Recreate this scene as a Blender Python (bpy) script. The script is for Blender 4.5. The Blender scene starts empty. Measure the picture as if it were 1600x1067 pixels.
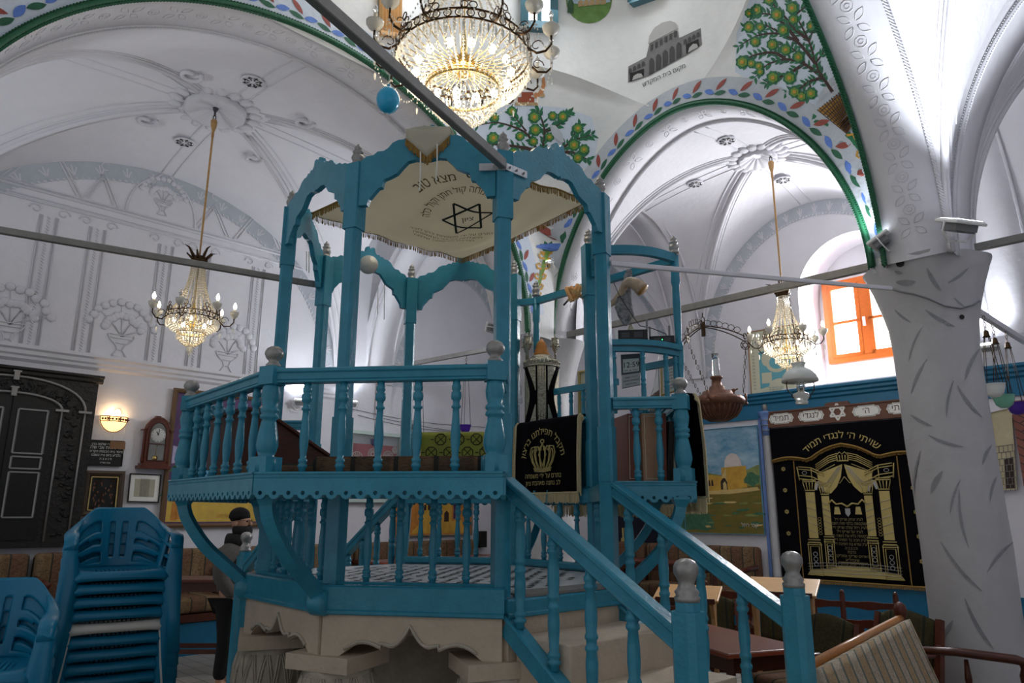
import bpy, bmesh, math, random
from mathutils import Vector, Matrix
from mathutils.bvhtree import BVHTree
from mathutils.geometry import tessellate_polygon, interpolate_bezier
from math import sin, cos, pi, sqrt, atan2, radians
random.seed(7)
scene = bpy.context.scene
COL = scene.collection
EYE = 1.55                       # camera height above the floor
FPX, PITCH, ROLL = 1127.6, 0.23139, 0.00318
S2 = math.sqrt(0.5)

# ---------- measuring: the line of sight through a point of the 1600x1067 photograph, met with a real plane of the room ----------
def ray(u, v):
    u -= 800; v = 533.5 - v
    u, v = u*cos(ROLL)+v*sin(ROLL), -u*sin(ROLL)+v*cos(ROLL)
    y = cos(PITCH)*FPX - sin(PITCH)*v; z = sin(PITCH)*FPX + cos(PITCH)*v
    return Vector((u/y, 1.0, z/y))
def atY(u, v, y):
    r = ray(u, v); return Vector((r.x*y, y, r.z*y+EYE))
def atZ(u, v, z):
    r = ray(u, v); y = (z-EYE)/r.z; return Vector((r.x*y, y, z))
def Q(a, b, z):                  # room coordinates (a towards the ark wall, b towards the left wall) -> world
    return Vector(((a-b)*S2, (a+b)*S2, z))
def R(p):                        # world -> room coordinates
    return Vector(((p.x+p.y)*S2, (p.y-p.x)*S2, p.z))
def onA(u, v, k):                # plane a = k : returns (b, z)
    r = ray(u, v); y = k/S2/(1+r.x); p = R(Vector((r.x*y, y, r.z*y+EYE))); return p.y, p.z
def onB(u, v, k):                # plane b = k : returns (a, z)
    r = ray(u, v); y = k/S2/(1-r.x); p = R(Vector((r.x*y, y, r.z*y+EYE))); return p.x, p.z
AZ = Vector((S2, S2, 0)); BZ = Vector((-S2, S2, 0)); UP = Vector((0, 0, 1))

# ---------- mesh builder ----------
class MB:
    def __init__(s): s.v = []; s.f = []; s.m = []; s.s = []
    def add(s, vs, fs, mi=0, sm=False):
        o = len(s.v); s.v += [Vector(p) for p in vs]
        for f in fs: s.f.append([i+o for i in f]); s.m.append(mi); s.s.append(sm)
        return s
    def box(s, c, d, rz=0, mi=0, M=None):
        vs = [Vector((x*d[0]/2, y*d[1]/2, z*d[2]/2)) for z in (-1, 1) for y in (-1, 1) for x in (-1, 1)]
        T = Matrix.Translation(Vector(c)) @ (M if M is not None else Matrix.Rotation(rz, 4, 'Z'))
        return s.add([T @ p for p in vs], [(0,2,3,1),(4,5,7,6),(0,1,5,4),(2,6,7,3),(0,4,6,2),(1,3,7,5)], mi)
    def beam(s, p, q, w, h, mi=0, up=UP, ch=0):
        p = Vector(p); q = Vector(q); t = (q-p).normalized()
        x = t.cross(up)
        if x.length < 1e-4: x = t.cross(Vector((1, 0, 0)))
        x.normalize(); y = x.cross(t)
        if ch: prof = [(-w/2+ch,-h/2),(w/2-ch,-h/2),(w/2,-h/2+ch),(w/2,h/2-ch),(w/2-ch,h/2),(-w/2+ch,h/2),(-w/2,h/2-ch),(-w/2,-h/2+ch)]
        else: prof = [(-w/2,-h/2),(w/2,-h/2),(w/2,h/2),(-w/2,h/2)]
        n = len(prof)
        vs = [p+x*a+y*b for a, b in prof]+[q+x*a+y*b for a, b in prof]
        fs = [tuple(range(n)), tuple(range(2*n-1, n-1, -1))]+[(i, i+n, (i+1) % n+n, (i+1) % n) for i in range(n)]
        return s.add(vs, fs, mi)
    def lathe(s, prof, c=(0,0,0), seg=12, mi=0, M=None, sm=True):
        T = Matrix.Translation(Vector(c)) @ (M if M is not None else Matrix.Identity(4))
        vs = []; fs = []
        for r, z in prof:
            for k in range(seg):
                a = 2*pi*k/seg; vs.append(T @ Vector((r*cos(a), r*sin(a), z)))
        for i in range(len(prof)-1):
            for k in range(seg):
                k2 = (k+1) % seg
                fs.append((i*seg+k, i*seg+k2, (i+1)*seg+k2, (i+1)*seg+k))
        if prof[0][0] > 1e-4: fs.append(tuple(range(seg-1, -1, -1)))
        if prof[-1][0] > 1e-4: fs.append(tuple((len(prof)-1)*seg+k for k in range(seg)))
        return s.add(vs, fs, mi, sm)
    def tube(s, path, r, seg=6, mi=0, closed=False, sm=True, sq=None, up=None):
        P = [Vector(p) for p in path]; n = len(P)
        rr = r if isinstance(r, (list, tuple)) else [r]*n
        vs = []; fs = []; ref = None
        for i in range(n):
            if closed: t = P[(i+1) % n]-P[i-1]
            else: t = P[min(i+1, n-1)]-P[max(i-1, 0)]
            if t.length < 1e-9: t = Vector((0, 0, 1))
            t.normalize()
            if up is not None: x = t.cross(Vector(up))
            elif ref is None:
                x = t.cross(UP)
                if x.length < .05: x = t.cross(Vector((1, 0, 0)))
            else: x = ref-t*ref.dot(t)
            if x.length < 1e-6: x = t.cross(Vector((.3, .5, .8)))
            x.normalize(); ref = x; y = x.cross(t)
            for k in range(seg):
                a = 2*pi*(k+.5)/seg
                if sq: vs.append(P[i]+x*cos(a)*rr[i]*sq[0]+y*sin(a)*rr[i]*sq[1])
                else: vs.append(P[i]+x*cos(a)*rr[i]+y*sin(a)*rr[i])
        for i in range(n if closed else n-1):
            j = (i+1) % n
            for k in range(seg):
                k2 = (k+1) % seg
                fs.append((i*seg+k, j*seg+k, j*seg+k2, i*seg+k2))
        if not closed: fs += [tuple(range(seg)), tuple((n-1)*seg+k for k in range(seg-1, -1, -1))]
        return s.add(vs, fs, mi, sm)
    def prism(s, poly, o, ux, uy, th, mi=0, both=True):
        o = Vector(o); ux = Vector(ux); uy = Vector(uy); nz = ux.cross(uy).normalized()
        n = len(poly)
        A = [o+ux*a+uy*b+nz*(th/2 if both else th) for a, b in poly]; B = [o+ux*a+uy*b-nz*(th/2 if both else 0) for a, b in poly]
        ar = sum(poly[i][0]*poly[(i+1) % n][1]-poly[(i+1) % n][0]*poly[i][1] for i in range(n))
        f1 = tuple(range(n)); f2 = tuple(range(2*n-1, n-1, -1)); sd = [(i, i+n, (i+1) % n+n, (i+1) % n) for i in range(n)]
        if ar < 0: f1 = f1[::-1]; f2 = f2[::-1]; sd = [f[::-1] for f in sd]
        return s.add(A+B, [f1, f2]+sd, mi)
    def grid(s, rows, mi=0, sm=True, cu=False):
        n = len(rows); m = len(rows[0]); vs = [p for r in rows for p in r]; fs = []
        for i in range(n-1):
            for j in range(m if cu else m-1):
                k = (j+1) % m
                fs.append((i*m+j, i*m+k, (i+1)*m+k, (i+1)*m+j))
        return s.add(vs, fs, mi, sm)
    def ball(s, c, r, seg=8, rings=5, mi=0, M=None):
        rx = r if isinstance(r, (tuple, list)) else (r, r, r)
        T = Matrix.Translation(Vector(c)) @ (M if M is not None else Matrix.Identity(4))
        vs = [T @ Vector((0, 0, -rx[2]))]; fs = []
        for i in range(1, rings):
            b = -pi/2+pi*i/rings
            for k in range(seg):
                a = 2*pi*k/seg; vs.append(T @ Vector((rx[0]*cos(a)*cos(b), rx[1]*sin(a)*cos(b), rx[2]*sin(b))))
        vs.append(T @ Vector((0, 0, rx[2]))); top = len(vs)-1
        for k in range(seg):
            k2 = (k+1) % seg
            fs.append((0, 1+k2, 1+k)); fs.append((top, 1+(rings-2)*seg+k, 1+(rings-2)*seg+k2))
            for i in range(rings-2): fs.append((1+i*seg+k, 1+i*seg+k2, 1+(i+1)*seg+k2, 1+(i+1)*seg+k))
        return s.add(vs, fs, mi, True)
    def bead(s, c, r, h, mi=0):
        c = Vector(c); vs = [c+Vector((0, 0, -h))]+[c+Vector((r*cos(a), r*sin(a), 0)) for a in (0, 2.094, 4.189)]+[c+Vector((0, 0, h))]
        return s.add(vs, [(0,2,1),(0,3,2),(0,1,3),(4,1,2),(4,2,3),(4,3,1)], mi, False)
    def merge(s, o, M=None, mi=None):
        off = len(s.v); s.v += [(M @ p if M is not None else p.copy()) for p in o.v]
        s.f += [[i+off for i in f] for f in o.f]; s.m += (o.m if mi is None else [mi]*len(o.m)); s.s += o.s
        return s
    def build(s, name, mats, parent=None, label=None, kind=None, cat=None, group=None, bevel=0, sub=0, solid=0):
        me = bpy.data.meshes.new(name)
        off = Vector((0, 0, 0)); p = parent
        while p is not None: off += p.location; p = p.parent
        me.from_pydata([tuple(v-off) for v in s.v], [], s.f)
        if not isinstance(mats, (list, tuple)): mats = [mats]
        for m in mats: me.materials.append(m)
        me.polygons.foreach_set('material_index', s.m)
        me.polygons.foreach_set('use_smooth', s.s)
        me.update()
        o = bpy.data.objects.new(name, me); COL.objects.link(o)
        if parent is not None: o.parent = parent
        if label: o['label'] = label
        if cat: o['category'] = cat
        if group: o['group'] = group
        if kind: o['kind'] = kind
        if solid:
            md = o.modifiers.new('thick', 'SOLIDIFY'); md.thickness = solid; md.offset = 0
        if bevel:
            md = o.modifiers.new('soft_edge', 'BEVEL'); md.width = bevel; md.segments = 2; md.limit_method = 'ANGLE'; md.angle_limit = .7
        if sub:
            md = o.modifiers.new('smooth', 'SUBSURF'); md.levels = sub; md.render_levels = sub
        return o
def thing(name, label, cat, loc=(0,0,0), group=None, rz=0):
    o = bpy.data.objects.new(name, None); COL.objects.link(o)
    o.empty_display_size = .05
    o.location = Vector(loc); o.rotation_euler = (0, 0, rz); o['label'] = label; o['category'] = cat
    if group: o['group'] = group
    return o
KIDS = {}
def dup(root, loc, rz=0, label=None, group=None, swap=None):
    def cp(o, par):
        c = o.copy(); COL.objects.link(c)
        if par is not None: c.parent = par
        if swap and c.type == 'MESH' and c.data.materials and c.data.materials[0] in swap:
            c.material_slots[0].link = 'OBJECT'; c.material_slots[0].material = swap[c.data.materials[0]]
        for ch in [k for k in o.children]: cp(ch, c)
        return c
    r = cp(root, None); r.location = Vector(loc); r.rotation_euler = (0, 0, rz)
    if label: r['label'] = label
    if group: r['group'] = group
    return r

# ---------- materials ----------
def lin(c):
    return tuple(((x/255)/12.92 if x/255 <= .04045 else ((x/255+.055)/1.055)**2.4) for x in c)+(1,)
MATS = {}
def mat(name, col, rough=.5, metal=0, var=0, vs=6, bump=0, bs=40, spec=.5, trans=0, emis=None, es=0, coat=0, alpha=1, ior=1.45, col2=None, stretch=None):
    m = bpy.data.materials.new(name); m.use_nodes = True; nt = m.node_tree; b = nt.nodes['Principled BSDF']
    c = lin(col); b.inputs['Base Color'].default_value = c
    b.inputs['Roughness'].default_value = rough; b.inputs['Metallic'].default_value = metal
    b.inputs['Specular IOR Level'].default_value = spec; b.inputs['Transmission Weight'].default_value = trans
    b.inputs['Coat Weight'].default_value = coat; b.inputs['Alpha'].default_value = alpha; b.inputs['IOR'].default_value = ior
    if emis: b.inputs['Emission Color'].default_value = lin(emis); b.inputs['Emission Strength'].default_value = es
    tc = nt.nodes.new('ShaderNodeTexCoord')
    vec = tc.outputs['Object']
    if stretch:
        mp = nt.nodes.new('ShaderNodeMapping'); mp.inputs['Scale'].default_value = stretch; nt.links.new(vec, mp.inputs['Vector']); vec = mp.outputs['Vector']
    if var or col2:
        n = nt.nodes.new('ShaderNodeTexNoise'); n.inputs['Scale'].default_value = vs; n.inputs['Detail'].default_value = 6; n.inputs['Roughness'].default_value = .65
        nt.links.new(vec, n.inputs['Vector'])
        rp = nt.nodes.new('ShaderNodeValToRGB'); rp.color_ramp.elements[0].position = .3; rp.color_ramp.elements[1].position = .7
        if col2: c0, c1 = c, lin(col2)
        else: c0 = tuple(max(0, x*(1-var)) for x in c[:3])+(1,); c1 = tuple(min(1, x*(1+var)) for x in c[:3])+(1,)
        rp.color_ramp.elements[0].color = c0; rp.color_ramp.elements[1].color = c1
        nt.links.new(n.outputs['Fac'], rp.inputs['Fac']); nt.links.new(rp.outputs['Color'], b.inputs['Base Color'])
    if bump:
        n2 = nt.nodes.new('ShaderNodeTexNoise'); n2.inputs['Scale'].default_value = bs; n2.inputs['Detail'].default_value = 4
        nt.links.new(vec, n2.inputs['Vector'])
        bp = nt.nodes.new('ShaderNodeBump'); bp.inputs['Strength'].default_value = bump; bp.inputs['Distance'].default_value = .02
        nt.links.new(n2.outputs['Fac'], bp.inputs['Height']); nt.links.new(bp.outputs['Normal'], b.inputs['Normal'])
    MATS[name] = m
    return m
def stripes(name, cols, scale, axis='X', rough=.9, motif=None, bump=.15):
    """woven cloth: stripes repeated along one object axis, with a scrolled motif inside them"""
    m = bpy.data.materials.new(name); m.use_nodes = True; nt = m.node_tree; b = nt.nodes['Principled BSDF']
    b.inputs['Roughness'].default_value = rough; b.inputs['Specular IOR Level'].default_value = .15
    tc = nt.nodes.new('ShaderNodeTexCoord'); sp = nt.nodes.new('ShaderNodeSeparateXYZ'); nt.links.new(tc.outputs['Object'], sp.inputs['Vector'])
    mu = nt.nodes.new('ShaderNodeMath'); mu.operation = 'MULTIPLY'; mu.inputs[1].default_value = scale; nt.links.new(sp.outputs[axis], mu.inputs[0])
    fr = nt.nodes.new('ShaderNodeMath'); fr.operation = 'FRACT'; nt.links.new(mu.outputs[0], fr.inputs[0])
    rp = nt.nodes.new('ShaderNodeValToRGB'); rp.color_ramp.interpolation = 'CONSTANT'
    el = rp.color_ramp.elements
    el[0].position = 0; el[0].color = lin(cols[0][1]); el[1].position = cols[1][0]; el[1].color = lin(cols[1][1])
    for p, c in cols[2:]:
        e = el.new(p); e.color = lin(c)
    nt.links.new(fr.outputs[0], rp.inputs['Fac'])
    out = rp.outputs['Color']
    if motif:
        n = nt.nodes.new('ShaderNodeTexVoronoi'); n.feature = 'DISTANCE_TO_EDGE'; n.inputs['Scale'].default_value = motif[1]
        ns = nt.nodes.new('ShaderNodeTexNoise'); ns.inputs['Scale'].default_value = motif[1]*.8
        mx0 = nt.nodes.new('ShaderNodeMix'); mx0.data_type = 'VECTOR'; mx0.inputs['Factor'].default_value = .12
        nt.links.new(tc.outputs['Object'], mx0.inputs['A']); nt.links.new(ns.outputs['Color'], mx0.inputs['B']); nt.links.new(mx0.outputs['Result'], n.inputs['Vector'])
        r2 = nt.nodes.new('ShaderNodeValToRGB'); r2.color_ramp.elements[0].position = .04; r2.color_ramp.elements[0].color = (1,1,1,1); r2.color_ramp.elements[1].position = .1; r2.color_ramp.elements[1].color = (0,0,0,1)
        nt.links.new(n.outputs['Distance'], r2.inputs['Fac'])
        m3 = nt.nodes.new('ShaderNodeMath'); m3.operation = 'MULTIPLY'; m3.inputs[1].default_value = .6; nt.links.new(r2.outputs['Color'], m3.inputs[0])
        mx = nt.nodes.new('ShaderNodeMix'); mx.data_type = 'RGBA'; nt.links.new(m3.outputs[0], mx.inputs['Factor']); nt.links.new(out, mx.inputs['A']); mx.inputs['B'].default_value = lin(motif[0])
        out = mx.outputs['Result']
    nt.links.new(out, b.inputs['Base Color'])
    MATS[name] = m
    return m
M_plaster = mat('white_plaster', (222,221,226), .75, var=.035, vs=3, bump=.22, bs=14, spec=.25)
M_relief = mat('plaster_relief', (214,213,218), .75, bump=.1, bs=60, spec=.2)
M_greyband = mat('grey_painted_plaster', (186,192,199), .8, var=.06, vs=9, bump=.2, bs=25, spec=.2)
M_pendent = mat('painted_plaster', (203,213,226), .7, var=.04, vs=5, bump=.15, bs=18, spec=.25)
M_domeplaster = mat('dome_plaster', (214,216,216), .75, bump=.2, bs=12, spec=.2, col2=(232,232,230), vs=1.6)
M_blue = mat('blue_gloss_paint', (54,138,162), .25, var=.13, vs=9, bump=.12, bs=55, spec=.5)
M_bluedk = mat('blue_wall_paint', (20,106,142), .45, var=.08, vs=7, bump=.1, bs=30)
M_silver = mat('silver_paint', (158,156,152), .38, metal=.55, var=.15, vs=30, bump=.1, bs=80)
M_green = mat('green_paint', (30,92,62), .55, var=.25, vs=40)
M_leafg = mat('leaf_green_paint', (38,96,70), .6, var=.2, vs=30)
M_leafr = mat('leaf_red_paint', (150,72,62), .6, var=.15, vs=30)
M_leafb = mat('leaf_blue_paint', (92,128,205), .6, var=.15, vs=30)
M_treeg = mat('tree_green_paint', (36,110,72), .6, var=.25, vs=35)
M_branch = mat('branch_paint', (66,44,40), .7)
M_yellow = mat('yellow_paint', (196,146,52), .6, var=.1, vs=60)
M_limeg = mat('lime_paint', (112,146,56), .6)
M_wood = mat('dark_brown_wood', (78,38,24), .35, var=.25, vs=5, stretch=(2,2,14), bump=.05, bs=30)
M_woodred = mat('mahogany_wood', (92,44,30), .3, var=.2, vs=6, stretch=(10,2,2))
M_woodlight = mat('light_pine_wood', (205,160,105), .35, var=.12, vs=4, stretch=(2,14,2))
M_tabletop = mat('brown_laminate', (128,84,72), .28, var=.06, vs=20)
M_tableedge = mat('reddish_wood_edge', (150,74,48), .35, var=.1, vs=10)
M_black = mat('black_paint', (24,23,22), .4, var=.15, vs=20, bump=.1, bs=50)
M_blackwood = mat('black_carved_wood', (30,27,25), .5, var=.3, vs=22, bump=.5, bs=28)
M_velvet = mat('black_velvet', (13,12,17), .95, var=.3, vs=12, spec=.1)
M_gold = mat('gold_thread', (196,178,112), .55, metal=.25, var=.15, vs=120, bump=.3, bs=160)
M_cream = mat('cream_fringe', (206,190,150), .85, var=.15, vs=80)
M_goldfr = mat('gold_fringe', (150,118,58), .8, var=.25, vs=90)
M_cloth = mat('cream_canopy_cloth', (226,220,200), .9, var=.03, vs=4, bump=.15, bs=9, spec=.1)
nt = M_cloth.node_tree; tr_ = nt.nodes.new('ShaderNodeBsdfTranslucent'); tr_.inputs['Color'].default_value = lin((232,228,216)); ms_ = nt.nodes.new('ShaderNodeMixShader'); ms_.inputs[0].default_value = .44
nt.links.new(nt.nodes['Principled BSDF'].outputs[0], ms_.inputs[1]); nt.links.new(tr_.outputs[0], ms_.inputs[2]); nt.links.new(ms_.outputs[0], nt.nodes['Material Output'].inputs['Surface'])
M_stone = mat('beige_limestone', (196,180,158), .75, var=.1, vs=7, bump=.25, bs=45)
M_stonecap = mat('carved_stone', (186,176,158), .75, var=.15, vs=12, bump=.35, bs=40)
M_iron = mat('galvanised_bar', (140,138,134), .45, metal=.5, var=.12, vs=14)
M_white = mat('white_enamel', (235,235,232), .35)
M_grey = mat('grey_plastic', (128,130,132), .5)
M_dkgrey = mat('dark_grey_metal', (70,71,74), .5, metal=.3)
M_bronze = mat('dark_bronze', (70,52,34), .35, metal=.85, var=.2, vs=40)
M_brass = mat('polished_brass', (200,172,110), .22, metal=.95)
M_antique = mat('worn_gilt_rod', (186,146,92), .5, metal=.3, var=.15, vs=30)
M_copper = mat('aged_copper', (120,84,68), .45, metal=.6, var=.3, vs=26, bump=.35, bs=40)
M_crystal = mat('cut_crystal', (255,252,242), .08, trans=.35, spec=.8, ior=1.5)
M_crystald = mat('smoky_crystal', (232,222,196), .1, trans=.35, spec=.8, ior=1.5)
M_frost = mat('frosted_glass_cup', (235,232,222), .35, trans=.35)
M_candle = mat('ivory_candle_sleeve', (240,232,210), .5)
M_bulb = mat('lit_bulb', (255,240,215), .3, emis=(255,238,212), es=15)
M_bulboff = mat('clear_bulb', (230,230,228), .1, trans=.7)
M_glass = mat('clear_glass', (245,250,250), .03, trans=.95, ior=1.3)
M_purple = mat('purple_glass', (84,40,170), .08, trans=.35, spec=.8)
M_greengl = mat('green_glass', (150,205,185), .08, trans=.6, spec=.8)
M_opal = mat('opal_glass', (228,232,228), .18, trans=.25, spec=.6)
M_daypane = mat('daylit_window_pane', (255,255,255), .3, emis=(250,252,255), es=7.0)
M_skypane = mat('sky_lit_pane', (255,255,255), .3, emis=(240,247,255), es=9.0)
M_orange = mat('orange_varnished_wood', (205,104,40), .35, var=.12, vs=8, stretch=(3,3,12))
M_teal = mat('teal_window_paint', (70,110,122), .5)
M_bluechair = mat('blue_plastic', (12,116,152), .32, var=.06, vs=12, spec=.5)
M_whitechair = mat('white_plastic', (214,210,200), .38, var=.05, vs=12)
M_skin = mat('skin', (186,140,114), .55, var=.06, vs=20)
M_hair = mat('black_hair', (18,15,14), .7, var=.3, vs=60, bump=.5, bs=120)
M_jacket = mat('grey_wool_jacket', (92,88,84), .95, var=.1, vs=60, bump=.3, bs=150)
M_trouser = mat('black_trousers', (20,20,22), .9)
M_brick = None
M_paper = mat('aged_paper', (214,206,180), .8, var=.08, vs=20)
M_whitepaper = mat('white_card', (232,232,226), .75)
M_ink = mat('black_ink', (28,27,26), .7)
M_inkbrown = mat('brown_thread', (112,84,46), .8)
M_inkdark = mat('dark_green_thread', (36,42,38), .8)
M_balloon = mat('blue_balloon_rubber', (30,170,215), .22, var=.03, vs=2, spec=.5, coat=.3)
M_horn = mat('ram_horn', (150,116,90), .35, var=.45, vs=9, col2=(222,198,170))
M_scarf = mat('grey_patterned_scarf', (84,84,88), .9, col2=(170,170,172), vs=34, bump=.3)
M_orangecloth = mat('orange_striped_cloth', (226,140,52), .85, col2=(246,206,150), vs=9)
M_string = mat('white_cord', (236,234,226), .8)
M_chrome = mat('tarnished_silver', (170,166,148), .25, metal=.9, var=.25, vs=60, bump=.6, bs=70)
M_floor = mat('stone_floor', (150,146,138), .45, var=.15, vs=3)
# ---------- lettering ----------
TXT = {}
def text2d(s, rtl=True):
    k = (s, rtl)
    if k in TXT: return TXT[k]
    cu = bpy.data.curves.new('lettering', 'FONT'); cu.body = s[::-1] if rtl else s
    cu.size = 1; cu.resolution_u = 2; cu.align_x = 'CENTER'; cu.fill_mode = 'FRONT'
    o = bpy.data.objects.new('lettering', cu); COL.objects.link(o)
    dg = bpy.context.evaluated_depsgraph_get(); c = o.to_curve(dg); outer = []; holes = []; both = []
    for sp in c.splines:                 # each stroke of a letter is filled by itself, the strokes of this script overlap
        P = []; bp = sp.bezier_points; n = len(bp)
        for i in range(n):
            a, b = bp[i], bp[(i+1) % n]
            P += [a.co.copy()] if a.handle_right_type == 'VECTOR' and b.handle_left_type == 'VECTOR' else interpolate_bezier(a.co, a.handle_right, b.handle_left, b.co, 4)[:-1]
        ar = sum(P[i].x*P[i-1].y-P[i-1].x*P[i].y for i in range(len(P)))
        both.append((ar, P))
    sg_ = 1 if max(both, key=lambda t: abs(t[0]), default=(1, 0))[0] > 0 else -1
    for ar, P in both: (outer if ar*sg_ > 0 else holes).append(P)
    o.to_curve_clear(); bpy.data.objects.remove(o); bpy.data.curves.remove(cu)
    vs = []; fs = []
    for P in outer:
        x0, x1, y0, y1 = min(p.x for p in P), max(p.x for p in P), min(p.y for p in P), max(p.y for p in P)
        L = [P]+[h for h in holes if all(x0 <= p.x <= x1 and y0 <= p.y <= y1 for p in h)]
        b = len(vs); vs += [(p.x, p.y) for q in L for p in q]; fs += [tuple(i+b for i in t) for t in tessellate_polygon(L)]
    TXT[k] = (vs, fs); return TXT[k]
def letter(mb, s, fn, size, mi=0, rtl=True, wide=1.0):
    vs, fs = text2d(s, rtl)
    if vs: mb.add([fn(x*size*wide, y*size) for x, y in vs], fs, mi)
def flat(o, ux, uy):
    o = Vector(o); ux = Vector(ux).normalized(); uy = Vector(uy).normalized()
    return lambda x, y: o+ux*x+uy*y
def arc_fn(o, ux, uy, rad, a0=0.0):      # letters set round a circle, feet to the centre
    o = Vector(o)
    def f(x, y):
        t = a0-x/rad+pi/2
        return o+ux*(cos(t)*(rad+y))+uy*(sin(t)*(rad+y))
    return f
def star(mb, c, ux, uy, r, w, mi=0, th=.004, rot=0):
    c = Vector(c)
    for t in (0, 1):
        P = [c+ux*r*cos(pi/2+rot+t*pi/3+k*2*pi/3)+uy*r*sin(pi/2+rot+t*pi/3+k*2*pi/3) for k in range(3)]
        for k in range(3): mb.beam(P[k], P[(k+1) % 3], th, w, mi, up=(P[(k+1) % 3]-P[k]).cross(ux.cross(uy)))

# ---------- the room ----------
NTRIM = [0]
def trim(mb, m, name=None, **kw):
    NTRIM[0] += 1
    return mb.build(name or 'trim_%d' % NTRIM[0], m, kind='structure', **kw)
LEFTB, ARKA, RIGHTB = 9.2, 9.3, -1.7
class Arch:
    def __init__(s, axis, k, c, a, zs, r, p=2.0): s.axis, s.k, s.c, s.a, s.zs, s.r, s.p = axis, k, c, a, zs, r, p
    def dz(s, th):
        ct, st = cos(th), sin(th)
        return s.c+math.copysign(abs(ct)**(2/s.p), ct)*s.a, s.zs+max(st, 0)**(2/s.p)*s.r
    def pt(s, th, off=0, w=0):
        d, z = s.dz(th)
        if off:
            e = 1e-3; d1, z1 = s.dz(max(th-e, 1e-4)); d2, z2 = s.dz(min(th+e, pi-1e-4)); t = Vector((d2-d1, z2-z1)).normalized()
            d += t.y*off; z -= t.x*off
        return Q(d, s.k+w, z) if s.axis == 'b' else Q(s.k+w, d, z)
AL = Arch('b', 5.30, 2.90, 2.63, 3.45, 2.30)            # long arch on the left
AR = Arch('a', 6.05, 3.63, 1.75, 3.50, 2.17, 1.85)       # short arch towards the ark wall
AN = Arch('b', 1.742, 3.05, 2.85, 3.45, 2.30)           # long arch the camera looks through
AF = Arch('a', -0.25, 3.63, 1.75, 3.50, 2.17, 1.85)
TH = [pi*i/48 for i in range(49)]
def band(A, w0, w1, drop=0.0, name=None, m=None):
    mb = MB(); rows = [[], [], [], []]
    for t in TH:
        rows[0].append(A.pt(t, .14, w0)); rows[1].append(A.pt(t, -drop, w0)); rows[2].append(A.pt(t, -drop, w1)); rows[3].append(A.pt(t, .14, w1))
    mb.grid(rows, 0, True)
    o = trim(mb, m or M_plaster); return o
def rope(A, off, w, r, m, seg=5):
    mb = MB(); n = 150; path = []
    for i in range(n+1): path.append(A.pt(pi*i/n, off, w))
    mb.tube(path, r, seg, 0)
    # the twist of the cord
    for i in range(0, n*2):
        t = pi*(i+.5)/(n*2); p = A.pt(t, off, w); q = A.pt(min(t+.008, pi), off, w); d = (q-p)
        if d.length < 1e-6: continue
        d.normalize(); s = d.cross(AZ if A.axis == 'a' else BZ).normalized(); k = AZ if A.axis == 'a' else BZ
        mb.beam(p-d*r*.9+s*r*.9-k*r*.6, p+d*r*.9+s*r*.9+k*r*.6, r*.5, r*.5, 0)
        mb.beam(p-d*r*.9-s*r*.9+k*r*.6, p+d*r*.9-s*r*.9-k*r*.6, r*.5, r*.5, 0)
    return trim(mb, m)
def soffit_flowers(A, w0, w1, th0, th1, n, r=.0045):
    mb = MB(); wm = (w0+w1)/2; hw = abs(w1-w0)/2
    L = sum((A.pt(th0+(th1-th0)*(i+1)/40)-A.pt(th0+(th1-th0)*i/40)).length for i in range(40)); per = L/n
    sq = hw*.95
    for i in range(n):
        t0 = th0+(th1-th0)*(i+.5)/n; k = (th1-th0)/L
        for j in range(4):
            a = pi/4+j*pi/2; pts = []
            for q in range(9):
                u = q/8 if q <= 4 else (8-q)/8
                s = (1 if q <= 4 else -1)*.22*sin(pi*u*2) if q not in (0, 4, 8) else 0
                rad = .2+u*1.7
                x = (cos(a)*rad-sin(a)*s)*sq*.55; y = (sin(a)*rad+cos(a)*s)*sq*.55
                pts.append(A.pt(t0+x*k, 0.0, wm+y))
            mb.tube(pts, r, 4, 0)
        mb.tube([A.pt(t0+(per/2+.045*cos(b))*k, 0, wm+.045*sin(b)) for b in [pi*c/4 for c in range(8)]], r, 4, 0, closed=True)
        mb.tube([A.pt(t0+(per/2+.02*cos(b))*k, 0, wm+.02*sin(b)) for b in [pi*c/3 for c in range(6)]], r, 4, 0, closed=True)
    return trim(mb, M_relief)

# pendentives and dome over the bimah
def bez(p, c, q, n): return [p*(1-t)**2+c*2*t*(1-t)+q*t*t for t in [i/n for i in range(n+1)]]
def pend(A, B, sa, sb, ca, cb):   # A: arch with axis b (runs along a), B: arch with axis a (runs along b)
    rows = []
    for i in range(29):
        z = 3.45+(5.668-3.45)*sin(pi/2*i/28)
        da = A.a*(max(0, 1-(max(0, z-A.zs)/A.r)**A.p))**(1/A.p); db = B.a*(max(0, 1-(max(0, z-B.zs)/B.r)**B.p))**(1/B.p)
        p = Q(A.c+sa*da, A.k, z); q = Q(B.k, B.c+sb*db, z); c = Q(B.k, A.k, z)
        if i == 28: p = Q(A.c, A.k, z); q = Q(B.k, B.c, z)
        rows.append([x+UP*(.75*(i/28)**3*sin(pi*k/20)**1.2) for k, x in enumerate(bez(p, c, q, 20))])
    return rows
dome = MB()
Pb = pend(AL, AR, 1, 1, 1, 1); Pr = pend(AN, AR, 1, -1, 1, 1); Pl = pend(AL, AF, -1, 1, 1, 1); Pn = pend(AN, AF, -1, -1, 1, 1)
for P in (Pb, Pr, Pl, Pn): dome.grid(P, 0, True)
ring = Pb[-1]+list(reversed(Pr[-1]))[1:]+Pn[-1][1:]+list(reversed(Pl[-1]))[1:-1]
cen = Q(2.95, 3.58, 0)
rows = []
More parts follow.
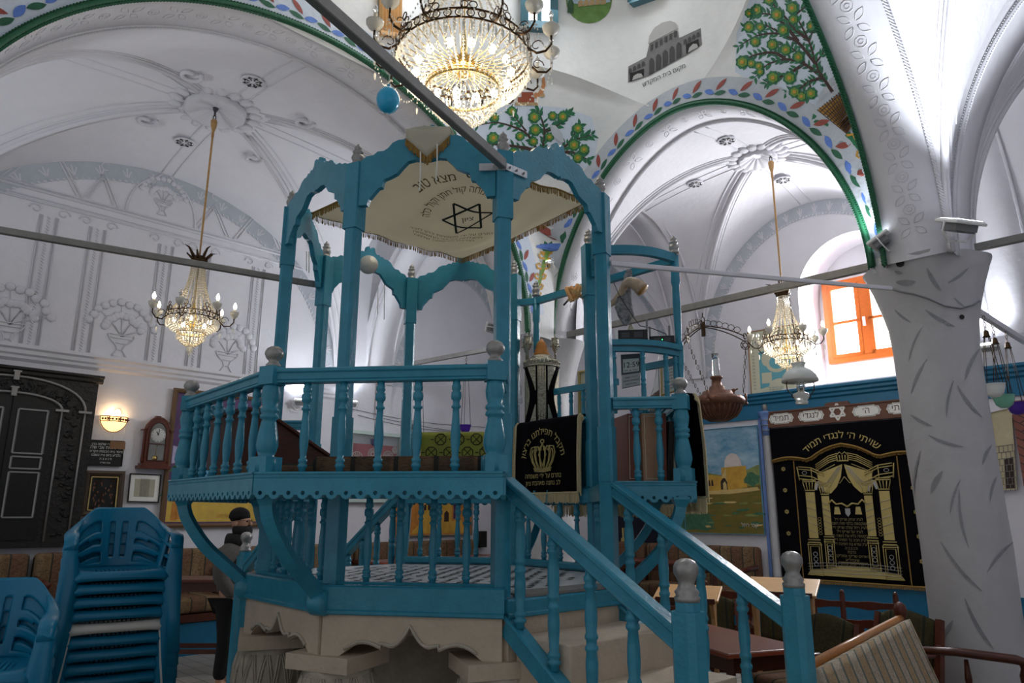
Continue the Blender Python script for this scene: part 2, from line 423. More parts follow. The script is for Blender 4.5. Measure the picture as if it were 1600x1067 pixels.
for z, s in ((5.668,1),(5.9,.992),(6.3,.965),(6.8,.92),(7.3,.84),(7.8,.70),(8.15,.5),(8.35,.25),(8.4,.02)):
    rows.append([Vector((cen.x+(p.x-cen.x)*s, cen.y+(p.y-cen.y)*s, p.z+(z-5.668)*(1-(p.z-5.668)/(8.4-5.668)))) for p in ring])
dome.grid(rows, 0, True, cu=True)
dome_o = dome.build('ceiling', M_domeplaster, kind='structure')
BV_dome = BVHTree.FromPolygons([tuple(v) for v in dome.v], dome.f)
CAM = Vector((0, 0, EYE))
def paint(bv, eps=.004):
    def f(u, v):
        d = ray(u, v).normalized(); h, n, i, ds = bv.ray_cast(CAM, d)
        if h is None: return None
        if n.dot(d) > 0: n = -n
        return h+n*eps
    return f
Pd = paint(BV_dome)
def onto(p, d, eps=.004):
    h, n, i, ds = BV_dome.ray_cast(p-d*3.0, d)
    if h is None: return None
    if n.dot(d) > 0: n = -n
    return h+n*eps

# arches: soffits, ropes, relief
band(AL, 0, .47); band(AR, 0, .47); band(AN, 0, -.47); band(AF, 0, -.45)
rope(AL, 0.0, -.012, .026, M_green); rope(AR, 0.0, -.012, .024, M_green); rope(AN, 0.0, .0, .024, M_green)
rope(AL, 0.0, .47, .02, M_relief); rope(AR, 0.0, .47, .02, M_relief); rope(AN, 0.0, -.47, .022, M_relief)
soffit_flowers(AL, 0, .47, .25, 2.6, 15); soffit_flowers(AN, 0, -.47, .06, 1.5, 13, .0055); soffit_flowers(AR, 0, .47, .1, 3.0, 10)
# side bays: transverse arches towards the outer walls
T1 = Arch('a', 6.05, 7.475, 1.725, 3.45, 2.28); T2 = Arch('b', 5.30, 7.9, 1.4, 3.45, 2.28)
T3 = Arch('b', 1.742, 7.9, 1.4, 3.45, 2.28); T4 = Arch('a', 6.05, -.2, 1.5, 3.45, 2.28)
for T, w in ((T1, .47), (T2, .47), (T3, -.47), (T4, .47)):
    band(T, 0, w, .03); rope(T, -.03, 0, .018, M_relief); rope(T, -.03, w, .018, M_relief)
for T in (T1, T2, T4): soffit_flowers(T, 0, .47, .1, 3.0, 9)

def groin(a0, a1, b0, b1, zs, r, bump, name='ceiling'):
    mb = MB(); ca, ha, cb, hb = (a0+a1)/2, (a1-a0)/2, (b0+b1)/2, (b1-b0)/2
    def h(u, v): return zs+(r+bump*(1-v*v))*sqrt(max(0, 1-u*u))
    N, Mv = 28, 18
    for k in range(4):
        rows = []
        for i in range(Mv+1):
            v = i/Mv; row = []
            for j in range(N+1):
                s = sin(pi/2*(2*j/N-1)); u = s*v; z = h(u, v)
                x, y = ((u, v), (v, u), (u, -v), (-v, u))[k]
                row.append(Q(ca+x*ha, cb+y*hb, z))
            rows.append(row)
        mb.grid(rows, 0, True)
    mb.build(name, M_plaster, kind='structure')
    rb = MB()
    def P(x, y, dz=0): 
        v = max(abs(x), abs(y)); u = min(abs(x), abs(y)); return Q(ca+x*ha, cb+y*hb, h(u, v)-dz)
    for sx in (-1, 1):
        for sy in (-1, 1):
            for o, rr in ((0, .03), (.06, .014), (-.06, .014), (.12, .007), (-.12, .007)):
                path = []
                for i in range(25):
                    t = sin(pi/2*(.1+.9*i/24)); 
                    path.append(P(sx*max(0, t-max(o, 0)/ha*1.2), sy*max(0, t-max(-o, 0)/hb*1.2), .005))
                rb.tube(path, rr, 5, 0)
    for o in (-.07, .07):                # ridge mouldings
        rb.tube([P(x, o/hb) for x in [-.98+1.96*i/24 for i in range(25)]], .012, 4, 0)
        rb.tube([P(o/ha, y) for y in [-.98+1.96*i/24 for i in range(25)]], .012, 4, 0)
    return rb, P, (ca, ha, cb, hb)
def rosette(rb, c, R0):
    for k in range(18):
        a = 2*pi*k/18; p = c+Vector((cos(a)*R0, sin(a)*R0, -.02))
        rb.ball(p, (.085, .06, .03), 8, 5, 0, Matrix.Rotation(a, 4, 'Z'))
    n = 64
    def rw(r, z): return [c+Vector((cos(2*pi*k/n)*r, sin(2*pi*k/n)*r, z-.018*abs(sin(12*pi*k/n)))) for k in range(n)]
    rb.grid([rw(R0*.78, -.0), rw(R0*.76, -.06), rw(R0*.7, -.065), rw(R0*.3, -.01), rw(.03, .02)], 0, True, cu=True)
    for k in range(24):
        a = 2*pi*k/24; p = c+Vector((cos(a)*R0*1.3, sin(a)*R0*1.3, 0)); rb.ball(p, (.04, .022, .012), 6, 4, 0, Matrix.Rotation(a+.7, 4, 'Z'))
    for sx, sy in ((1,0),(-1,0),(0,1),(0,-1)): pass
rb, PL, LB = groin(.27, 5.53, 5.77, LEFTB, 3.45, 2.30, .19)
rosette(rb, PL(-.04, .01), .42)
for sx in (-1, 1):                       # scrolls where the ridges meet the rosette
    for sy in (-1, 1):
        c = PL(sx*.24, sy*.36); rb.tube([c+Vector((cos(t)*.12*(1-t/9), sin(t)*.12*(1-t/9), -.03)) for t in [i*.5 for i in range(13)]], .025, 5, 0)
trim(rb, M_relief)
rb, PE, EB = groin(6.52, ARKA, 1.88, 5.38, 3.45, 2.20, .18); rosette(rb, PE(0, 0), .3); trim(rb, M_relief)
rb, PC, CB = groin(6.52, ARKA, 5.77, LEFTB, 3.45, 2.25, .1); trim(rb, M_relief)
rb, PR_, RB_ = groin(.2, 5.9, RIGHTB, 1.27, 3.45, 2.30, .2); trim(rb, M_relief)
rb, PRC, RCB = groin(6.52, ARKA, RIGHTB, 1.27, 3.45, 2.25, .1); trim(rb, M_relief)

# walls
ZT = 6.3
ni = dict(b0=2.38, b1=3.86, z0=3.12, z1=4.35, rise=.74)   # window niche in the ark wall
def nic(b):
    t = (b-(ni['b0']+ni['b1'])/2)/((ni['b1']-ni['b0'])/2); return ni['z1']+ni['rise']*sqrt(max(0, 1-t*t))
w = MB()
def quadA(b0, b1, z0, z1, a=ARKA): w.add([Q(a, b0, z0), Q(a, b1, z0), Q(a, b1, z1), Q(a, b0, z1)], [(0, 1, 2, 3)])
quadA(RIGHTB, ni['b0'], 0, ZT); quadA(ni['b1'], LEFTB, 0, ZT); quadA(ni['b0'], ni['b1'], 0, ni['z0'])
bs = [ni['b0']+(ni['b1']-ni['b0'])*(1-cos(pi*i/24))/2 for i in range(25)]
w.grid([[Q(ARKA, b, nic(b)) for b in bs], [Q(ARKA, b, ZT) for b in bs]], 0, False)
ND = .55
outl = [(ni['b0'], ni['z0'])]+[(b, nic(b)) for b in bs]+[(ni['b1'], ni['z0'])]
w.grid([[Q(ARKA, b, z) for b, z in outl], [Q(ARKA+ND, b+(3.12-b)*.08, z) for b, z in outl]], 0, True)
w.add([Q(ARKA, ni['b0'], ni['z0']), Q(ARKA, ni['b1'], ni['z0']), Q(ARKA+ND, ni['b1'], ni['z0']), Q(ARKA+ND, ni['b0'], ni['z0'])], [(0, 1, 2, 3)])
wb0, wb1, wz0, wz1 = 2.70, 3.72, 3.50, 4.62              # opening for the window itself
bk = ARKA+ND
for b0, b1, z0, z1 in ((ni['b0'], wb0, 3.12, 5.2), (wb1, ni['b1'], 3.12, 5.2), (wb0, wb1, 3.12, wz0), (wb0, wb1, wz1, 5.2)): quadA(b0, b1, z0, z1, bk)
w.build('wall_back', M_plaster, kind='structure')
w = MB(); w.add([Q(-1.2, LEFTB, 0), Q(ARKA, LEFTB, 0), Q(ARKA, LEFTB, ZT), Q(-1.2, LEFTB, ZT)], [(0, 1, 2, 3)]); w.build('wall_left', M_plaster, kind='structure')
w = MB(); w.add([Q(2.2, RIGHTB, 0), Q(ARKA, RIGHTB, 0), Q(ARKA, RIGHTB, ZT), Q(2.2, RIGHTB, ZT)], [(0, 1, 2, 3)]); w.build('wall_right', M_plaster, kind='structure')
w = MB(); w.add([Q(-4, -5, 0), Q(11, -5, 0), Q(11, 11, 0), Q(-4, 11, 0)], [(0, 1, 2, 3)])
# worn flagstones
nt = M_floor.node_tree; b_ = nt.nodes['Principled BSDF']; tb = nt.nodes.new('ShaderNodeTexBrick'); tcn = nt.nodes.new('ShaderNodeTexCoord'); mp = nt.nodes.new('ShaderNodeMapping'); mp.inputs['Rotation'].default_value = (0, 0, pi/4)
nt.links.new(tcn.outputs['Object'], mp.inputs['Vector']); nt.links.new(mp.outputs['Vector'], tb.inputs['Vector']); tb.inputs['Scale'].default_value = 1.6; tb.inputs['Mortar Size'].default_value = .008
tb.inputs['Color1'].default_value = lin((150,146,138)); tb.inputs['Color2'].default_value = lin((170,165,155)); tb.inputs['Mortar'].default_value = lin((96,92,86)); tb.offset = 0; nt.links.new(tb.outputs['Color'], b_.inputs['Base Color'])
w.build('floor', M_floor, kind='structure')

# window in the niche
wf = MB()
def bar(mb, b0, z0, b1, z1, wd, dp, a): mb.beam(Q(a, b0, z0), Q(a, b1, z1), dp, wd, 0, up=(Q(0, b1, z1)-Q(0, b0, z0)).cross(AZ))
wa = bk-.03
for b in (wb0+.03, wb1-.03): bar(wf, b, wz0, b, wz1, .07, .09, wa)
for z in (wz0+.03, wz1-.03): bar(wf, wb0, z, wb1, z, .07, .09, wa)
bm = (wb0+wb1)/2
bar(wf, bm, wz0, bm, wz1, .1, .08, wa)
for s in (-1, 1):
    c0, c1 = sorted((bm+s*.05, (wb1 if s > 0 else wb0)-s*.06))
    for b in (c0+.025, c1-.025): bar(wf, b, wz0+.06, b, wz1-.06, .05, .05, wa-.02)
    for z in (wz0+.085, (wz0+wz1)/2-.02, wz1-.085): bar(wf, c0, z, c1, z, .05 if abs(z-(wz0+wz1)/2) > .3 else .035, .05, wa-.02)
win = wf.build('window_1', M_orange, kind='structure')
h = MB(); h.box(Q(wa-.07, bm, 4.0), (.03, .03, .12), pi/4); h.build('window_handle', M_white, win)
g = MB(); g.box(Q(bk+.02, bm, (wz0+wz1)/2), (.01, wb1-wb0, wz1-wz0), pi/4); g.build('pane', M_daypane, win)
# sill moulding and cornices
def mould(mb, p0, p1, n, prof, mi=0):    # prof: (out, z) polyline swept from p0 to p1
    p0 = Vector(p0); p1 = Vector(p1)
    mb.grid([[p0+n*o+UP*z for o, z in prof], [p1+n*o+UP*z for o, z in prof]], mi, False)
mb = MB(); mould(mb, Q(ARKA, 2.1, 3.12), Q(ARKA, 4.15, 3.12), -AZ, [(0,.02),(.09,.02),(.09,-.03),(.05,-.06),(.05,-.11),(.025,-.13),(.025,-.2),(0,-.22)]); trim(mb, M_plaster)
mb = MB(); mould(mb, Q(ARKA, RIGHTB, 2.78), Q(ARKA, 6.6, 2.78), -AZ, [(0,0),(.03,0),(.03,.19),(.06,.21),(.06,.24),(.09,.26),(.09,.29),(.12,.31),(.12,.34),(0,.35)])
trim(mb, M_bluedk)
mb = MB(); mould(mb, Q(ARKA, RIGHTB, .0), Q(ARKA, LEFTB, .0), -AZ, [(.012,0),(.012,.7)]); mould(mb, Q(-1.2, LEFTB, .0), Q(ARKA, LEFTB, .0), -BZ, [(.012,0),(.012,.7)]); trim(mb, M_bluedk)
mb = MB(); mould(mb, Q(-1.2, LEFTB, 3.2), Q(5.7, LEFTB, 3.2), -BZ, [(0,.1),(.09,.1),(.09,.06),(.06,.04),(.06,.0),(.035,-.02),(.035,-.05),(0,-.08)]); trim(mb, M_plaster)

# stucco relief on the left wall
rl = MB(); WB = LEFTB-.008
def LW(u, v): a, z = onB(u, v, LEFTB); return a, z
def wp(a, z): return Q(a, WB, z)
zc0 = 3.3
pil = [LW(44,549)[0], LW(125,559)[0], LW(238,573)[0], LW(301,570)[0], LW(390,590)[0]]
ztop = LW(251,385)[1]
def rope_line(p, q, r=.016):
    p = Vector(p); q = Vector(q); d = q-p; n = max(4, int(d.length/.035)); t = d.normalized(); s = t.cross(BZ).normalized()
    for i in range(n):
        c = p+d*((i+.5)/n); rl.beam(c-t*.012-s*.014, c+t*.012+s*.014, .016, .012, 0)
for a in pil:
    for da, rr in ((-.09, .008), (-.065, .006), (.065, .006), (.09, .008)): rl.tube([wp(a+da, zc0), wp(a+da, ztop)], rr, 4)
    rope_line(wp(a, zc0), wp(a, ztop))
    for s in (-1, 1):                    # scrolled capital
        rl.tube([wp(a+s*.14+cos(t)*.07*(1-t/9)*s, ztop+.06+sin(t)*.06*(1-t/9)) for t in [i*.55 for i in range(12)]], .01, 4)
aE0, aE1 = .3, 5.35
for dz, rr in ((.14, .016), (.18, .009), (.27, .02), (.31, .012)): rl.tube([wp(aE0, ztop+dz), wp(aE1, ztop+dz)], rr, 4)
zg = ztop+.32
for i, (c, hw, hh) in enumerate(((.75,.36,.55),(1.6,.4,.62),(2.2,.2,.38),(3.55,.24,.42),(4.2,.36,.6))):
    for k in (0, .05): rl.tube([wp(c-hw+k*1.2, zg+k*.4), wp(c, zg+hh-k*1.4), wp(c+hw-k*1.2, zg+k*.4)], .012, 4)
    rl.tube([wp(c+.05*cos(t), zg+hh+.1+.05*sin(t)) for t in [.9+i*.5 for i in range(10)]], .011, 4)
c = 2.9
rl.tube([wp(c+.42*cos(t)*(1 if abs(cos(t)) > .35 else 1), zg+.55*sin(t)+(.1*max(0, 1-abs(cos(t))/.3))) for t in [pi*i/20 for i in range(21)]], .014, 4)
rl.tube([wp(c+.05*cos(t), zg+.75+.05*sin(t)) for t in [.9+i*.5 for i in range(10)]], .011, 4)
def vase(a, z, s=1.0):
    for sg in (-1, 1): rl.tube([wp(a+sg*x*s, z+y*s) for x, y in ((.08,0),(.06,.03),(.03,.08),(.05,.14),(.12,.2),(.15,.25),(.13,.27))], .01, 4)
    for y, x in ((0,.08),(.08,.03),(.16,.07),(.22,.13),(.26,.15)): rl.tube([wp(a-x*s, z+y*s), wp(a+x*s, z+y*s)], .008, 4)
    rnd = random.Random(int(a*100))
    for k in range(24):
        t = pi*(.08+.84*(k % 12)/11); rad = .2+.16*(k//12)+rnd.uniform(-.02, .02)
        x, y = cos(t)*rad*1.05, .3+sin(t)*rad*.95
        rl.ball(wp(a+x*s, z+y*s), (.050*s, .050*s, .02), 9, 6, 0, Matrix([[AZ.x,0,BZ.x,0],[AZ.y,0,BZ.y,0],[0,1,0,0],[0,0,0,1]]))
        if k % 3 == 0: rl.tube([wp(a, z+.24*s), wp(a+x*.5*s, z+(.24+(y-.24)*.62)*s), wp(a+x*s, z+y*s)], .006, 3)
for u, v in ((185,565), (352,588), (8,550)): a, z = LW(u, v); vase(a, z+.03)
vase(2.9, zg+.06, .75)
trim(rl, M_relief)
# painted grey band with sprigs round the wall arches
def wallarch(fn, c, ha, zs, r, wdt, m=M_greyband):
    mb = MB(); n = 40
    rows = [[fn(c+cos(pi*i/n)*(ha-d), zs+sin(pi*i/n)*(r-d)) for i in range(n+1)] for d in (0.0, wdt)]
    mb.grid(rows, 0, True)
    for i in range(110):
        t = pi*(i+.5)/110; p = fn(c+cos(t)*(ha-wdt), zs+sin(t)*(r-wdt)); q = fn(c+cos(t+.01)*(ha-wdt+.02), zs+sin(t+.01)*(r-wdt+.02)); mb.beam(p, q, .02, .018, 1)
    for i in range(26):
        t = pi*(i+.5)/26
        for k in (-1, 0, 1):
            u = t+k*.02; d = wdt*.5
            p = fn(c+cos(t)*(ha-d-.06), zs+sin(t)*(r-d-.06)); q = fn(c+cos(u)*(ha-d+.07-.03*abs(k)), zs+sin(u)*(r-d+.07-.03*abs(k)))
            mb.beam(p, q, .006, .016, 1)
    trim(mb, [m, M_relief])
wallarch(lambda a, z: Q(a, LEFTB-.006, z), 2.9, 2.63, 3.45, 2.30, .22)
wallarch(lambda a, z: Q(a, LEFTB-.006, z), 7.9, 1.38, 3.45, 2.25, .22)
wallarch(lambda b, z: Q(ARKA-.006, b, z), 3.63, 1.75, 3.45, 2.20, .2)
wallarch(lambda b, z: Q(ARKA-.006, b, z), 7.475, 1.7, 3.45, 2.25, .2)
wallarch(lambda b, z: Q(ARKA-.006, b, z), -.2, 1.47, 3.45, 2.25, .2)

# ---------- painted borders on the bimah side of the arches ----------
def border(A, D, m_band, th0, th1, n, wdt=.30):
    mb = MB(); N = 60
    rows = []
    for d in (.02, wdt*.35, wdt*.7, wdt):
        row = []
        for i in range(N+1):
            t = th0+(th1-th0)*i/N; dd = d; p = A.pt(t, dd); h = onto(p, D, .003); row.append(h if h is not None else p-D*.01)
        rows.append(row)
    mb.grid(rows, 0, True)
    L = sum((A.pt(th0+(th1-th0)*(i+1)/60)-A.pt(th0+(th1-th0)*i/60)).length for i in range(60)); k = (th1-th0)/L
    def leaf(t0, o0, ang, ln, wd, mi):
        pts = []
        for j in range(12):
            s = j/6 if j <= 6 else (12-j)/6
            sd = 0 if j in (0, 6) else (1 if j < 6 else -1)
            x = ln*s; y = sd*wd*sin(pi*s)**.8*.5
            X = cos(ang)*x-sin(ang)*y; Y = sin(ang)*x+cos(ang)*y
            q = onto(A.pt(t0+X*k, o0+Y), D, .007); 
            if q is None: return
            pts.append(q)
        mb.add(pts, [tuple(range(12))], mi)
    for i in range(n):
        t = th0+(th1-th0)*(i+.4)/n
        leaf(t, .09, pi-.25, .13, .055, 3); leaf(t, .08, .18, .14, .05, 1); leaf(t+.01*k, .12, .85, .15, .05, 2)
    trim(mb, [m_band, M_leafg, M_leafr, M_leafb])
border(AR, AZ, M_greyband, .04, pi-.04, 21, .25)
border(AL, BZ, M_pendent, .10, pi-.3, 27)
# painted trees on the pendentives
def poly_px(mb, pts, mi, P=Pd):
    if max(abs(pts[i][0]-pts[0][0])+abs(pts[i][1]-pts[0][1]) for i in range(len(pts))) < 14:
        h = [P(u, v) for u, v in pts]
        if all(x is not None for x in h): mb.add(h, [tuple(range(len(h)))], mi)
        return
    T = [[pts[i] for i in t] for t in tessellate_polygon([[Vector((u, v, 0)) for u, v in pts]])]
    for t in T:                          # follow the curved plaster closely
        st = [t]
        while st:
            a, b, c = st.pop(); e = [(abs(a[0]-b[0])+abs(a[1]-b[1]), 0), (abs(b[0]-c[0])+abs(b[1]-c[1]), 1), (abs(c[0]-a[0])+abs(c[1]-a[1]), 2)]; m, k = max(e)
            if m > 9:
                if k == 1: a, b, c = b, c, a
                elif k == 2: a, b, c = c, a, b
                q = ((a[0]+b[0])/2, (a[1]+b[1])/2); st += [(a, q, c), (q, b, c)]
            else:
                h = [P(*a), P(*b), P(*c)]
                if all(x is not None for x in h): mb.add(h, [(0, 1, 2)], mi)
def ribbon_px(mb, pts, w0, w1, mi, P=Pd):
    n = len(pts); A = []; B = []
    for i, (u, v) in enumerate(pts):
        a = pts[min(i+1, n-1)]; b = pts[max(i-1, 0)]; d = Vector((a[0]-b[0], a[1]-b[1])); d.normalize()
        ww = (w0+(w1-w0)*i/(n-1))/2; x = P(u-d.y*ww, v+d.x*ww); y = P(u+d.y*ww, v-d.x*ww)
        if x is None or y is None: return
        A.append(x); B.append(y)
    mb.grid([A, B], mi, False)
def leaf_px(mb, u, v, ang, ln, wd, mi):
    poly_px(mb, [(u+cos(ang)*x-sin(ang)*y, v+sin(ang)*x+cos(ang)*y) for x, y in ((0,0),(ln*.3,wd*.5),(ln*.65,wd*.42),(ln,0),(ln*.65,-wd*.42),(ln*.3,-wd*.5))], mi)
def flower_px(mb, u, v, r):
    P0 = Pd(u, v)
    for rr, n, mi, amp in ((r, 16, 0, .18), (r*.68, 12, 4, .2), (r*.30, 8, 3, .25)):
        e = {0: 0, 4: .004, 3: .008}[mi]
        pts = [(u+cos(2*pi*k/n)*rr*(1+amp*(k % 2)), v+sin(2*pi*k/n)*rr*(1+amp*(k % 2))) for k in range(n)]
        h = [paint(BV_dome, .006+e)(a, b) for a, b in pts]
        if all(x is not None for x in h): mb.add(h, [tuple(range(n))], mi)
def tree_px(root, tips, flowers, seed, wbase=9, ls=1.0):
    mb = MB(); rnd = random.Random(seed)
    for (pts) in tips:
        f = [tuple(p) for p in pts]
        g = []
        for i in range(len(f)-1):
            for k in range(4): t = k/4; g.append((f[i][0]*(1-t)+f[i+1][0]*t, f[i][1]*(1-t)+f[i+1][1]*t))
        g.append(f[-1])
        for _ in range(2):
            g = [g[0]]+[((g[i-1][0]+2*g[i][0]+g[i+1][0])/4, (g[i-1][1]+2*g[i][1]+g[i+1][1])/4) for i in range(1, len(g)-1)]+[g[-1]]
        ribbon_px(mb, g, wbase if len(pts) > 3 else wbase*.5, 1.2, 1)
        for i in range(2, len(g)):
            for sd in (-1, 1):
                if rnd.random() < .92:
                    a = atan2(g[i][1]-g[i-1][1], g[i][0]-g[i-1][0])+sd*rnd.uniform(.5, 1.1)
                    leaf_px(mb, g[i][0], g[i][1], a, rnd.uniform(9, 14)*ls, rnd.uniform(3.6, 5.4)*ls, 0 if rnd.random() < .6 else 2)
    for u, v, r in flowers: flower_px(mb, u, v, r)
    return mb
def tree_back():
    root = (842, 262)
    tips = [[root,(838,235),(820,205),(775,190),(745,196)], [root,(846,232),(850,205),(842,180),(836,172)], [root,(862,240),(885,225),(905,214),(922,210)], [(838,235),(800,228),(770,226),(742,222)],
            [(850,205),(870,196),(880,180),(888,176)], [(862,240),(890,236),(905,243),(918,249)], [(820,205),(806,188),(796,174)], [(885,225),(900,202),(904,196)], [(838,235),(818,238),(790,240)]]
    fl = [(768,216,9),(800,238,7),(832,183,9),(834,203,9),(810,213,7),(861,181,7),(877,182,8),(901,200,8),(895,226,9),(911,233,8),(901,246,8),(856,214,7),(831,221,7),(797,174,7),(770,184,7)]
    mb = tree_px(root, tips, fl, 3, 6)
    bgp = MB(); poly_px(bgp, [(738,190),(760,168),(800,162),(880,168),(922,182),(932,215),(926,258),(870,275),(800,270),(735,250)], 0, paint(BV_dome, .002)); trim(bgp, M_pendent)
    trim(mb, [M_treeg, M_branch, M_leafg, M_yellow, M_limeg])
tree_back()
def tree_right():
    root = (1300, 142)
    tips = [[root,(1284,118),(1272,96),(1262,60),(1240,20),(1228,-6)], [(1284,118),(1255,96),(1225,88),(1195,98),(1178,118)], [(1272,96),(1245,62),(1215,48),(1180,52),(1152,70)],
            [(1262,60),(1270,38),(1276,14)], [(1284,118),(1262,124),(1245,138),(1228,142)], [(1225,88),(1205,78),(1172,84),(1158,96)], [(1245,62),(1222,34),(1200,18),(1176,20)], [(1262,60),(1240,44),(1228,28),(1205,4),(1196,-6)],
            [(1272,96),(1288,74),(1284,52)], [(1255,96),(1232,112),(1210,120),(1196,128)], [(1255,96),(1236,70),(1206,66)], [(1240,20),(1258,6),(1264,-4)], [(1215,48),(1190,34),(1160,40)], [(1262,124),(1266,140),(1258,150)]]
    fl = [(1180,13,9),(1212,20,10),(1236,9,10),(1168,40,9),(1186,40,7),(1178,63,8),(1205,67,9),(1226,75,9),(1246,86,9),(1158,95,10),(1172,97,7),(1184,101,7),(1206,119,10),(1232,119,10),(1240,141,9),(1251,148,8),(1266,143,9),(1222,44,9),(1266,37,8),(1238,27,8),(1168,18,7),(1200,-4,9),(1186,110,6)]
    mb = tree_px(root, tips, fl, 5, 6)
    bgp = MB(); poly_px(bgp, [(1148,50),(1146,110),(1176,128),(1196,150),(1240,166),(1275,190),(1318,225),(1352,300),(1372,300),(1340,200),(1300,100),(1262,0),(1258,-8),(1170,-8)], 0, paint(BV_dome, .002)); trim(bgp, M_pendent)
    # woven basket with a rounded lid behind it and scrolled foot
    lid = [(1275,165),(1278,145),(1290,125),(1306,110),(1322,104),(1334,120),(1318,140),(1296,155)]
    poly_px(mb, lid, 5)
    for k in (.3, .6): ribbon_px(mb, [(1278+k*18,160-k*6),(1284+k*18,140-k*4),(1298+k*16,122),(1316+k*8,112)], 2, 2, 1)
    poly_px(mb, [(1275,168),(1312,136),(1332,190),(1322,205)], 3)
    F = paint(BV_dome, .009)
    for k in range(1, 9):
        t = k/9; ribbon_px(mb, [(1275+47*t,168+37*t),(1312+20*t,136+54*t)], 1.6, 1.6, 1, F)
    for k in range(0, 11):
        t = k/10; ribbon_px(mb, [(1275+37*t,168-32*t),(1322+10*t,205-15*t)], 1.4, 1.4, 1, F)
    for k in range(12):
        t = k/11; u, v = 1274+38*t, 166-31*t; poly_px(mb, [(u+cos(a)*4.2, v+sin(a)*4.2) for a in [i*.785 for i in range(8)]], 5, F)
    ribbon_px(mb, [(1272,176),(1268,186),(1282,188),(1296,194),(1308,200)], 7, 4, 0)
    ribbon_px(mb, [(1322,205),(1330,214),(1336,224),(1340,232)], 10, 5, 0); ribbon_px(mb, [(1322,208),(1332,206),(1336,214)], 4, 3, 3, F); ribbon_px(mb, [(1340,232),(1338,240),(1344,244),(1348,252)], 4, 3, 3, F)
    trim(mb, [M_treeg, M_branch, M_leafg, M_yellow, M_limeg, M_greyband])
tree_right()
def vine():
    mb = MB(); F = paint(BV_dome, .009)
    ribbon_px(mb, [(856,392),(850,410),(842,440),(838,468)], 9, 3, 4)
    for v, s, x in ((402,9,852),(418,8,847),(434,6.5,843),(450,5,840),(462,3.5,838)):
        for sg in (-1, 1):
            ribbon_px(mb, [(x+sg*2,v+2),(x+sg*s,v+1),(x+sg*(s+2.5),v-4),(x+sg*s*.7,v-7),(x+sg*s*.45,v-3)], 3.2, 2.2, 3, F)
    for a in (-2.4, -1.9, -1.2, -.7): leaf_px(mb, 855, 392, a, 17, 9, 0)
    for a in (-2.7, -.4): leaf_px(mb, 854, 398, a, 13, 6, 3)
    trim(mb, [M_treeg, M_branch, M_leafg, M_yellow, M_limeg])
vine()
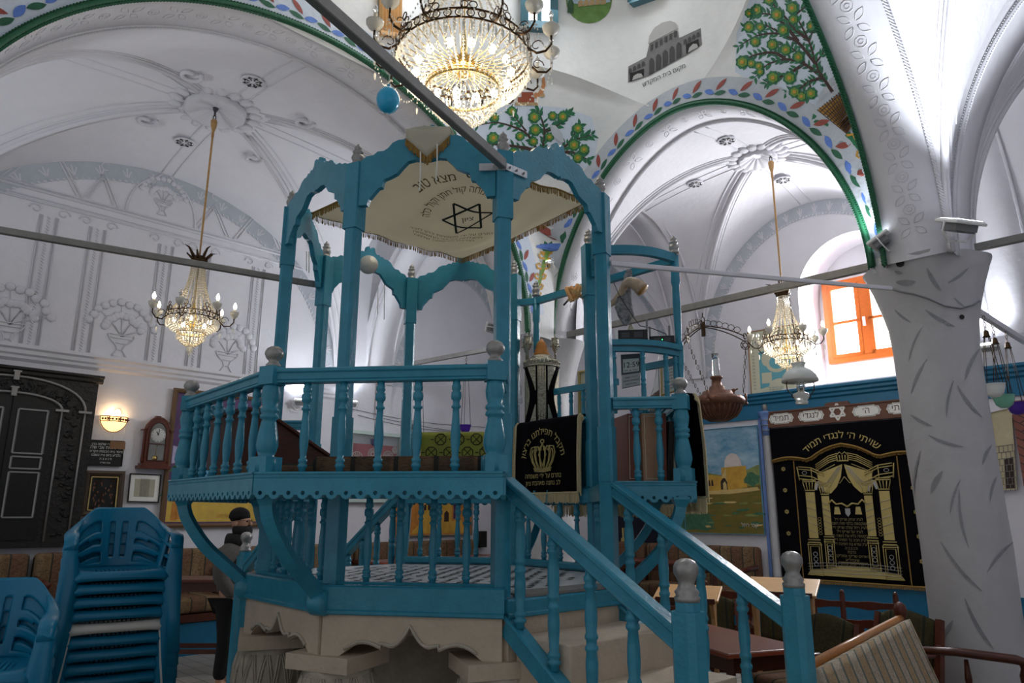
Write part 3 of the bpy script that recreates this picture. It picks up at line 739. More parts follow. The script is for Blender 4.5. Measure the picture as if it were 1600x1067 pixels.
# wall paintings above the short arch: an oval landscape and a grey domed hall with its caption
M_pgrey = mat('grey_wash_paint', (120,118,118), .7, var=.15, vs=14); M_pdark = mat('dark_grey_wash_paint', (70,68,68), .7, var=.15, vs=14); M_plight = mat('pale_grey_wash_paint', (176,174,172), .7)
M_meadow = mat('meadow_paint', (104,140,74), .7, var=.25, vs=9); M_skyp = mat('sky_paint', (168,188,206), .7, var=.1, vs=5); M_ochre = mat('ochre_paint', (176,150,110), .7, var=.15, vs=12); M_treed = mat('shadow_green_paint', (60,92,62), .7, var=.3, vs=20)
def wallpictures():
    mb = MB(); F = paint(BV_dome, .008); G = paint(BV_dome, .012)
    ov = [(917+36*cos(2*pi*k/24), 0+36*sin(2*pi*k/24)*1.0) for k in range(24)]
    poly_px(mb, [(u, v) for u, v in ov], 0)
    poly_px(mb, [(u, v) for u, v in ov if v < 4]+[(953, 4), (881, 4)] if False else [(883,4),(888,-20),(905,-34),(930,-34),(946,-20),(951,2),(920,8)], 1, F)
    for i in range(5): u = 900+i*9; poly_px(mb, [(u,11-i),(u,3-i),(u+4,-1-i),(u+8,2-i),(u+8,9-i)], 2, G)
    poly_px(mb, [(883,20),(884,2),(889,-4),(893,4),(893,21)], 3, G)
    trim(mb, [M_meadow, M_skyp, M_ochre, M_treed])
    mb = MB()
    poly_px(mb, [(979,103),(1007,88),(1012,67),(1056,46),(1058,58),(1092,42),(1094,68),(1070,85),(1010,118),(979,128)], 0)
    dm = [(1010,68),(1012,55),(1020,42),(1032,34),(1044,31),(1053,34),(1056,43)]; poly_px(mb, dm, 2, F)
    for i in range(6): u = 1014+i*7.3; v = 78-i*4.2; poly_px(mb, [(u,v),(u,v-9),(u+4,v-11),(u+4,v-2)], 1, F)
    for i in range(5): u = 1012+i*10.6; v = 116-i*6.2; poly_px(mb, [(u,v),(u,v-22),(u+3,v-27),(u+7,v-25),(u+8,v-20),(u+8,v-4)], 1, F)
    for i in range(4):
        u = 980+i*6.8; v = 114-i*3.6; poly_px(mb, [(u,v),(u,v-6),(u+2.5,v-9),(u+5,v-7),(u+5,v-2)], 1, F)
        u = 1066+i*6.6; v = 68-i*3.6; poly_px(mb, [(u,v),(u,v-6),(u+2.5,v-9),(u+5,v-7),(u+5,v-2)], 1, F)
    poly_px(mb, [(982,127),(982,114),(1004,106),(1004,118)], 3, F); poly_px(mb, [(1070,83),(1069,68),(1089,59),(1090,71)], 3, F)
    poly_px(mb, [(986,125),(988,118),(994,114),(1000,114),(1003,119)], 2, G); poly_px(mb, [(1073,81),(1075,73),(1081,67),(1087,67),(1089,72)], 2, G)
    vs, fs = text2d('מקום בית המקדש')
    h = [F(1036+x*9.5*.97+y*9.5*-.25, 119-y*9.5*.95-x*9.5*.45) for x, y in vs]
    if all(q is not None for q in h): mb.add(h, fs, 3)
    trim(mb, [M_pgrey, M_pdark, M_plight, M_ink])
    # old stains in the plaster and a bare patch
    mb = MB(); poly_px(mb, [(856,194),(866,196),(876,208),(880,222),(872,222),(860,210)], 0, G); trim(mb, M_greyband)
    # painted offering table and horn beside the tree
    mb = MB(); poly_px(mb, [(802,165),(838,165),(838,160),(802,160)], 0, F)
    for i, u in enumerate((806, 812)): poly_px(mb, [(u,160-i*8),(u+26-i*8,160-i*8),(u+26-i*8,152-i*8),(u,152-i*8)], 1, F)
    ribbon_px(mb, [(832,150),(842,146),(847,132),(846,120)], 9, 4, 2, F); ribbon_px(mb, [(842,150),(848,148)], 5, 5, 0, F)
    trim(mb, [M_ochre, M_tableedge, mat('tan_paint', (190,130,84), .7)])
wallpictures()
# drum windows, daylit
def drumwin(pts, n):
    mb = MB(); h = [paint(BV_dome, .03)(u, v) for u, v in pts]
    for i in range(len(h)): mb.beam(h[i], h[(i+1) % len(h)], .09, .09, 0)
    mb.beam((h[0]+h[1])/2, (h[2]+h[3])/2, .05, .05, 0); mb.beam((h[1]+h[2])/2, (h[0]+h[3])/2, .04, .04, 0)
    o = mb.build('window_%d' % n, M_teal, kind='structure')
    g = MB(); g.add([paint(BV_dome, .015)(u, v) for u, v in pts], [tuple(range(len(pts)))]); g.build('pane', M_skypane, o)
drumwin([(815,42),(862,44),(862,-58),(815,-60)], 2); drumwin([(986,2),(1030,-14),(1030,-120),(986,-105)], 3); mb = MB(); Fs = paint(BV_dome, .05)   # tan slatted shutter of the window left of the chandelier
for i in range(6): mb.beam(Fs(588+i*6, 58+i*1.2), Fs(588+i*6, -70), .034, .03, 0)
for v in (56, -6, -66): mb.beam(Fs(586, v), Fs(622, v+6), .05, .04, 0)
mb.build('window_4', M_woodlight, kind='structure')

# ---------- columns ----------
def column(a, b, seed, name='pillar'):
    c = Q(a, b, 0); rnd = random.Random(seed); mb = MB(); seg = 40; rows = []
    zz = [0,.15,.5,.9,1.3,1.7,2.1,2.5,2.8,3.0,3.15,3.3,3.45,3.5]
    for z in zz:
        r = .295
        if z < .5: r = .32
        if z > 2.8: r = .295+.11*((z-2.8)/.65)**1.6
        row = []
        for k in range(seg):
            t = 2*pi*k/seg; w = 1+.035*sin(3*t+z*1.7+seed)+.025*sin(5*t-z*2.3)+.012*sin(11*t+z*5)
            sq = 1
            if z > 3.0: sq = 1+.12*(abs(cos(2*(t-pi/4)))**1.0)*((z-3.0)/.5)
            row.append(c+Vector((cos(t)*r*w*sq, sin(t)*r*w*sq, z)))
        rows.append(row)
    mb.grid(rows, 0, True, cu=True); n = len(mb.v); mb.add(rows[-1], [tuple(range(seg))], 0)
    bv = BVHTree.FromPolygons([tuple(v) for v in mb.v], mb.f)
    return mb, bv
M_colplaster = mat('glossy_whitewash', (188,188,190), .42, var=.05, vs=4, bump=.3, bs=9, spec=.5)
M_vein = mat('grey_brush_stroke', (148,150,154), .5, var=.12, vs=30)
cr, bvr = column(6.35, 1.57, 1)
strokes = [(1448,415,1470,450,9),(1480,438,1512,414,7),(1446,480,1492,506,9),(1440,508,1420,560,4),(1449,557,1424,612,6),(1530,540,1508,590,8),(1490,590,1480,648,6),(1496,598,1536,648,7),(1424,644,1458,662,8),(1452,676,1508,694,7),
           (1474,732,1456,766,12),(1550,690,1536,722,7),(1558,740,1548,780,6),(1502,745,1486,800,5),(1500,760,1516,852,6),(1472,842,1540,922,8),(1584,842,1544,890,8),(1510,930,1556,1010,9),(1594,900,1566,976,8),(1492,965,1476,1000,10),(1440,700,1430,770,5),(1398,420,1410,423,8),(1400,437,1430,436,14),(1398,480,1424,500,6),(1490,460,1508,476,4)]
F = paint(bvr, .004)
for u0, v0, u1, v1, wd in strokes:
    d = Vector((u1-u0, v1-v0)); L = d.length; d.normalize(); A_ = []; B_ = []
    ok = True
    for k in range(9):
        t = k/8; ww = wd*.34*sin(pi*min(1, .04+t*.95))**.7; bo = sin(pi*t)*L*.05
        x, y = u0+d.x*L*t-d.y*bo, v0+d.y*L*t+d.x*bo
        p, q = F(x-d.y*ww, y+d.x*ww), F(x+d.y*ww, y-d.x*ww)
        if p is None or q is None: ok = False; break
        A_.append(p); B_.append(q)
    if ok: cr.grid([A_, B_], 1, False)
for u, v, r in ((1406,407,6.5), (1502,491,4)):        # round pipe holes
    cr.add([paint(bvr, .006)(u+cos(a)*r, v+sin(a)*r) for a in [i*pi/6 for i in range(12)]], [tuple(range(12))], 2)
cr.build('pillar', [M_colplaster, M_vein, M_ink], kind='structure')
cb, bvb = column(6.31, 5.70, 2); cb.build('pillar', M_colplaster, kind='structure')
cl, _ = column(-.5, 5.70, 3); cl.build('pillar', M_colplaster, kind='structure')
cn, _ = column(-.5, 1.55, 4); cn.build('pillar', M_colplaster, kind='structure')
# ================= the raised reading platform =================
OCT = dict(A=(-1.422,4.325), B=(-.871,3.716), C=(-.051,3.573), D=(.539,4.106), E=(.556,4.957), F=(.018,5.644), G=(-.840,5.747), H=(-1.425,5.228))
K8 = 'ABCDEFGH'
BC = Vector((-.437, 4.662, 0))
def o3(k, z=0): return Vector((OCT[k][0], OCT[k][1], z))
OUT = dict(A=(-1.935,4.175), B=(-1.130,3.235), C=(-.035,3.10), D=(1.0,4.02), E=(1.073,5.156), F=(.282,6.079), G=(-.86,6.2), H=(-1.88,5.26))
def w3(k, z=0): return Vector((OUT[k][0], OUT[k][1], z))
DECK, CURBB, SEAT, FASB, POSTT, RAILT = 1.161, 1.073, 1.715, 1.60, 3.435, 2.185
bimah = thing('bimah', 'octagonal blue painted prayer platform with arched canopy frame in the middle of the hall', 'platform', (BC.x, BC.y, 0))
def rad(k, d, z): 
    p = o3(k, z); v = Vector((p.x-BC.x, p.y-BC.y, 0)).normalized(); return p+v*d
# stone base: apron with ogee edges, capitals and stub columns
mb = MB()
def apron(k0, k1):
    P, Qq = rad(k0, .045, 0), rad(k1, .045, 0); L = (Qq-P).length; ux = (Qq-P).normalized()
    top = CURBB; bot = .885
    def arc(x0, z0, x1, z1, bulge, n=7):
        r = []
        for i in range(n+1):
            t = i/n; r.append((x0+(x1-x0)*t, z0+(z1-z0)*t+bulge*sin(pi*t)))
        return r
    a, m = .10*L, .5*L
    lo = [(0, bot), (a, bot)]+arc(a, bot, .34*L, bot+.035, .042)[1:]+[(.34*L, bot+.055)]+arc(.345*L, bot+.06, m, bot+.135, -.045)[1:]
    lo += [(L-x, z) for x, z in reversed(lo[:-1])]
    poly = [(0, top), ]+lo+[(L, top)]
    mb.prism([(x, z) for x, z in poly][::-1], P-ux.cross(UP)*-.0, ux, UP, .07, 0)
    n = ux.cross(UP); off = n*.04 if (P+n*.1-BC).length > (P-BC).length else n*-.04
    mb.tube([P+off+ux*x+UP*(z+.012) for x, z in lo[2:-2]], .009, 4, 1)
for i in range(8):
    if K8[i] == 'C': 
        P, Qq = rad('C', .045, 0), rad('D', .045, 0); mb.prism([(0, .6), ((Qq-P).length, .6), ((Qq-P).length, CURBB), (0, CURBB)], P, (Qq-P).normalized(), UP, .07, 0)
    else: apron(K8[i], K8[(i+1) % 8])
mb.prism([(rad(k, -.02, 0).x, rad(k, -.02, 0).y) for k in K8], (0, 0, CURBB-.05), (1, 0, 0), (0, 1, 0), .1, 0)
mb.build('stone_apron', [M_stone, M_stonecap], bimah)
for k in K8:
    p = rad(k, -.07, 0); a = atan2(p.y-BC.y, p.x-BC.x); m2 = MB()
    m2.box((p.x, p.y, .855), (.34, .36, .07), a, 0)
    prof = [(.17,.82),(.165,.80),(.185,.72),(.19,.64),(.17,.54),(.145,.47),(.13,.45),(.15,.43),(.15,.40),(.12,.38),(.12,.1),(.17,.08),(.17,0)]
    m2.lathe(prof[::-1], (p.x, p.y, 0), 20, 1)
    for q in range(14):              # carved chevrons of the capital
        t = 2*pi*q/14
        for s in (-1, 1):
            for d in (0, .035):
                m2.tube([p+Vector((cos(t+s*g)*r_, sin(t+s*g)*r_, z)) for z, r_, g in ((.79,.168,.0+d*2),(.72,.188,.08+d*2),(.64,.192,.15+d*2),(.55,.175,.21+d*2))], .007, 4, 1)
    m2.build('stone_column', [M_stone, M_stonecap], bimah)
mb = MB(); mb.lathe([(.42,0),(.42,CURBB-.1)], (BC.x, BC.y, 0), 12, 0); mb.build('stone_core', M_stonecap, bimah)
# deck of pierced white tiles
M_deck = mat('white_deck_tile', (200,202,204), .32, var=.05, vs=8)
mb = MB(); mb.prism([(o3(k).x, o3(k).y) for k in K8], (0, 0, DECK-.015), (1, 0, 0), (0, 1, 0), .03, 0)
ux = (o3('C')-o3('B')).normalized(); uy = UP.cross(ux); rnd = random.Random(2)
for i in range(-5, 6):
    for j in range(-5, 6):
        c = BC+ux*(i*.17)+uy*(j*.17)
        if (c-BC).length > .86: continue
        for q in range(4):
            t = q*pi/2+pi/4; d = ux*cos(t)+uy*sin(t); n = UP.cross(d)
            if rnd.random() < .85: mb.add([c+d*.028+UP*(DECK+.002), c+d*.082+n*.027+UP*(DECK+.002), c+d*.082-n*.027+UP*(DECK+.002)], [(0, 1, 2)], 1)
mb.build('deck', [M_deck, M_ink], bimah)
# curb: moulded blue board round the deck
mb = MB()
for i in range(8):
    k0, k1 = K8[i], K8[(i+1) % 8]; hi = DECK+.045 if k0 not in 'CG' else DECK-.005
    P, Qq = rad(k0, .06, 0), rad(k1, .06, 0); ext = (Qq-P).normalized()*.005
    zc = (CURBB+hi)/2
    mb.beam(P-ext+UP*zc, Qq+ext+UP*zc, .07, hi-CURBB, 0, ch=.008)
    mb.beam(P-ext+UP*(CURBB+.012), Qq+ext+UP*(CURBB+.012), .085, .024, 0, ch=.006)
    if k0 not in 'CG':
        P2, Q2 = rad(k0, .0, DECK+.03), rad(k1, .0, DECK+.03); mb.beam(P2, Q2, .07, .05, 0, ch=.012)
mb.build('curb', M_blue, bimah)
mb = MB(); P, Qq = rad('C', .0, DECK+.004), rad('D', .0, DECK+.004); d = (Qq-P).normalized(); mb.beam(P+d*.08, Qq-d*.05, .16, .014, 0); mb.build('metal_threshold', M_iron, bimah, label='worn metal threshold strip')
# posts with silver finials
fin_prof = [(.034,0),(.034,.012),(.026,.018),(.03,.03),(.036,.045),(.03,.062),(.02,.07),(.03,.078),(.03,.084),(.016,.092),(.022,.1),(.021,.11),(.008,.124),(.006,.132),(0,.136)]
for k in K8:
    p = o3(k); a = atan2(p.y-BC.y, p.x-BC.x); mb = MB()
    rot = a
    def sq(z0, z1, w, ch):
        x = Vector((cos(rot), sin(rot), 0)); mb.beam(p+UP*z0, p+UP*z1, w, w, 0, up=x, ch=ch)
    sq(DECK, SEAT, .078, .004); sq(SEAT, 2.02, .088, .012); sq(2.02, 3.05, .078, .014); sq(3.05, POSTT, .09, .004)
    post = mb.build('post', M_blue, bimah)
    f = MB(); f.lathe(fin_prof, p+UP*POSTT, 14, 0); f.build('finial', M_silver, post, label='turned silver finial')
# canopy boards, sawn to a stepped ogee outline
half_top = [(.0,.0),(.05,.005),(.08,.03),(.13,.035),(.16,.055),(.20,.055),(.23,.07),(.26,.10),(.30,.115),(.335,.115),(.36,.13),(.385,.125),(.40,.14),(.425,.135),(.445,.15),(.455,.185),(.48,.19),(.49,.175),(.5,.172)]
half_bot = [(.04,-.26),(.10,-.26),(.115,-.225),(.15,-.19),(.175,-.165),(.200,-.160),(.206,-.125),(.215,-.115),(.25,-.105),(.30,-.085),(.335,-.05),(.37,-.02),(.42,-.012),(.465,-.018),(.49,-.022),(.5,-.012)]
def board(k0, k1, s=1.0):
    P, Qq = o3(k0), o3(k1); L = (Qq-P).length; u = (Qq-P).normalized(); mb = MB()
    top = half_top+[(1-x, z) for x, z in reversed(half_top[:-1])]; bot = half_bot+[(1-x, z) for x, z in reversed(half_bot[:-1])]
    xs = sorted(set([x for x, _ in top]+[x for x, _ in bot if .04 <= x <= .96]))
    def ev(pl, x):
        for i in range(len(pl)-1):
            if pl[i][0] <= x <= pl[i+1][0] and pl[i+1][0] > pl[i][0]: t = (x-pl[i][0])/(pl[i+1][0]-pl[i][0]); return pl[i][1]*(1-t)+pl[i+1][1]*t
        return pl[-1][1]
    n = Vector((u.y, -u.x, 0)); c = (P+Qq)/2
    if (c+n-BC).length < (c-BC).length: n = -n
    th = .034; off = n*.025
    poly = [(x*L, z*s) for x, z in bot]+[(x*L, z*s) for x, z in reversed(top)]
    # outline as columns of quads so the deep notches stay clean
    X = sorted(set([x for x, _ in bot]+[x for x, _ in top if .04 <= x <= .96]))
    X = [x for i, x in enumerate(X) if i == 0 or x-X[i-1] > .004]
    rows = []
    for sgn in (1, -1):
        rows.append([P+u*(x*L)+UP*(POSTT+ev(bot, x)*s)+off+n*(sgn*th/2) for x in X]); rows.append([P+u*(x*L)+UP*(POSTT+ev(top, x)*s)+off+n*(sgn*th/2) for x in X])
    m = len(X)
    vs = rows[0]+rows[1]+rows[3]+rows[2]
    fs = []
    for j in range(m-1):
        for r in range(4): r2 = (r+1) % 4; fs.append((r*m+j, r*m+j+1, r2*m+j+1, r2*m+j))
    fs.append((0, m, 2*m, 3*m)); fs.append((m-1, 4*m-1, 3*m-1, 2*m-1))
    mb.add(vs, fs, 0)
    mb.build('canopy_board', M_blue, bimah)
for i in range(8):
    if K8[i] != 'E': board(K8[i], K8[(i+1) % 8])     # the desk side stays open
# bench ring: seat slab, scalloped fascia with drilled holes, brackets
def inner_pt(k, z): return rad(k, -.02, z)
runs = [['H','A','B','C'], ['D','E','F','G']]
for run in runs:
    mb = MB()
    for i in range(len(run)-1):
        a, b = run[i], run[i+1]
        mb.add([inner_pt(a, SEAT-.03), inner_pt(b, SEAT-.03), w3(b, SEAT-.03), w3(a, SEAT-.03), inner_pt(a, SEAT), inner_pt(b, SEAT), w3(b, SEAT), w3(a, SEAT)],
               [(3,2,1,0),(4,5,6,7),(0,1,5,4),(2,3,7,6),(1,2,6,5),(3,0,4,7)], 0)
        mb.beam(inner_pt(a, SEAT-.06), inner_pt(b, SEAT-.06), .05, .09, 0)
    mb.build('bench_seat', M_blue, bimah)
def fascia(P, Qq, n):
    L = (Qq-P).length; u = (Qq-P).normalized(); mb = MB(); nr = Vector((u.y, -u.x, 0))
    c = (P+Qq)/2
    zh = FASB+.026; r0, r1 = .0095, .026; th = .022; z1 = SEAT
    for z, w_, h_ in ((SEAT-.004, .034, .012), (SEAT-.022, .028, .008)): mb.beam(P+UP*z, Qq+UP*z, w_, h_, 0, ch=.003)
    m = max(3, round(L/n)); sp = L/m; hw = sp/2; seg = 36
    for i in range(m):
        c = P+u*(sp*(i+.5))+UP*zh; O = []; H = []
        angs = sorted([2*pi*q/seg for q in range(seg)]+[atan2(z1-zh, hw), pi-atan2(z1-zh, hw), -atan2(.008, hw)+2*pi, pi+atan2(.008, hw), 2*pi-.32, pi+.32])
        for t in angs:
            ct, st = cos(t), sin(t); dx = hw/max(1e-6, abs(ct))
            if st >= 0: d_ = min(dx, (z1-zh)/max(1e-6, st))
            else: d_ = max(min(r1, dx), min(dx, .008/max(1e-6, -st)))
            O.append((ct*d_, st*d_)); H.append((ct*r0, st*r0))
        k = len(angs); vs = []
        for s_ in (1, -1):
            for pl in (H, O): vs += [c+u*x+UP*z+nr*(s_*th/2) for x, z in pl]
        fs = []
        for q in range(k):
            q2 = (q+1) % k; fs += [(q, q2, k+q2, k+q), (2*k+q, 3*k+q, 3*k+q2, 2*k+q2), (k+q, k+q2, 3*k+q2, 3*k+q), (q, 2*k+q, 2*k+q2, q2)]
        mb.add(vs, fs, 0)
    return mb.build('fascia', M_blue, bimah)
for run in runs:
    for i in range(len(run)-1): fascia(w3(run[i]), w3(run[i+1]), .066)
for k in 'CDGH': fascia(rad(k, .03, 0), w3(k), .066)
for k in 'ABCDEFGH':
    d = (w3(k)-o3(k)); d.z = 0; L = d.length; d.normalize(); mb = MB()
    if k in 'C': continue
    path = [(L-.08,FASB+.03),(L-.08,FASB-.02),(L-.10,FASB-.09),(L*.62,FASB-.24),(L*.38,FASB-.35),(L*.2,FASB-.43),(.07,CURBB+.035)]
    p3 = []
    for i in range(len(path)-1):
        for q in range(4): t = q/4; p3.append((path[i][0]*(1-t)+path[i+1][0]*t, path[i][1]*(1-t)+path[i+1][1]*t))
    p3.append(path[-1])
    for _ in range(3): p3 = [p3[0]]+[((p3[i-1][0]+2*p3[i][0]+p3[i+1][0])/4, (p3[i-1][1]+2*p3[i][1]+p3[i+1][1])/4) for i in range(1, len(p3)-1)]+[p3[-1]]
    rr = [.062 if i < 2 else .062-.023*min(1, (i-1)/3) for i in range(len(p3))]
    pts = [o3(k)+d*x+UP*z for x, z in p3]
    mb.tube(pts, rr, 4, 0, sm=False, sq=(1.0, 1.0), up=d.cross(UP).cross(Vector((0,0,1))) if False else None)
    sc = o3(k)+d*.085+UP*(CURBB+.05); n = d.cross(UP)
    mb.lathe([(.001,-.045),(.055,-.045),(.06,-.03),(.06,.03),(.055,.045),(.001,.045)], sc, 12, 0, Matrix([[n.x, d.x, 0, 0],[n.y, d.y, 0, 0],[0, 0, 1, 0],[0,0,0,1]]) @ Matrix.Rotation(pi/2, 4, 'Y'))
    mb.build('bracket', M_blue, bimah)
# turned balusters
def turned(H, r):
    p = [(.85,0),(.85,.05),(1.15,.06),(1.15,.085),(.8,.10),(1.1,.115),(1.1,.14),(.75,.155),(.8,.2),(1.05,.3),(1.15,.4),(.95,.52),(.8,.62),(.75,.68),(1.1,.69),(1.1,.71),(.8,.72),(.8,.77),(1.15,.785),(1.25,.82),(1.15,.86),(.8,.875),(1.05,.89),(1.1,.93),(.9,.95),(.85,1)]
    return [(a*r, z*H) for a, z in p]
def turned_slim(H, r):
    p = [(.8,0),(.8,.04),(1.1,.05),(1.1,.07),(.8,.08),(1.05,.10),(1.05,.125),(.75,.14),(.95,.28),(1.0,.36),(.85,.44),(1.05,.455),(1.05,.475),(.85,.485),(.85,.52),(1.05,.53),(1.05,.55),(.85,.57),(1.0,.66),(.95,.76),(.75,.86),(1.05,.875),(1.05,.9),(.8,.91),(1.05,.93),(1.05,.955),(.8,.97),(.8,1)]
    return [(a*r, z*H) for a, z in p]
newel_prof = [(.052,0),(.052,.06),(.035,.075),(.042,.09),(.05,.12),(.046,.16),(.035,.22),(.031,.235),(.042,.242),(.042,.256),(.034,.262),(.042,.27),(.042,.284),(.033,.292),(.04,.32),(.044,.35),(.038,.385),(.034,.395)]
ballprof = [(.034,0),(.034,.012),(.026,.02),(.022,.028),(.034,.04),(.043,.058),(.043,.07),(.034,.088),(.018,.098),(0,.1)]
def lathe_obj(name, prof, p, m, par, seg=12, label=None):
    mb = MB(); mb.lathe(prof, p, seg); return mb.build(name, m, par, label)
proto = {}
def inst(key, name, prof, p, par, seg=12):       # identical turned pieces share one mesh
    if key not in proto:
        mb = MB(); mb.lathe(prof, (0, 0, 0), seg); o = mb.build(name, M_blue, None); proto[key] = o; first = True
    else: o = proto[key].copy(); COL.objects.link(o)
    o.parent = par; o.location = Vector(p)-par.location; return o
def balusters(P, Qq, n, z0, z1, r, par, slim=False, ends=(.0, .0), key=None):
    H = z1-z0
    for i in range(n):
        t = (i+1)/(n+1); p = P+(Qq-P)*t; p = Vector((p.x, p.y, z0))
        inst((round(H, 3), r, slim), 'baluster', (turned_slim if slim else turned)(H, r), p, par)
# lower balustrade between curb and bench
for k0, k1, n in (('A','B',5),('B','C',4),('D','E',4),('E','F',4),('F','G',5),('H','A',5)):
    balusters(o3(k0), o3(k1), n, DECK+.05, SEAT-.1, .019, bimah)
# upper railing on the outer edge of the bench
def inset(k, d): 
    p = w3(k); v = Vector((BC.x-p.x, BC.y-p.y, 0)).normalized(); return p+v*d
def railing(P, Qq, n, newels, zt=RAILT):
    mb = MB(); u = (Qq-P).normalized()
    mb.beam(P+UP*(zt-.035), Qq+UP*(zt-.035), .055, .045, 0, ch=.008); mb.beam(P+UP*(zt-.01), Qq+UP*(zt-.01), .075, .022, 0, ch=.006); mb.beam(P+UP*(zt-.06), Qq+UP*(zt-.06), .06, .012, 0, ch=.003)
    mb.build('rail', M_blue, bimah)
    balusters(P, Qq, n, SEAT, zt-.062, .019, bimah)
def newel(k, p, zt=RAILT):
    mb = MB(); mb.lathe([(r, z*(zt-SEAT-.07)/.395) for r, z in newel_prof], p+UP*SEAT, 14); mb.box(p+UP*(SEAT+.035), (.1, .1, .07), atan2(p.y-BC.y, p.x-BC.x)); mb.box(p+UP*(zt-.03), (.085, .085, .085), atan2(p.y-BC.y, p.x-BC.x))
    nw = mb.build('newel', M_blue, bimah); lathe_obj('newel_ball', ballprof, p+UP*(zt+.012), M_silver, nw, 14, 'silver painted ball finial')
NW = {k: inset(k, .055) for k in OUT}
NW['C'] = Vector((-.075, 3.155, 0)); NW['D'] = Vector((.955, 4.05, 0))
for k in 'ABCDEFGH': newel(k, NW[k])
for a, b, n in (('H','A',5),('A','B',6),('B','C',5),('D','E',5),('E','F',5),('F','G',6)): railing(NW[a], NW[b], n, 0)
for k in 'CDGH':
    p = o3(k); d = (p-NW[k]).normalized(); railing(NW[k], p-d*.04, 2 if k in 'DH' else 2, 0)

# stone stairs and their railings
nst = Vector((.652, -.758, 0)); side = Vector((.758, .652, 0))
def stairs(Cp, Dp, n, name, lab, labs, tr=.34):
    side = (Dp-Cp).normalized(); wd = (Dp-Cp).length
    st = thing(name, lab, 'stairs', ((Cp+Dp)/2+n*.8))
    zs = DECK
    for i in range(7):
        z = DECK-.165*(i+1)
        if z < .02: break
        mb = MB(); c = (Cp+Dp)/2+n*(.07+tr*i/2+tr/2)
        mb.box((Cp+Dp)/2+n*(.085+tr*(i+.5))+UP*(z/2), (wd-.06, tr, z), atan2(side.y, side.x)); mb.build('step', M_stone, st, bevel=.006)
    for q, (P, lb) in enumerate(zip((Cp, Dp), labs)):
        rl_ = thing('stair_railing', lb, 'railing', P+n*.55)
        top = P+n*.05+UP*1.70; end = P+n*1.02+UP*1.13
        mb = MB(); dr = (end-top)
        for w_, h_, dz in ((.07,.028,.0),(.05,.055,-.035),(.064,.014,-.066)): mb.beam(top+UP*dz, end+UP*dz, w_, h_, 0, ch=.006)
        mb.build('handrail', M_blue, rl_)
        mb = MB(); b0 = P+n*.06+UP*1.035; b1 = P+n*1.03+UP*.40
        for w_, h_, dz in ((.06,.085,0),(.075,.02,.045)): mb.beam(b0+UP*dz, b1+UP*dz, w_, h_, 0, ch=.006)
        mb.build('bottom_rail', M_blue, rl_)
        for t in (.14, .36, .58, .80):
            p = P+n*(1.0*t); zt_ = 1.70+(1.13-1.70)*(t-.05)/.97-.075; zb = 1.035+(.40-1.035)*(t-.06)/.97+.055
            inst(('st', round(zt_-zb, 3)), 'baluster', turned_slim(zt_-zb, .0265), Vector((p.x, p.y, zb)), rl_)
        p = P+n*1.06; mb = MB(); mb.beam(p, p+UP*1.2, .105, .105, 0, up=n, ch=.022); mb.beam(p+UP*1.2, p+UP*1.235, .08, .08, 0, up=n, ch=.02); nw = mb.build('newel', M_blue, rl_)
        lathe_obj('newel_ball', [(.045,0),(.048,.015),(.04,.022),(.046,.034),(.036,.045),(.028,.062),(.036,.082),(.046,.1),(.046,.122),(.036,.14),(.018,.15),(0,.152)], p+UP*1.233, M_silver, nw, 16, 'worn silver painted ball finial')
stairs(o3('C'), o3('D'), nst, 'stone_stairs', 'beige stone steps climbing to the platform between two blue railings', ('blue stair railing in front, rising left to the bench corner', 'blue stair railing on the ark side of the steps'))
ng = Vector((-.667, .745, 0))
stairs(o3('G'), o3('H'), ng, 'stone_stairs', 'stone steps at the back of the platform, seen through the balusters', ('blue railing of the back stairs, seen through the front balusters', 'blue railing of the back stairs with its ball finial beside the standing man'), .19)

# tall frame of the corner seat: rails on an arc, turned uprights, bars
sf = thing('corner_seat_frame', 'tall open blue frame with curved rails over the shelf end of the platform', 'frame', (1.0, 4.9, 1.715))
X = Vector((1.105, 4.66, 0)); FF = Vector((.197, 5.66, 0)); DE = Vector((.60, 4.50, 0))
def arc3(P, Qq, z, bow, n=12):
    d = Qq-P; nn = Vector((d.y, -d.x, 0)).normalized()
    return [P+d*(i/n)+nn*(bow*sin(pi*i/n))+UP*z for i in range(n+1)]
def arcrail(P, Qq, z, bow, w_, h_, name='curved_rail'):
    mb = MB(); pts = arc3(P, Qq, z, bow)
    rows = []
    for i, p in enumerate(pts):
        t = (pts[min(i+1, len(pts)-1)]-pts[max(i-1, 0)]).normalized(); x = t.cross(UP)
        rows.append([p+x*w_/2-UP*h_/2, p-x*w_/2-UP*h_/2, p-x*w_/2+UP*h_/2, p+x*w_/2+UP*h_/2])
    mb.grid(rows, 0, False, cu=True); mb.add(rows[0]+rows[-1], [(0,1,2,3),(7,6,5,4)]); return mb.build(name, M_blue, sf)
arcrail(DE, X, 3.23, .07, .04, .06); arcrail(DE, X, 2.60, .08, .07, .035); arcrail(DE, X, 2.56, .07, .04, .03)
up_prof = [(.028,0),(.028,.1),(.02,.12),(.026,.2),(.028,.4),(.022,.6),(.03,.63),(.03,.66),(.022,.68),(.03,.8),(.032,.88),(.03,.9),(.03,.93),(.021,.95),(.024,1.05),(.028,1.2),(.024,1.33),(.032,1.36),(.03,1.4),(.03,1.55)]
for p in (X, FF):
    u_ = lathe_obj('upright', [(r, z*1.535/1.55) for r, z in up_prof], p+UP*SEAT, M_blue, sf)
    lathe_obj('finial', fin_prof, p+UP*3.265, M_silver, u_, 12, 'turned silver finial')
mb = MB(); mb.beam(X+UP*3.22, FF+UP*3.22, .045, .05, 0); mb.beam(FF+UP*3.22, o3('F', 3.2), .045, .05, 0); mb.build('top_bar', M_blue, sf)
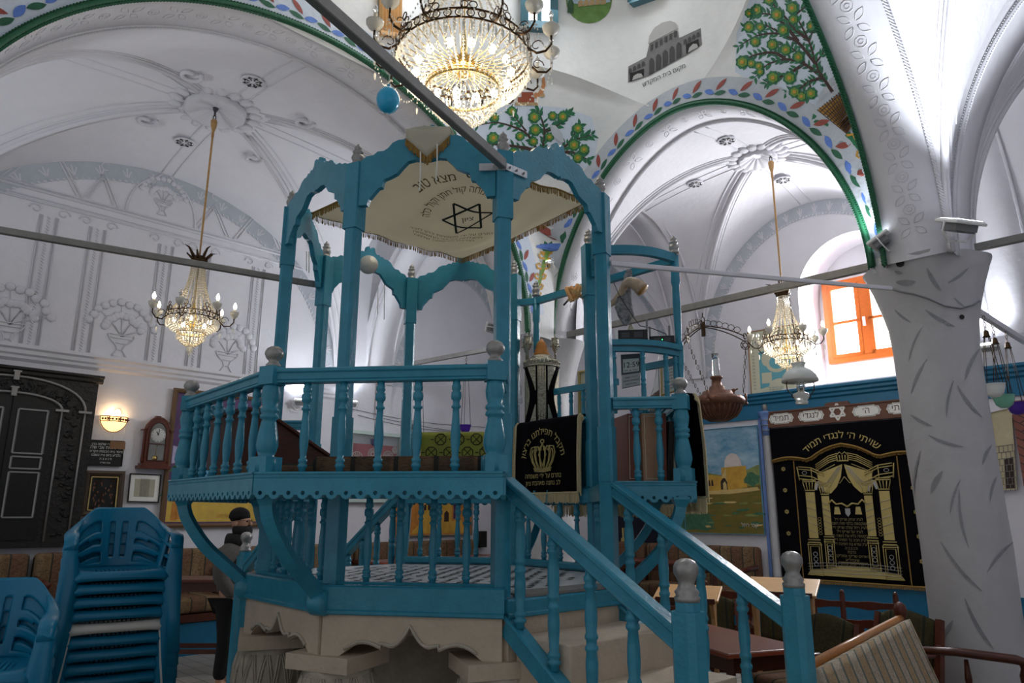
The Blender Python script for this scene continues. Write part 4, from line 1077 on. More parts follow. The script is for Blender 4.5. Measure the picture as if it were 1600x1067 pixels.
mb = MB(); mb.beam(X+UP*2.52, Vector((.9, 4.9, 2.52)), .035, .045, 0); mb.beam(FF+UP*2.45, Vector((.75, 5.05, 2.45)), .035, .045, 0); mb.build('middle_bar', M_blue, sf)
for t in (.12, .42, .72, .93):
    p = arc3(DE, X, 0, .075)[round(t*12)]; inst(('cs', .45), 'baluster', turned_slim(.40, .017), Vector((p.x, p.y, 2.15)), sf)
for t in (.15, .3, .45, .6, .8): 
    p = FF+(Vector((.75, 5.05, 0))-FF)*t; inst(('cs2', .3), 'baluster', turned_slim(.70, .016), Vector((p.x, p.y, 1.74)), sf)
# ================= lamps =================
def strand(mb, pts, n, r, h, mi=0, jit=0):
    # beads strung evenly along a polyline
    L = [0]
    for i in range(1, len(pts)): L.append(L[-1]+(pts[i]-pts[i-1]).length)
    for k in range(n):
        s = L[-1]*(k+.5)/n
        for i in range(1, len(pts)):
            if s <= L[i]:
                t = (s-L[i-1])/max(1e-6, L[i]-L[i-1]); mb.bead(pts[i-1]*(1-t)+pts[i]*t, r, h, mi); break
def polar(c, r, a, z): return Vector((c[0]+cos(a)*r, c[1]+sin(a)*r, z))
def prismdrop(mb, p, l, r, mi=0):
    mb.add([p+Vector((0,0,0)), p+Vector((r,0,-l*.3)), p+Vector((-r*.5,r*.86,-l*.3)), p+Vector((-r*.5,-r*.86,-l*.3)), p+Vector((r*.6,0,-l*.8)), p+Vector((-r*.3,r*.52,-l*.8)), p+Vector((-r*.3,-r*.52,-l*.8)), p-Vector((0,0,l))],
           [(0,2,1),(0,3,2),(0,1,3),(1,2,5,4),(2,3,6,5),(3,1,4,6),(7,4,5),(7,5,6),(7,6,4)], mi)
def chandelier(label, c, z0, zceil, R1, R2, dr1, dr2, narm, arm_r, crown_h, crown_r, n1, n2, nb1, nb2, ns, big, offs=()):
    """z0 height of the main ring"""
    t = thing('chandelier', label, 'chandelier', (c[0], c[1], zceil))
    mb = MB()
    zc = z0+crown_h
    if big:
        for i in range(40): 
            zz = zc+(zceil-zc)*i/40; mb.tube([Vector((c[0]+.018*cos(q*pi/4)*(i % 2), c[1]+.018*cos(q*pi/4)*((i+1) % 2), zz+(zceil-zc)/80+.035*sin(q*pi/4))) for q in range(8)], .005, 4, 0, closed=True)
        mb.build('chain', M_bronze, t)
    else:
        mb.lathe([(.008,zc-.02),(.011,zc+.5),(.011,zceil-.36),(.016,zceil-.34),(.014,zceil-.28),(.03,zceil-.22),(.036,zceil-.16),(.028,zceil-.14)], (c[0], c[1], 0), 10); mb.build('rod', M_antique, t)
        h = MB(); h.tube([Vector((c[0]+.016*sin(q*pi/3), c[1], zceil-.11+.04*cos(q*pi/3))) for q in range(6)], .006, 4, 0, closed=True); h.tube([Vector((c[0], c[1]+.016*sin(q*pi/3), zceil-.05+.04*cos(q*pi/3))) for q in range(6)], .006, 4, 0, closed=True)
        h.lathe([(.02,zceil-.03),(.035,zceil+.02)], (c[0], c[1], 0), 8); h.build('ceiling_hook', M_dkgrey, t)
    # crown of leaves
    mb = MB(); mb.lathe([(crown_r*.9,zc-.05),(crown_r,zc-.03),(crown_r,zc+.03),(crown_r*.85,zc+.05)], (c[0], c[1], 0), 20)
    for k in range(8):
        a = 2*pi*k/8+.2; L = .8 if k % 2 else .55
        mb.tube([polar(c, crown_r*.9, a, zc+.02), polar(c, crown_r*1.15, a, zc+.08*L), polar(c, crown_r*1.7, a, zc+.15*L), polar(c, crown_r*(2.4 if k % 2 else 1.6), a, zc+.17*L)], [.014,.016,.01,.003], 4, 0)
    for k in range(6): a = 2*pi*k/6; mb.ball(polar(c, crown_r, a, zc), .022, 6, 4)
    mb.build('crown', M_bronze, t)
    # strands from the crown to the main ring
    mb = MB()
    for k in range(ns):
        a = 2*pi*k/ns; pts = []
        for i in range(9):
            s = i/8; pts.append(polar(c, crown_r*.9+(R1-crown_r*.9)*s**2.2, a, zc-.04-(crown_h-.06)*s))
        strand(mb, pts, int(crown_h/(.026 if not big else .034)), .011 if not big else .013, .013 if not big else .017)
    mb.build('upper_strands', M_crystald if not big else M_crystal, t, kind='stuff')
    # openwork gallery
    mb = MB()
    for z in (z0, z0+.07 if big else z0+.05): mb.tube([polar(c, R1, 2*pi*k/48, z) for k in range(48)], .008 if big else .006, 5, 0, closed=True)
    no = 40 if big else 22
    for k in range(no):
        a = 2*pi*k/no; hh = .028 if big else .02; cz = z0+(.035 if big else .025)
        mb.tube([polar(c, R1+.004, a+sin(q*pi/4)*hh*.95/R1, cz+cos(q*pi/4)*hh) for q in range(8)], .0045, 4, 0, closed=True)
    nf = 12 if big else 8
    for k in range(nf):                  # trefoils above the band
        a = 2*pi*k/nf+.13; hh = .034 if big else .026; zb = z0+(.10 if big else .075)
        for dx, dz in ((-.9, 0), (.9, 0), (0, 1.6)):
            mb.tube([polar(c, R1+.004, a+(dx*hh+sin(q*pi/4)*hh*.8)/R1, zb+dz*hh+cos(q*pi/4)*hh*.8) for q in range(8)], .0045, 4, 0, closed=True)
    mb.build('gallery_band', M_bronze, t)
    mb = MB()
    for k in range(no):
        a = 2*pi*k/no; cz = z0+(.035 if big else .025); mb.ball(polar(c, R1+.004, a, cz), (.015,.015,.02) if big else (.011,.011,.014), 6, 4)
    mb.build('gallery_jewels', M_crystal, t, kind='stuff')
    # arms with cups and candles
    for k in range(narm):
        a = 2*pi*(k+.35)/narm; az = z0+(.02 if big else 0); dh = .16 if big else .1
        mb = MB(); mb.tube([polar(c, R1, a, az), polar(c, R1+(arm_r-R1)*.35, a, az-.05), polar(c, R1+(arm_r-R1)*.75, a, az-.045), polar(c, arm_r, a, az+.0), polar(c, arm_r, a, az+dh*.5)], [.009,.01,.009,.008,.009] if big else [.007]*5, 6)
        mb.tube([polar(c, R1+(arm_r-R1)*(.35+.3*cos(q)*(1-q/9)), a, az+.01+.05*sin(q)*(1-q/9)) for q in [i*.6 for i in range(10)]], .004, 4)
        arm = mb.build('arm', M_bronze, t)
        p = polar(c, arm_r, a, az+dh*.5); s = 1.0 if big else .72
        cup = MB(); cup.lathe([(.012,-.01),(.02,0),(.045*s,.012),(.062*s,.04),(.066*s,.062),(.06*s,.06),(.04*s,.02),(.012,.012)], p, 14); cup.build('cup', M_frost, arm)
        cd = MB(); cd.lathe([(.014,.01),(.014,.13 if big else .09)], p, 10); cd.build('candle_sleeve', M_candle, arm)
        b = MB(); hb = .13 if big else .09; b.lathe([(.008,hb),(.018,hb+.022),(.019,hb+.035),(.010,hb+.06),(.002,hb+.075)], p, 10); b.build('bulb', M_bulboff if (k in offs or big) else M_bulb, arm)
        d = MB()
        for q in range(4 if big else 2): d.bead(p+Vector((0, 0, -.04-.028*q)), .008, .013)
        prismdrop(d, p+Vector((0, 0, -.05-.028*(4 if big else 2))), .07, .011)
        if big:
            a2 = 2*pi*(k+1.35)/narm; m = [polar(c, arm_r*(1-.02*sin(pi*i/8)), a+(a2-a)*i/8, az+dh*.2-.13*sin(pi*i/8)) for i in range(9)]; strand(d, m, 13, .008, .011)
        d.build('drops', M_crystal, arm)
    # bowls of beads
    def bowl(ra, za, rb, zb, n, nb, br, bh, nm, m):
        mb = MB()
        for k in range(n):
            a = 2*pi*k/n; pts = []
            for i in range(9):
                s = i/8; pts.append(polar(c, rb+(ra-rb)*cos(s*pi/2)**.8, a, za+(zb-za)*(sin(s*pi/2)*.55+s*.45)))
            strand(mb, pts, nb, br, bh)
        mb.build(nm, m, t, kind='stuff')
    bowl(R1, z0, R2, z0-dr1, n1, nb1, .0125 if big else .011, .016 if big else .013, 'bead_bowl', M_crystal)
    bowl(R2, z0-dr1-.01, R2*.12, z0-dr1-dr2, n2, nb2, .0115 if big else .009, .015 if big else .012, 'lower_bead_bowl', M_crystal if big else M_crystald)
    mb = MB()
    for k in range(54 if big else 40): a = 2*pi*k/(54 if big else 40); prismdrop(mb, polar(c, R1-.005, a, z0-.005), (.12 if big else .1)*(1 if k % 2 else .8), .011)
    for k in range(36 if big else 20): a = 2*pi*k/(36 if big else 20); prismdrop(mb, polar(c, R2+.006, a, z0-dr1-.01), .09 if big else .07, .010)
    for k in range(10): a = 2*pi*k/10; prismdrop(mb, polar(c, R2*.2, a, z0-dr1-dr2+.02), .09, .011)
    prismdrop(mb, Vector((c[0], c[1], z0-dr1-dr2+.02)), .14, .02)
    mb.build('prism_fringe', M_crystal, t, kind='stuff')
    mb = MB(); mb.tube([polar(c, R2, 2*pi*k/40, z0-dr1) for k in range(40)], .012 if big else .007, 6, 0, closed=True)
    mb.tube([polar(c, R2+.012, 2*pi*k/40, z0-dr1+.018) for k in range(40)], .006, 5, 0, closed=True)
    mb.lathe([(.0,z0-dr1*.35-.06),(.03,z0-dr1*.35-.05),(.09 if big else .04,z0-dr1*.3),(.1 if big else .05,z0-.02),(.03,z0+.06),(.006,z0+crown_h*.3),(.004,zc)], (c[0], c[1], 0), 18)
    nr = 40 if big else 10
    for k in range(nr): a = 2*pi*k/nr; mb.tube([polar(c, .08 if big else .03, a, z0-.06), polar(c, R1*.62, a, z0-.07), polar(c, R1, a, z0)], .004 if big else .003, 4)
    mb.build('brass_frame', M_brass, t)
    nbulb = 14 if big else 5
    for k in range(nbulb):
        a = 2*pi*k/nbulb; b = MB(); b.ball(polar(c, R1*.7, a, z0-.085 if big else z0-.03), (.028,.028,.036) if big else (.02,.02,.028), 10, 6); b.build('bulb', M_bulb, t)
    if big:
        for k in range(3): b = MB(); b.ball(polar(c, .09, k*2.1, z0-dr1-.06), (.026,.026,.034), 10, 6); b.build('bulb', M_bulb, t)
    return t
CH = (-.365, 4.74)
chandelier('grand crystal chandelier with a double beaded bowl and cupped arms over the platform', CH, 4.80, 8.3, .50, .27, .24, .26, 15, .665, 1.15, .16, 46, 30, 15, 12, 26, True)
CL = Q(2.79, 7.5, 0); CR_ = Q(7.9, 3.46, 0)
chandelier('small crystal chandelier with lit candle bulbs hung on a long rod before the stucco wall', (CL.x, CL.y), 3.49, 5.93, .255, .13, .15, .14, 7, .40, .64, .075, 44, 26, 9, 7, 20, False, (2, 5))
chandelier('small crystal chandelier on a long rod near the orange window', (CR_.x, CR_.y), 3.43, 5.84, .255, .13, .15, .14, 7, .40, .60, .075, 44, 26, 9, 7, 20, False, (0, 1, 2))
# blue balloon on its thread
bp = atY(604, 158, 3.55)
t = thing('balloon', 'blue balloon hanging from the chandelier beside the grey bar', 'balloon', bp)
mb = MB(); mb.lathe([(.0,-.075),(.022,-.072),(.045,-.056),(.06,-.03),(.065,0),(.061,.028),(.047,.053),(.03,.068),(.012,.078),(.006,.084),(.011,.094),(.0,.09)], bp, 20); mb.build('balloon_skin', M_balloon, t)
mb = MB(); mb.tube([bp+Vector((0,0,.088)), bp+Vector((.005,.01,.5)), polar(CH, .50, 4.0, 4.86)], .0022, 4); mb.build('thread', M_string, t)
# iron tie bars
def tie(name, label, p, q, w=.04, h=.055, m=None):
    mb = MB(); mb.beam(p, q, w, h, 0, ch=.004); o = mb.build(name, m or M_iron); o['label'] = label; o['category'] = 'bar'; return o
pc = o3('C', 3.345); d = Vector((-.66, -1.30, 0)).normalized()
tb_ = tie('tie_bar', 'grey iron bar running from the front canopy corner up past the balloon', pc+Vector((-.0, -.06, 0)), pc+d*2.95)
mb = MB(); nn = (o3('C')-BC); nn.z = 0; nn.normalize(); ss = UP.cross(nn)
for sg in (-1, 1):
    dd = (ss*sg*.92-nn*.38).normalized(); c = pc+nn*.055+dd*.07-UP*.012; mb.beam(c-dd*.075, c+dd*.075, .012, .04, 0)
    for k in (-.05, 0, .05): mb.lathe([(.008,0),(.006,.006),(0,.007)], c+dd*k+(UP.cross(dd)*-sg)*.008, 8, 0, Matrix([[0,0,(UP.cross(dd)*-sg).x,0],[1,0,(UP.cross(dd)*-sg).y,0],[0,1,0,0],[0,0,0,1]]))
br = mb.build('corner_bracket', mat('steel_bracket', (190,192,194), .35, metal=.7), tb_)
tie('tie_bar', 'grey iron bar crossing the stucco wall on the left to the platform', o3('H', 3.21), Q(-.35, 5.55, 3.27), .035, .045)
tie('tie_bar', 'grey iron bar between the two columns, the oil lamp hanging from it', Q(6.31, 5.42, 3.58), Q(6.32, 1.82, 3.60), .05, .07)
tie('tie_bar', 'pale bar at the back wall carrying purple glass lamps behind the rail', Q(6.25, 5.95, 3.58), Q(6.25, LEFTB, 3.66), .05, .06)
pr = atY(1392, 447, 5.22)
tie('cable_duct', 'thin pale cable trunking from the canopy post to the right column', o3('D', 3.0)+Vector((.05, 0, 0)), pr, .022, .03, M_plaster)
rb0 = Q(6.62, 1.5, 3.33); tie('tie_bar', 'pale short bar with glass lamps behind the right column', rb0, Q(ARKA, 1.45, 3.36), .05, .06, M_plaster)
tie('tie_bar', 'grey iron bar leaving the right column top to the right', Q(6.3, 1.2, 3.56), Q(6.3, RIGHTB, 3.56), .045, .06)
# slack cable on the right column
mb = MB(); F = paint(bvr, .012); pts = [F(u, v) for u, v in ((1392,447),(1410,452),(1428,455),(1450,462),(1475,474),(1500,478),(1518,472),(1528,466))]; pts = [p for p in pts if p is not None]
mb.tube(pts, .007, 5); o = mb.build('cable', M_grey); o['label'] = 'slack grey cable pinned round the right column'; o['category'] = 'cable'

# floodlights
def flood(p, aim, label, w=.22, h=.17):
    p = Vector(p); n = Vector(aim).normalized(); x = n.cross(UP)
    if x.length < .1: x = Vector((S2, -S2, 0))
    x.normalize(); y = n.cross(x); Rm = Matrix([[x.x,y.x,n.x,0],[x.y,y.y,n.y,0],[x.z,y.z,n.z,0],[0,0,0,1]])
    t = thing('floodlight', label, 'floodlight', p)
    mb = MB(); T = Matrix.Translation(p) @ Rm
    def bx(c, d, mi=0): mb.box(T @ Vector(c), d, 0, mi, Rm)
    bx((0,0,0), (w, h, .022)); bx((0,0,.012), (w*.92, h*.9, .012)); o = mb.build('housing', M_white, t, bevel=.006)
    mb = MB(); T = Matrix.Translation(p) @ Rm; mb.box(T @ Vector((0, 0, -.035)), (w*.72, h*.62, .05), 0, 0, Rm)
    for k in range(7): mb.box(T @ Vector((-w*.3+k*w*.1, 0, -.064)), (.004, h*.6, .012), 0, 0, Rm)
    mb.build('heat_sink', M_grey, t)
    mb = MB(); mb.box(T @ Vector((0, 0, .0195)), (w*.8, h*.76, .003), 0, 0, Rm); mb.build('lit_lens', mat('lit_led_lens', (255,255,255), .3, emis=(235,240,255), es=14) if 'lit_led_lens' not in MATS else MATS['lit_led_lens'], t)
    mb = MB()
    for s in (-1, 1): mb.tube([T @ Vector((s*(w/2+.008), 0, 0)), T @ Vector((s*(w/2+.008), 0, -.07)), T @ Vector((s*w*.3, .0, -.13)), T @ Vector((0, 0, -.13))], .007, 4)
    mb.build('yoke', M_white, t)
    LAMPSF.append((p+n*.04, n))
LAMPSF = []
flood(atY(1500, 343, 4.72), (.12, -.45, 1), 'white floodlight on top of the right column, tilted up beside the carved arch', .26, .2)
flood(atY(1376, 372, 5.42), (-.35, .35, 1), 'white floodlight at the left edge of the right column top', .22, .18)
flood(atY(850, 412, 7.95), (-.2, -.25, 1), 'floodlight on the back column below the painted vine', .22, .18)
a_, z_ = onB(548, 630, LEFTB-.12); flood(Q(a_, LEFTB-.14, z_), (.1, -.2, 1), 'small floodlight on the rear wall below the vault foot', .2, .14)
a_, z_ = onB(470, 628, LEFTB-.12); flood(Q(a_, LEFTB-.14, z_), (.1, -.2, 1), 'small floodlight on the left wall behind the platform railing', .2, .14)
b_, z_ = onA(1546, 535, ARKA-.12); flood(Q(ARKA-.14, b_, z_), (-.3, -.3, 1), 'small floodlight on the ark wall behind the right column', .2, .14)
flood(atY(766, 512, 8.2), (-.8, .6, .25), 'small floodlight on the back column facing the rear wall', .16, .12)
# ================= cloths and things on the platform =================
def fringe(mb, path, per_m, ln, r, mi=0, seed=1, jit=.25):
    rnd = random.Random(seed); L = [0]
    for i in range(1, len(path)): L.append(L[-1]+(path[i]-path[i-1]).length)
    n = int(L[-1]*per_m)
    for k in range(n):
        s = L[-1]*(k+.5)/n
        for i in range(1, len(path)):
            if s <= L[i]:
                t = (s-L[i-1])/max(1e-6, L[i]-L[i-1]); p = path[i-1]*(1-t)+path[i]*t
                j = Vector((rnd.uniform(-1, 1), rnd.uniform(-1, 1), 0))*ln*jit*.5; l2 = ln*rnd.uniform(.85, 1.1)
                mb.tube([p, p+j*.5+Vector((0, 0, -l2*.55)), p+j-Vector((0, 0, l2))], [r*.8, r, r*1.15], 3, mi, sm=False); break
# canopy cloth tied to the four crests
def crest(a, b): return (o3(a)+o3(b))/2
CW, CS, CE, CN = [crest(a, b)+UP*(POSTT+.17) for a, b in (('H','A'),('B','C'),('D','E'),('F','G'))]
cc = thing('canopy_cloth', 'cream embroidered wedding cloth with gold fringe stretched under the blue canopy frame', 'cloth', (BC.x, BC.y, 3.4))
def cpt(u, v):
    p = CW*(1-u)*(1-v)+CS*u*(1-v)+CE*u*v+CN*(1-u)*v
    sag = .16*sin(pi*u)*sin(pi*v)+.035*(sin(pi*u)+sin(pi*v))-.012*sin(6*pi*u)*sin(pi*v)*(1-v)+.008*sin(9*pi*v+2*u)
    ctr = (CW+CS+CE+CN)/4; e = .05*sin(pi*u)*(abs(v-.5)*2)**2+.05*sin(pi*v)*(abs(u-.5)*2)**2
    p = p+(ctr-p)*e*.8
    return p-UP*sag
mb = MB(); N = 40
rows = [[cpt(i/N, j/N) for j in range(N+1)] for i in range(N+1)]
mb.grid(rows, 0, True)
bv_c = BVHTree.FromPolygons([tuple(v) for v in mb.v], mb.f)
mb.build('cloth_sheet', M_cloth, cc, solid=.004)
mb = MB()
edges = [[cpt(0, t/20) for t in range(21)], [cpt(1, t/20) for t in range(21)], [cpt(t/20, 0) for t in range(21)], [cpt(t/20, 1) for t in range(21)]]
for i, e in enumerate(edges): fringe(mb, e, 95, .045, .0035, 0, i); mb.tube(e, .006, 5, 0)
mb.build('fringe', M_goldfr, cc, kind='stuff')
# the front corner thrown over the board
mb = MB(); P, Qq = o3('B'), o3('C'); u = (Qq-P).normalized(); n = Vector((u.y, -u.x, 0)); L = (Qq-P).length
def bp_(x, z, o): return P+u*(x*L)+UP*(POSTT+z)+n*o
rws = []
for j in range(9):
    t = j/8; row = []
    for i in range(7):
        s = i/6
        if s < .3: z = .19+(.03-.1*abs(t-.55))*(1-s/.3)+.0; o = -.12+.17*s/.3
        else: k = (s-.3)/.7; z = .185-k*(.07+.125*(1-abs(t-.5)/.5)); o = .052+.008*sin(5*t)
        row.append(bp_(.355+.30*t, z-.03*abs(t-.45)*(s < .5), o))
    rws.append(row)
mb.grid(rws, 0, True); mb.build('front_corner', M_cloth, cc, solid=.004)
mb = MB(); fringe(mb, [r[-1] for r in rws], 190, .05, .0036, 0, 9); mb.build('fringe', M_goldfr, cc, kind='stuff')
mb = MB()
for (u0, v0, v1) in ((655,238,297), (681,226,281)):
    p = atY(u0, v0, 3.575); q = atY(u0-1, v1, 3.575); mb.tube([p, (p+q)/2+Vector((.003,0,0)), q], .004, 5); mb.ball(q, .006, 6, 4)
for (u0, v0, v1, y) in ((590,446,492,5.66), (600,446,500,5.66), (478,395,425,4.8), (482,395,428,4.8)):
    p = atY(u0, v0, y); q = atY(u0, v1, y); mb.tube([p, q], .004, 4)
mb.build('tie_cord', M_string, cc, label='white tie cords')
# embroidery on the underside
def onC(x, y):
    h, nn, i, d = bv_c.ray_cast(Vector((x, y, 2.6)), UP); return None if h is None else h-UP*.007
SC = (-.292, 4.40)
def cfn(f2):
    def g(x, y):
        X, Y = f2(x, y); h = onC(SC[0]+X, SC[1]-Y); return h if h is not None else Vector((SC[0]+X, SC[1]-Y, 3.38))
    return g
def carc(rad, a0, sy=1.0):
    return cfn(lambda x, y: (sin(a0+x/rad)*(rad+y), cos(a0+x/rad)*(rad+y)*sy))
mb = MB()
for t in (0, 1):
    A_ = [(.165*cos(pi*t+k*2*pi/3), .165*sin(pi*t+k*2*pi/3)) for k in range(3)]
    for k in range(3):
        a, b = A_[k], A_[(k+1) % 3]; hw = .0075; dx, dy = b[0]-a[0], b[1]-a[1]; l = sqrt(dx*dx+dy*dy); nx, ny = -dy/l*hw, dx/l*hw; F = cfn(lambda x, y: (x, y))
        m = 8; A1 = [F(a[0]+dx*i/m+nx, a[1]+dy*i/m+ny)-UP*.002*t for i in range(m+1)]; B1 = [F(a[0]+dx*i/m-nx, a[1]+dy*i/m-ny)-UP*.002*t for i in range(m+1)]; mb.grid([A1, B1], 0, False)
letter(mb, 'ציון', cfn(lambda x, y: (x, y-.015)), .06, 0)
letter(mb, 'גמז״ט', carc(.37, .30), .105, 0, wide=.85)
letter(mb, 'מצא טוב', carc(.37, -.50), .095, 1, wide=.85)
letter(mb, 'אשה', carc(.37, .85), .095, 1, wide=.85)
letter(mb, 'שמחה קול חתן וקול כלה', carc(.245, -.42), .082, 1, wide=.62)
letter(mb, 'קול ששון', carc(.245, 1.15), .082, 1, wide=.7)
for i, s in enumerate(('נתרם על ידי משפחת כהן לזכר', 'להצלחת כל בני המשפחה', 'לברכה ולרפואה שלמה')):
    letter(mb, s, cfn(lambda x, y, i=i: (x*.94-.12-.03*i+y*.0, y-.215-.05*i-x*.12)), .048, 1)
mb.build('embroidery', [M_inkdark, M_inkbrown], cc)
# round silver dish
p = atY(575, 415, 5.42); n = Vector((.1, -1, -.1)).normalized(); x = n.cross(UP).normalized(); y = x.cross(n)
mb = MB(); mb.lathe([(0,.012),(.055,.012),(.06,.006),(.074,.004),(.076,0),(.07,-.004),(0,-.004)], p, 28, 0, Matrix([[x.x,y.x,n.x,0],[x.y,y.y,n.y,0],[x.z,y.z,n.z,0],[0,0,0,1]]))
o = mb.build('disc', mat('silver_foil_disc', (190,190,186), .45, metal=.3, bump=.3, bs=20)); o['label'] = 'round silvery disc hung on the rear canopy board'; o['category'] = 'disc'

# black velvet covers
def drape(name, label, P, Qq, zt, zb, out, fr_len=.07, wav=.012, over=.10):
    P = Vector((P.x, P.y, 0)); Qq = Vector((Qq.x, Qq.y, 0)); u = (Qq-P).normalized(); L = (Qq-P).length
    t = thing(name, label, 'cloth', (P+Qq)/2+UP*zt)
    mb = MB(); rows = []
    prof = [(-over, zt+.012), (-over*.5, zt+.016), (0, zt+.012), (.018, zt-.005)]+[(.022+.004*k/8, zt-.02-(zt-.02-zb)*k/8) for k in range(9)]
    for o, z in prof:
        rows.append([P+u*(L*i/24)+out*(o+(wav*sin(i*1.3+z)*min(1, max(0, (zt-z)*4))))+UP*z for i in range(25)])
    mb.grid(rows, 0, True); mb.build('velvet', M_velvet, t, solid=.004)
    mb = MB(); fringe(mb, rows[-1], 150, fr_len, .0038, 0, 4, .1); mb.tube(rows[-1], .007, 5)
    for ends in (0, -1):
        e = [r[ends] for r in rows[2:]]; mb.tube([q+out*.004 for q in e], .009, 5)
        for q in range(len(e)-1):
            for k in range(5):
                p = e[q]*(1-k/5)+e[q+1]*(k/5); sgn = -1 if ends == 0 else 1
                mb.tube([p, p+u*(sgn*.022)+out*.006-UP*.012, p+u*(sgn*.03)+out*.004-UP*.04], .005, 3, sm=False)
    mb.build('fringe', M_cream, t, kind='stuff')
    return t, (lambda x, y, o=.034: (P+Qq)/2+u*x+UP*y+out*(.026+o)), u
oEF = Vector((-.787, -.617, 0))
Pf = o3('F')+Vector((.06, -.06, 0))+oEF*.03; Pe = o3('E')+Vector((-.05, .06, 0))+oEF*.03
dv, fn, uu = drape('velvet_cover', 'black velvet desk cover embroidered with a gold crown, hanging beside the scroll case', Pf, Pe, 2.2, 1.68, oEF)
mb = MB()
def vf(x, y): return fn(x, y)
def varc(rad, cy, a0=0): return lambda x, y: fn(sin(a0+x/rad)*(rad+y), cy+cos(a0+x/rad)*(rad+y))
letter(mb, 'תקבל תפילתנו ברצון', varc(.21, 1.885), .068)
letter(mb, 'נתרם על ידי משפחה', lambda x, y: vf(x, y+1.785), .048); letter(mb, 'לב נתנה מאהבת ציון', lambda x, y: vf(x, y+1.735), .046)
def vline(pts, w=.0045, mi=0): mb.tube([vf(x, y) for x, y in pts], w, 4, mi)
for s in (-1, 1):
    for k, (bx, tx) in enumerate(((.02,.03),(.05,.085),(.08,.13))):
        vline([(s*bx, 1.855), (s*(bx+tx)*.55, 1.90), (s*tx*1.08, 1.96), (s*tx*.95, 2.005), (s*tx*.6, 2.01), (s*tx*.45, 1.98)]); vline([(s*(bx-.012), 1.855), (s*(bx+tx)*.5, 1.905), (s*tx*.92, 1.96), (s*tx*.8, 1.99)])
    vline([(s*.0, 1.87), (s*.04, 1.95), (0, 2.03)])
for y, w in ((1.835,.09),(1.845,.095),(1.855,.1)): vline([(-w, y), (0, y-.008), (w, y)])
vline([(.02*cos(a), 2.045+.014*sin(a)) for a in [i*pi/4 for i in range(9)]])
mb.build('crown_embroidery', M_gold, dv)
oDE = Vector((1, .05, 0)).normalized()
drape('velvet_cover', 'black velvet cloth with long cream fringe over the outer rail at the shelf end', Vector((1.04, 4.10, 0)), Vector((1.10, 5.10, 0)), 2.20, 1.63, oDE, .085, .02)
oEo = Vector((.76, .65, 0)).normalized()
drape('velvet_cover', 'black velvet cloth whose fringe shows below the bench behind the steps', Vector((1.12, 5.24, 0)), Vector((.32, 6.15, 0)), 2.2, 1.60, oEo, .085, .02)
# reading desk under the scroll case
rd = thing('reading_desk', 'blue reading desk carrying the silver scroll case, fronted by black velvet', 'desk', (.4, 5.55, SEAT))
mb = MB(); a = atan2(.687, -.538); c = (Pf+Pe)/2-oEF*.30; mb.box(Vector((c.x, c.y, 2.17)), (.74, .5, .03), a); mb.build('desk_top', M_blue, rd, bevel=.005)
mb = MB(); mb.box(Vector((c.x, c.y, (SEAT+2.155)/2)), (.70, .44, 2.155-SEAT), a); mb.build('desk_body', M_blue, rd)
# Torah case
tc_ = Vector((.235, 5.60, 2.187)); T = thing('scroll_case', 'tall silver and black scroll case with orange wooden knob standing on the reading desk', 'case', tc_)
mb = MB(); rr = .135; prof = [(rr*.98,0),(rr,.02),(rr,.46),(rr*.98,.475)]
mb.lathe(prof, tc_, 32); mb.build('case_body', M_velvet, T)
mb = MB()
cr_ = atan2(-tc_.y, -tc_.x)
def cyl(a, z, o=.004): return tc_+Vector((cos(cr_+a)*(rr+o), sin(cr_+a)*(rr+o), z))
def patch(aS, z0, z1, wfn, o=.004, n=10):
    A_, B_, C_ = [], [], []
    for i in range(n+1):
        z = z0+(z1-z0)*i/n; a0, a1 = wfn(i/n); A_.append(cyl(aS+a0, z, o)); C_.append(cyl(aS+(a0+a1)/2, z, o)); B_.append(cyl(aS+a1, z, o))
    mb.grid([A_, C_, B_], 0, True)
patch(0, .0, .46, lambda t: (-.2, .2), .007)
for s in (-1, 1):
    f = lambda q: (lambda t: (s*.34, s*(.34+q(t))) if s > 0 else (s*(.34+q(t)), s*.34))
    patch(0, .27, .46, f(lambda t: .04+.55*t**1.3)); patch(0, .0, .16, f(lambda t: .5-.46*t**.8))
    patch(0, .02, .45, (lambda t: (s*1.25-.0-.52*sin(pi*t) if s > 0 else s*1.25, s*1.25 if s > 0 else s*1.25+.52*sin(pi*t))), .006)
for s in (-1, 1):
    mb.tube([cyl(s*.2, z, .009) for z in (0,.15,.3,.46)], .005, 4); mb.tube([cyl(s*.07, z, .009) for z in (0,.15,.3,.46)], .004, 4)
mb.tube([cyl(-.05, .23, .02), cyl(0, .24, .03), cyl(.05, .23, .02)], .006, 5)
for z in (.47, .005): mb.tube([tc_+Vector((cos(2*pi*k/32)*(rr+.004), sin(2*pi*k/32)*(rr+.004), z)) for k in range(32)], .009, 5, closed=True)
mb.build('silver_plates', M_chrome, T)
mb = MB(); mb.lathe([(rr*1.02,.47),(rr*1.04,.50),(rr*.98,.515),(rr*.8,.53),(rr*.6,.56),(.05,.575)], tc_, 28)
for k in range(28): mb.ball(tc_+Vector((cos(2*pi*k/28)*rr*1.02, sin(2*pi*k/28)*rr*1.02, .505)), (.012,.012,.018), 6, 4)
mb.build('case_lid', M_chrome, T)
mb = MB(); mb.lathe([(.06,.565),(.065,.58),(.05,.60),(.055,.61),(.042,.63),(.048,.64),(.035,.655),(.038,.665),(.02,.685),(.012,.70),(0,.705)], tc_, 20); mb.build('wooden_knob', mat('orange_turned_wood', (212,140,70), .4, var=.1, vs=10), T, label='orange turned wooden knob')
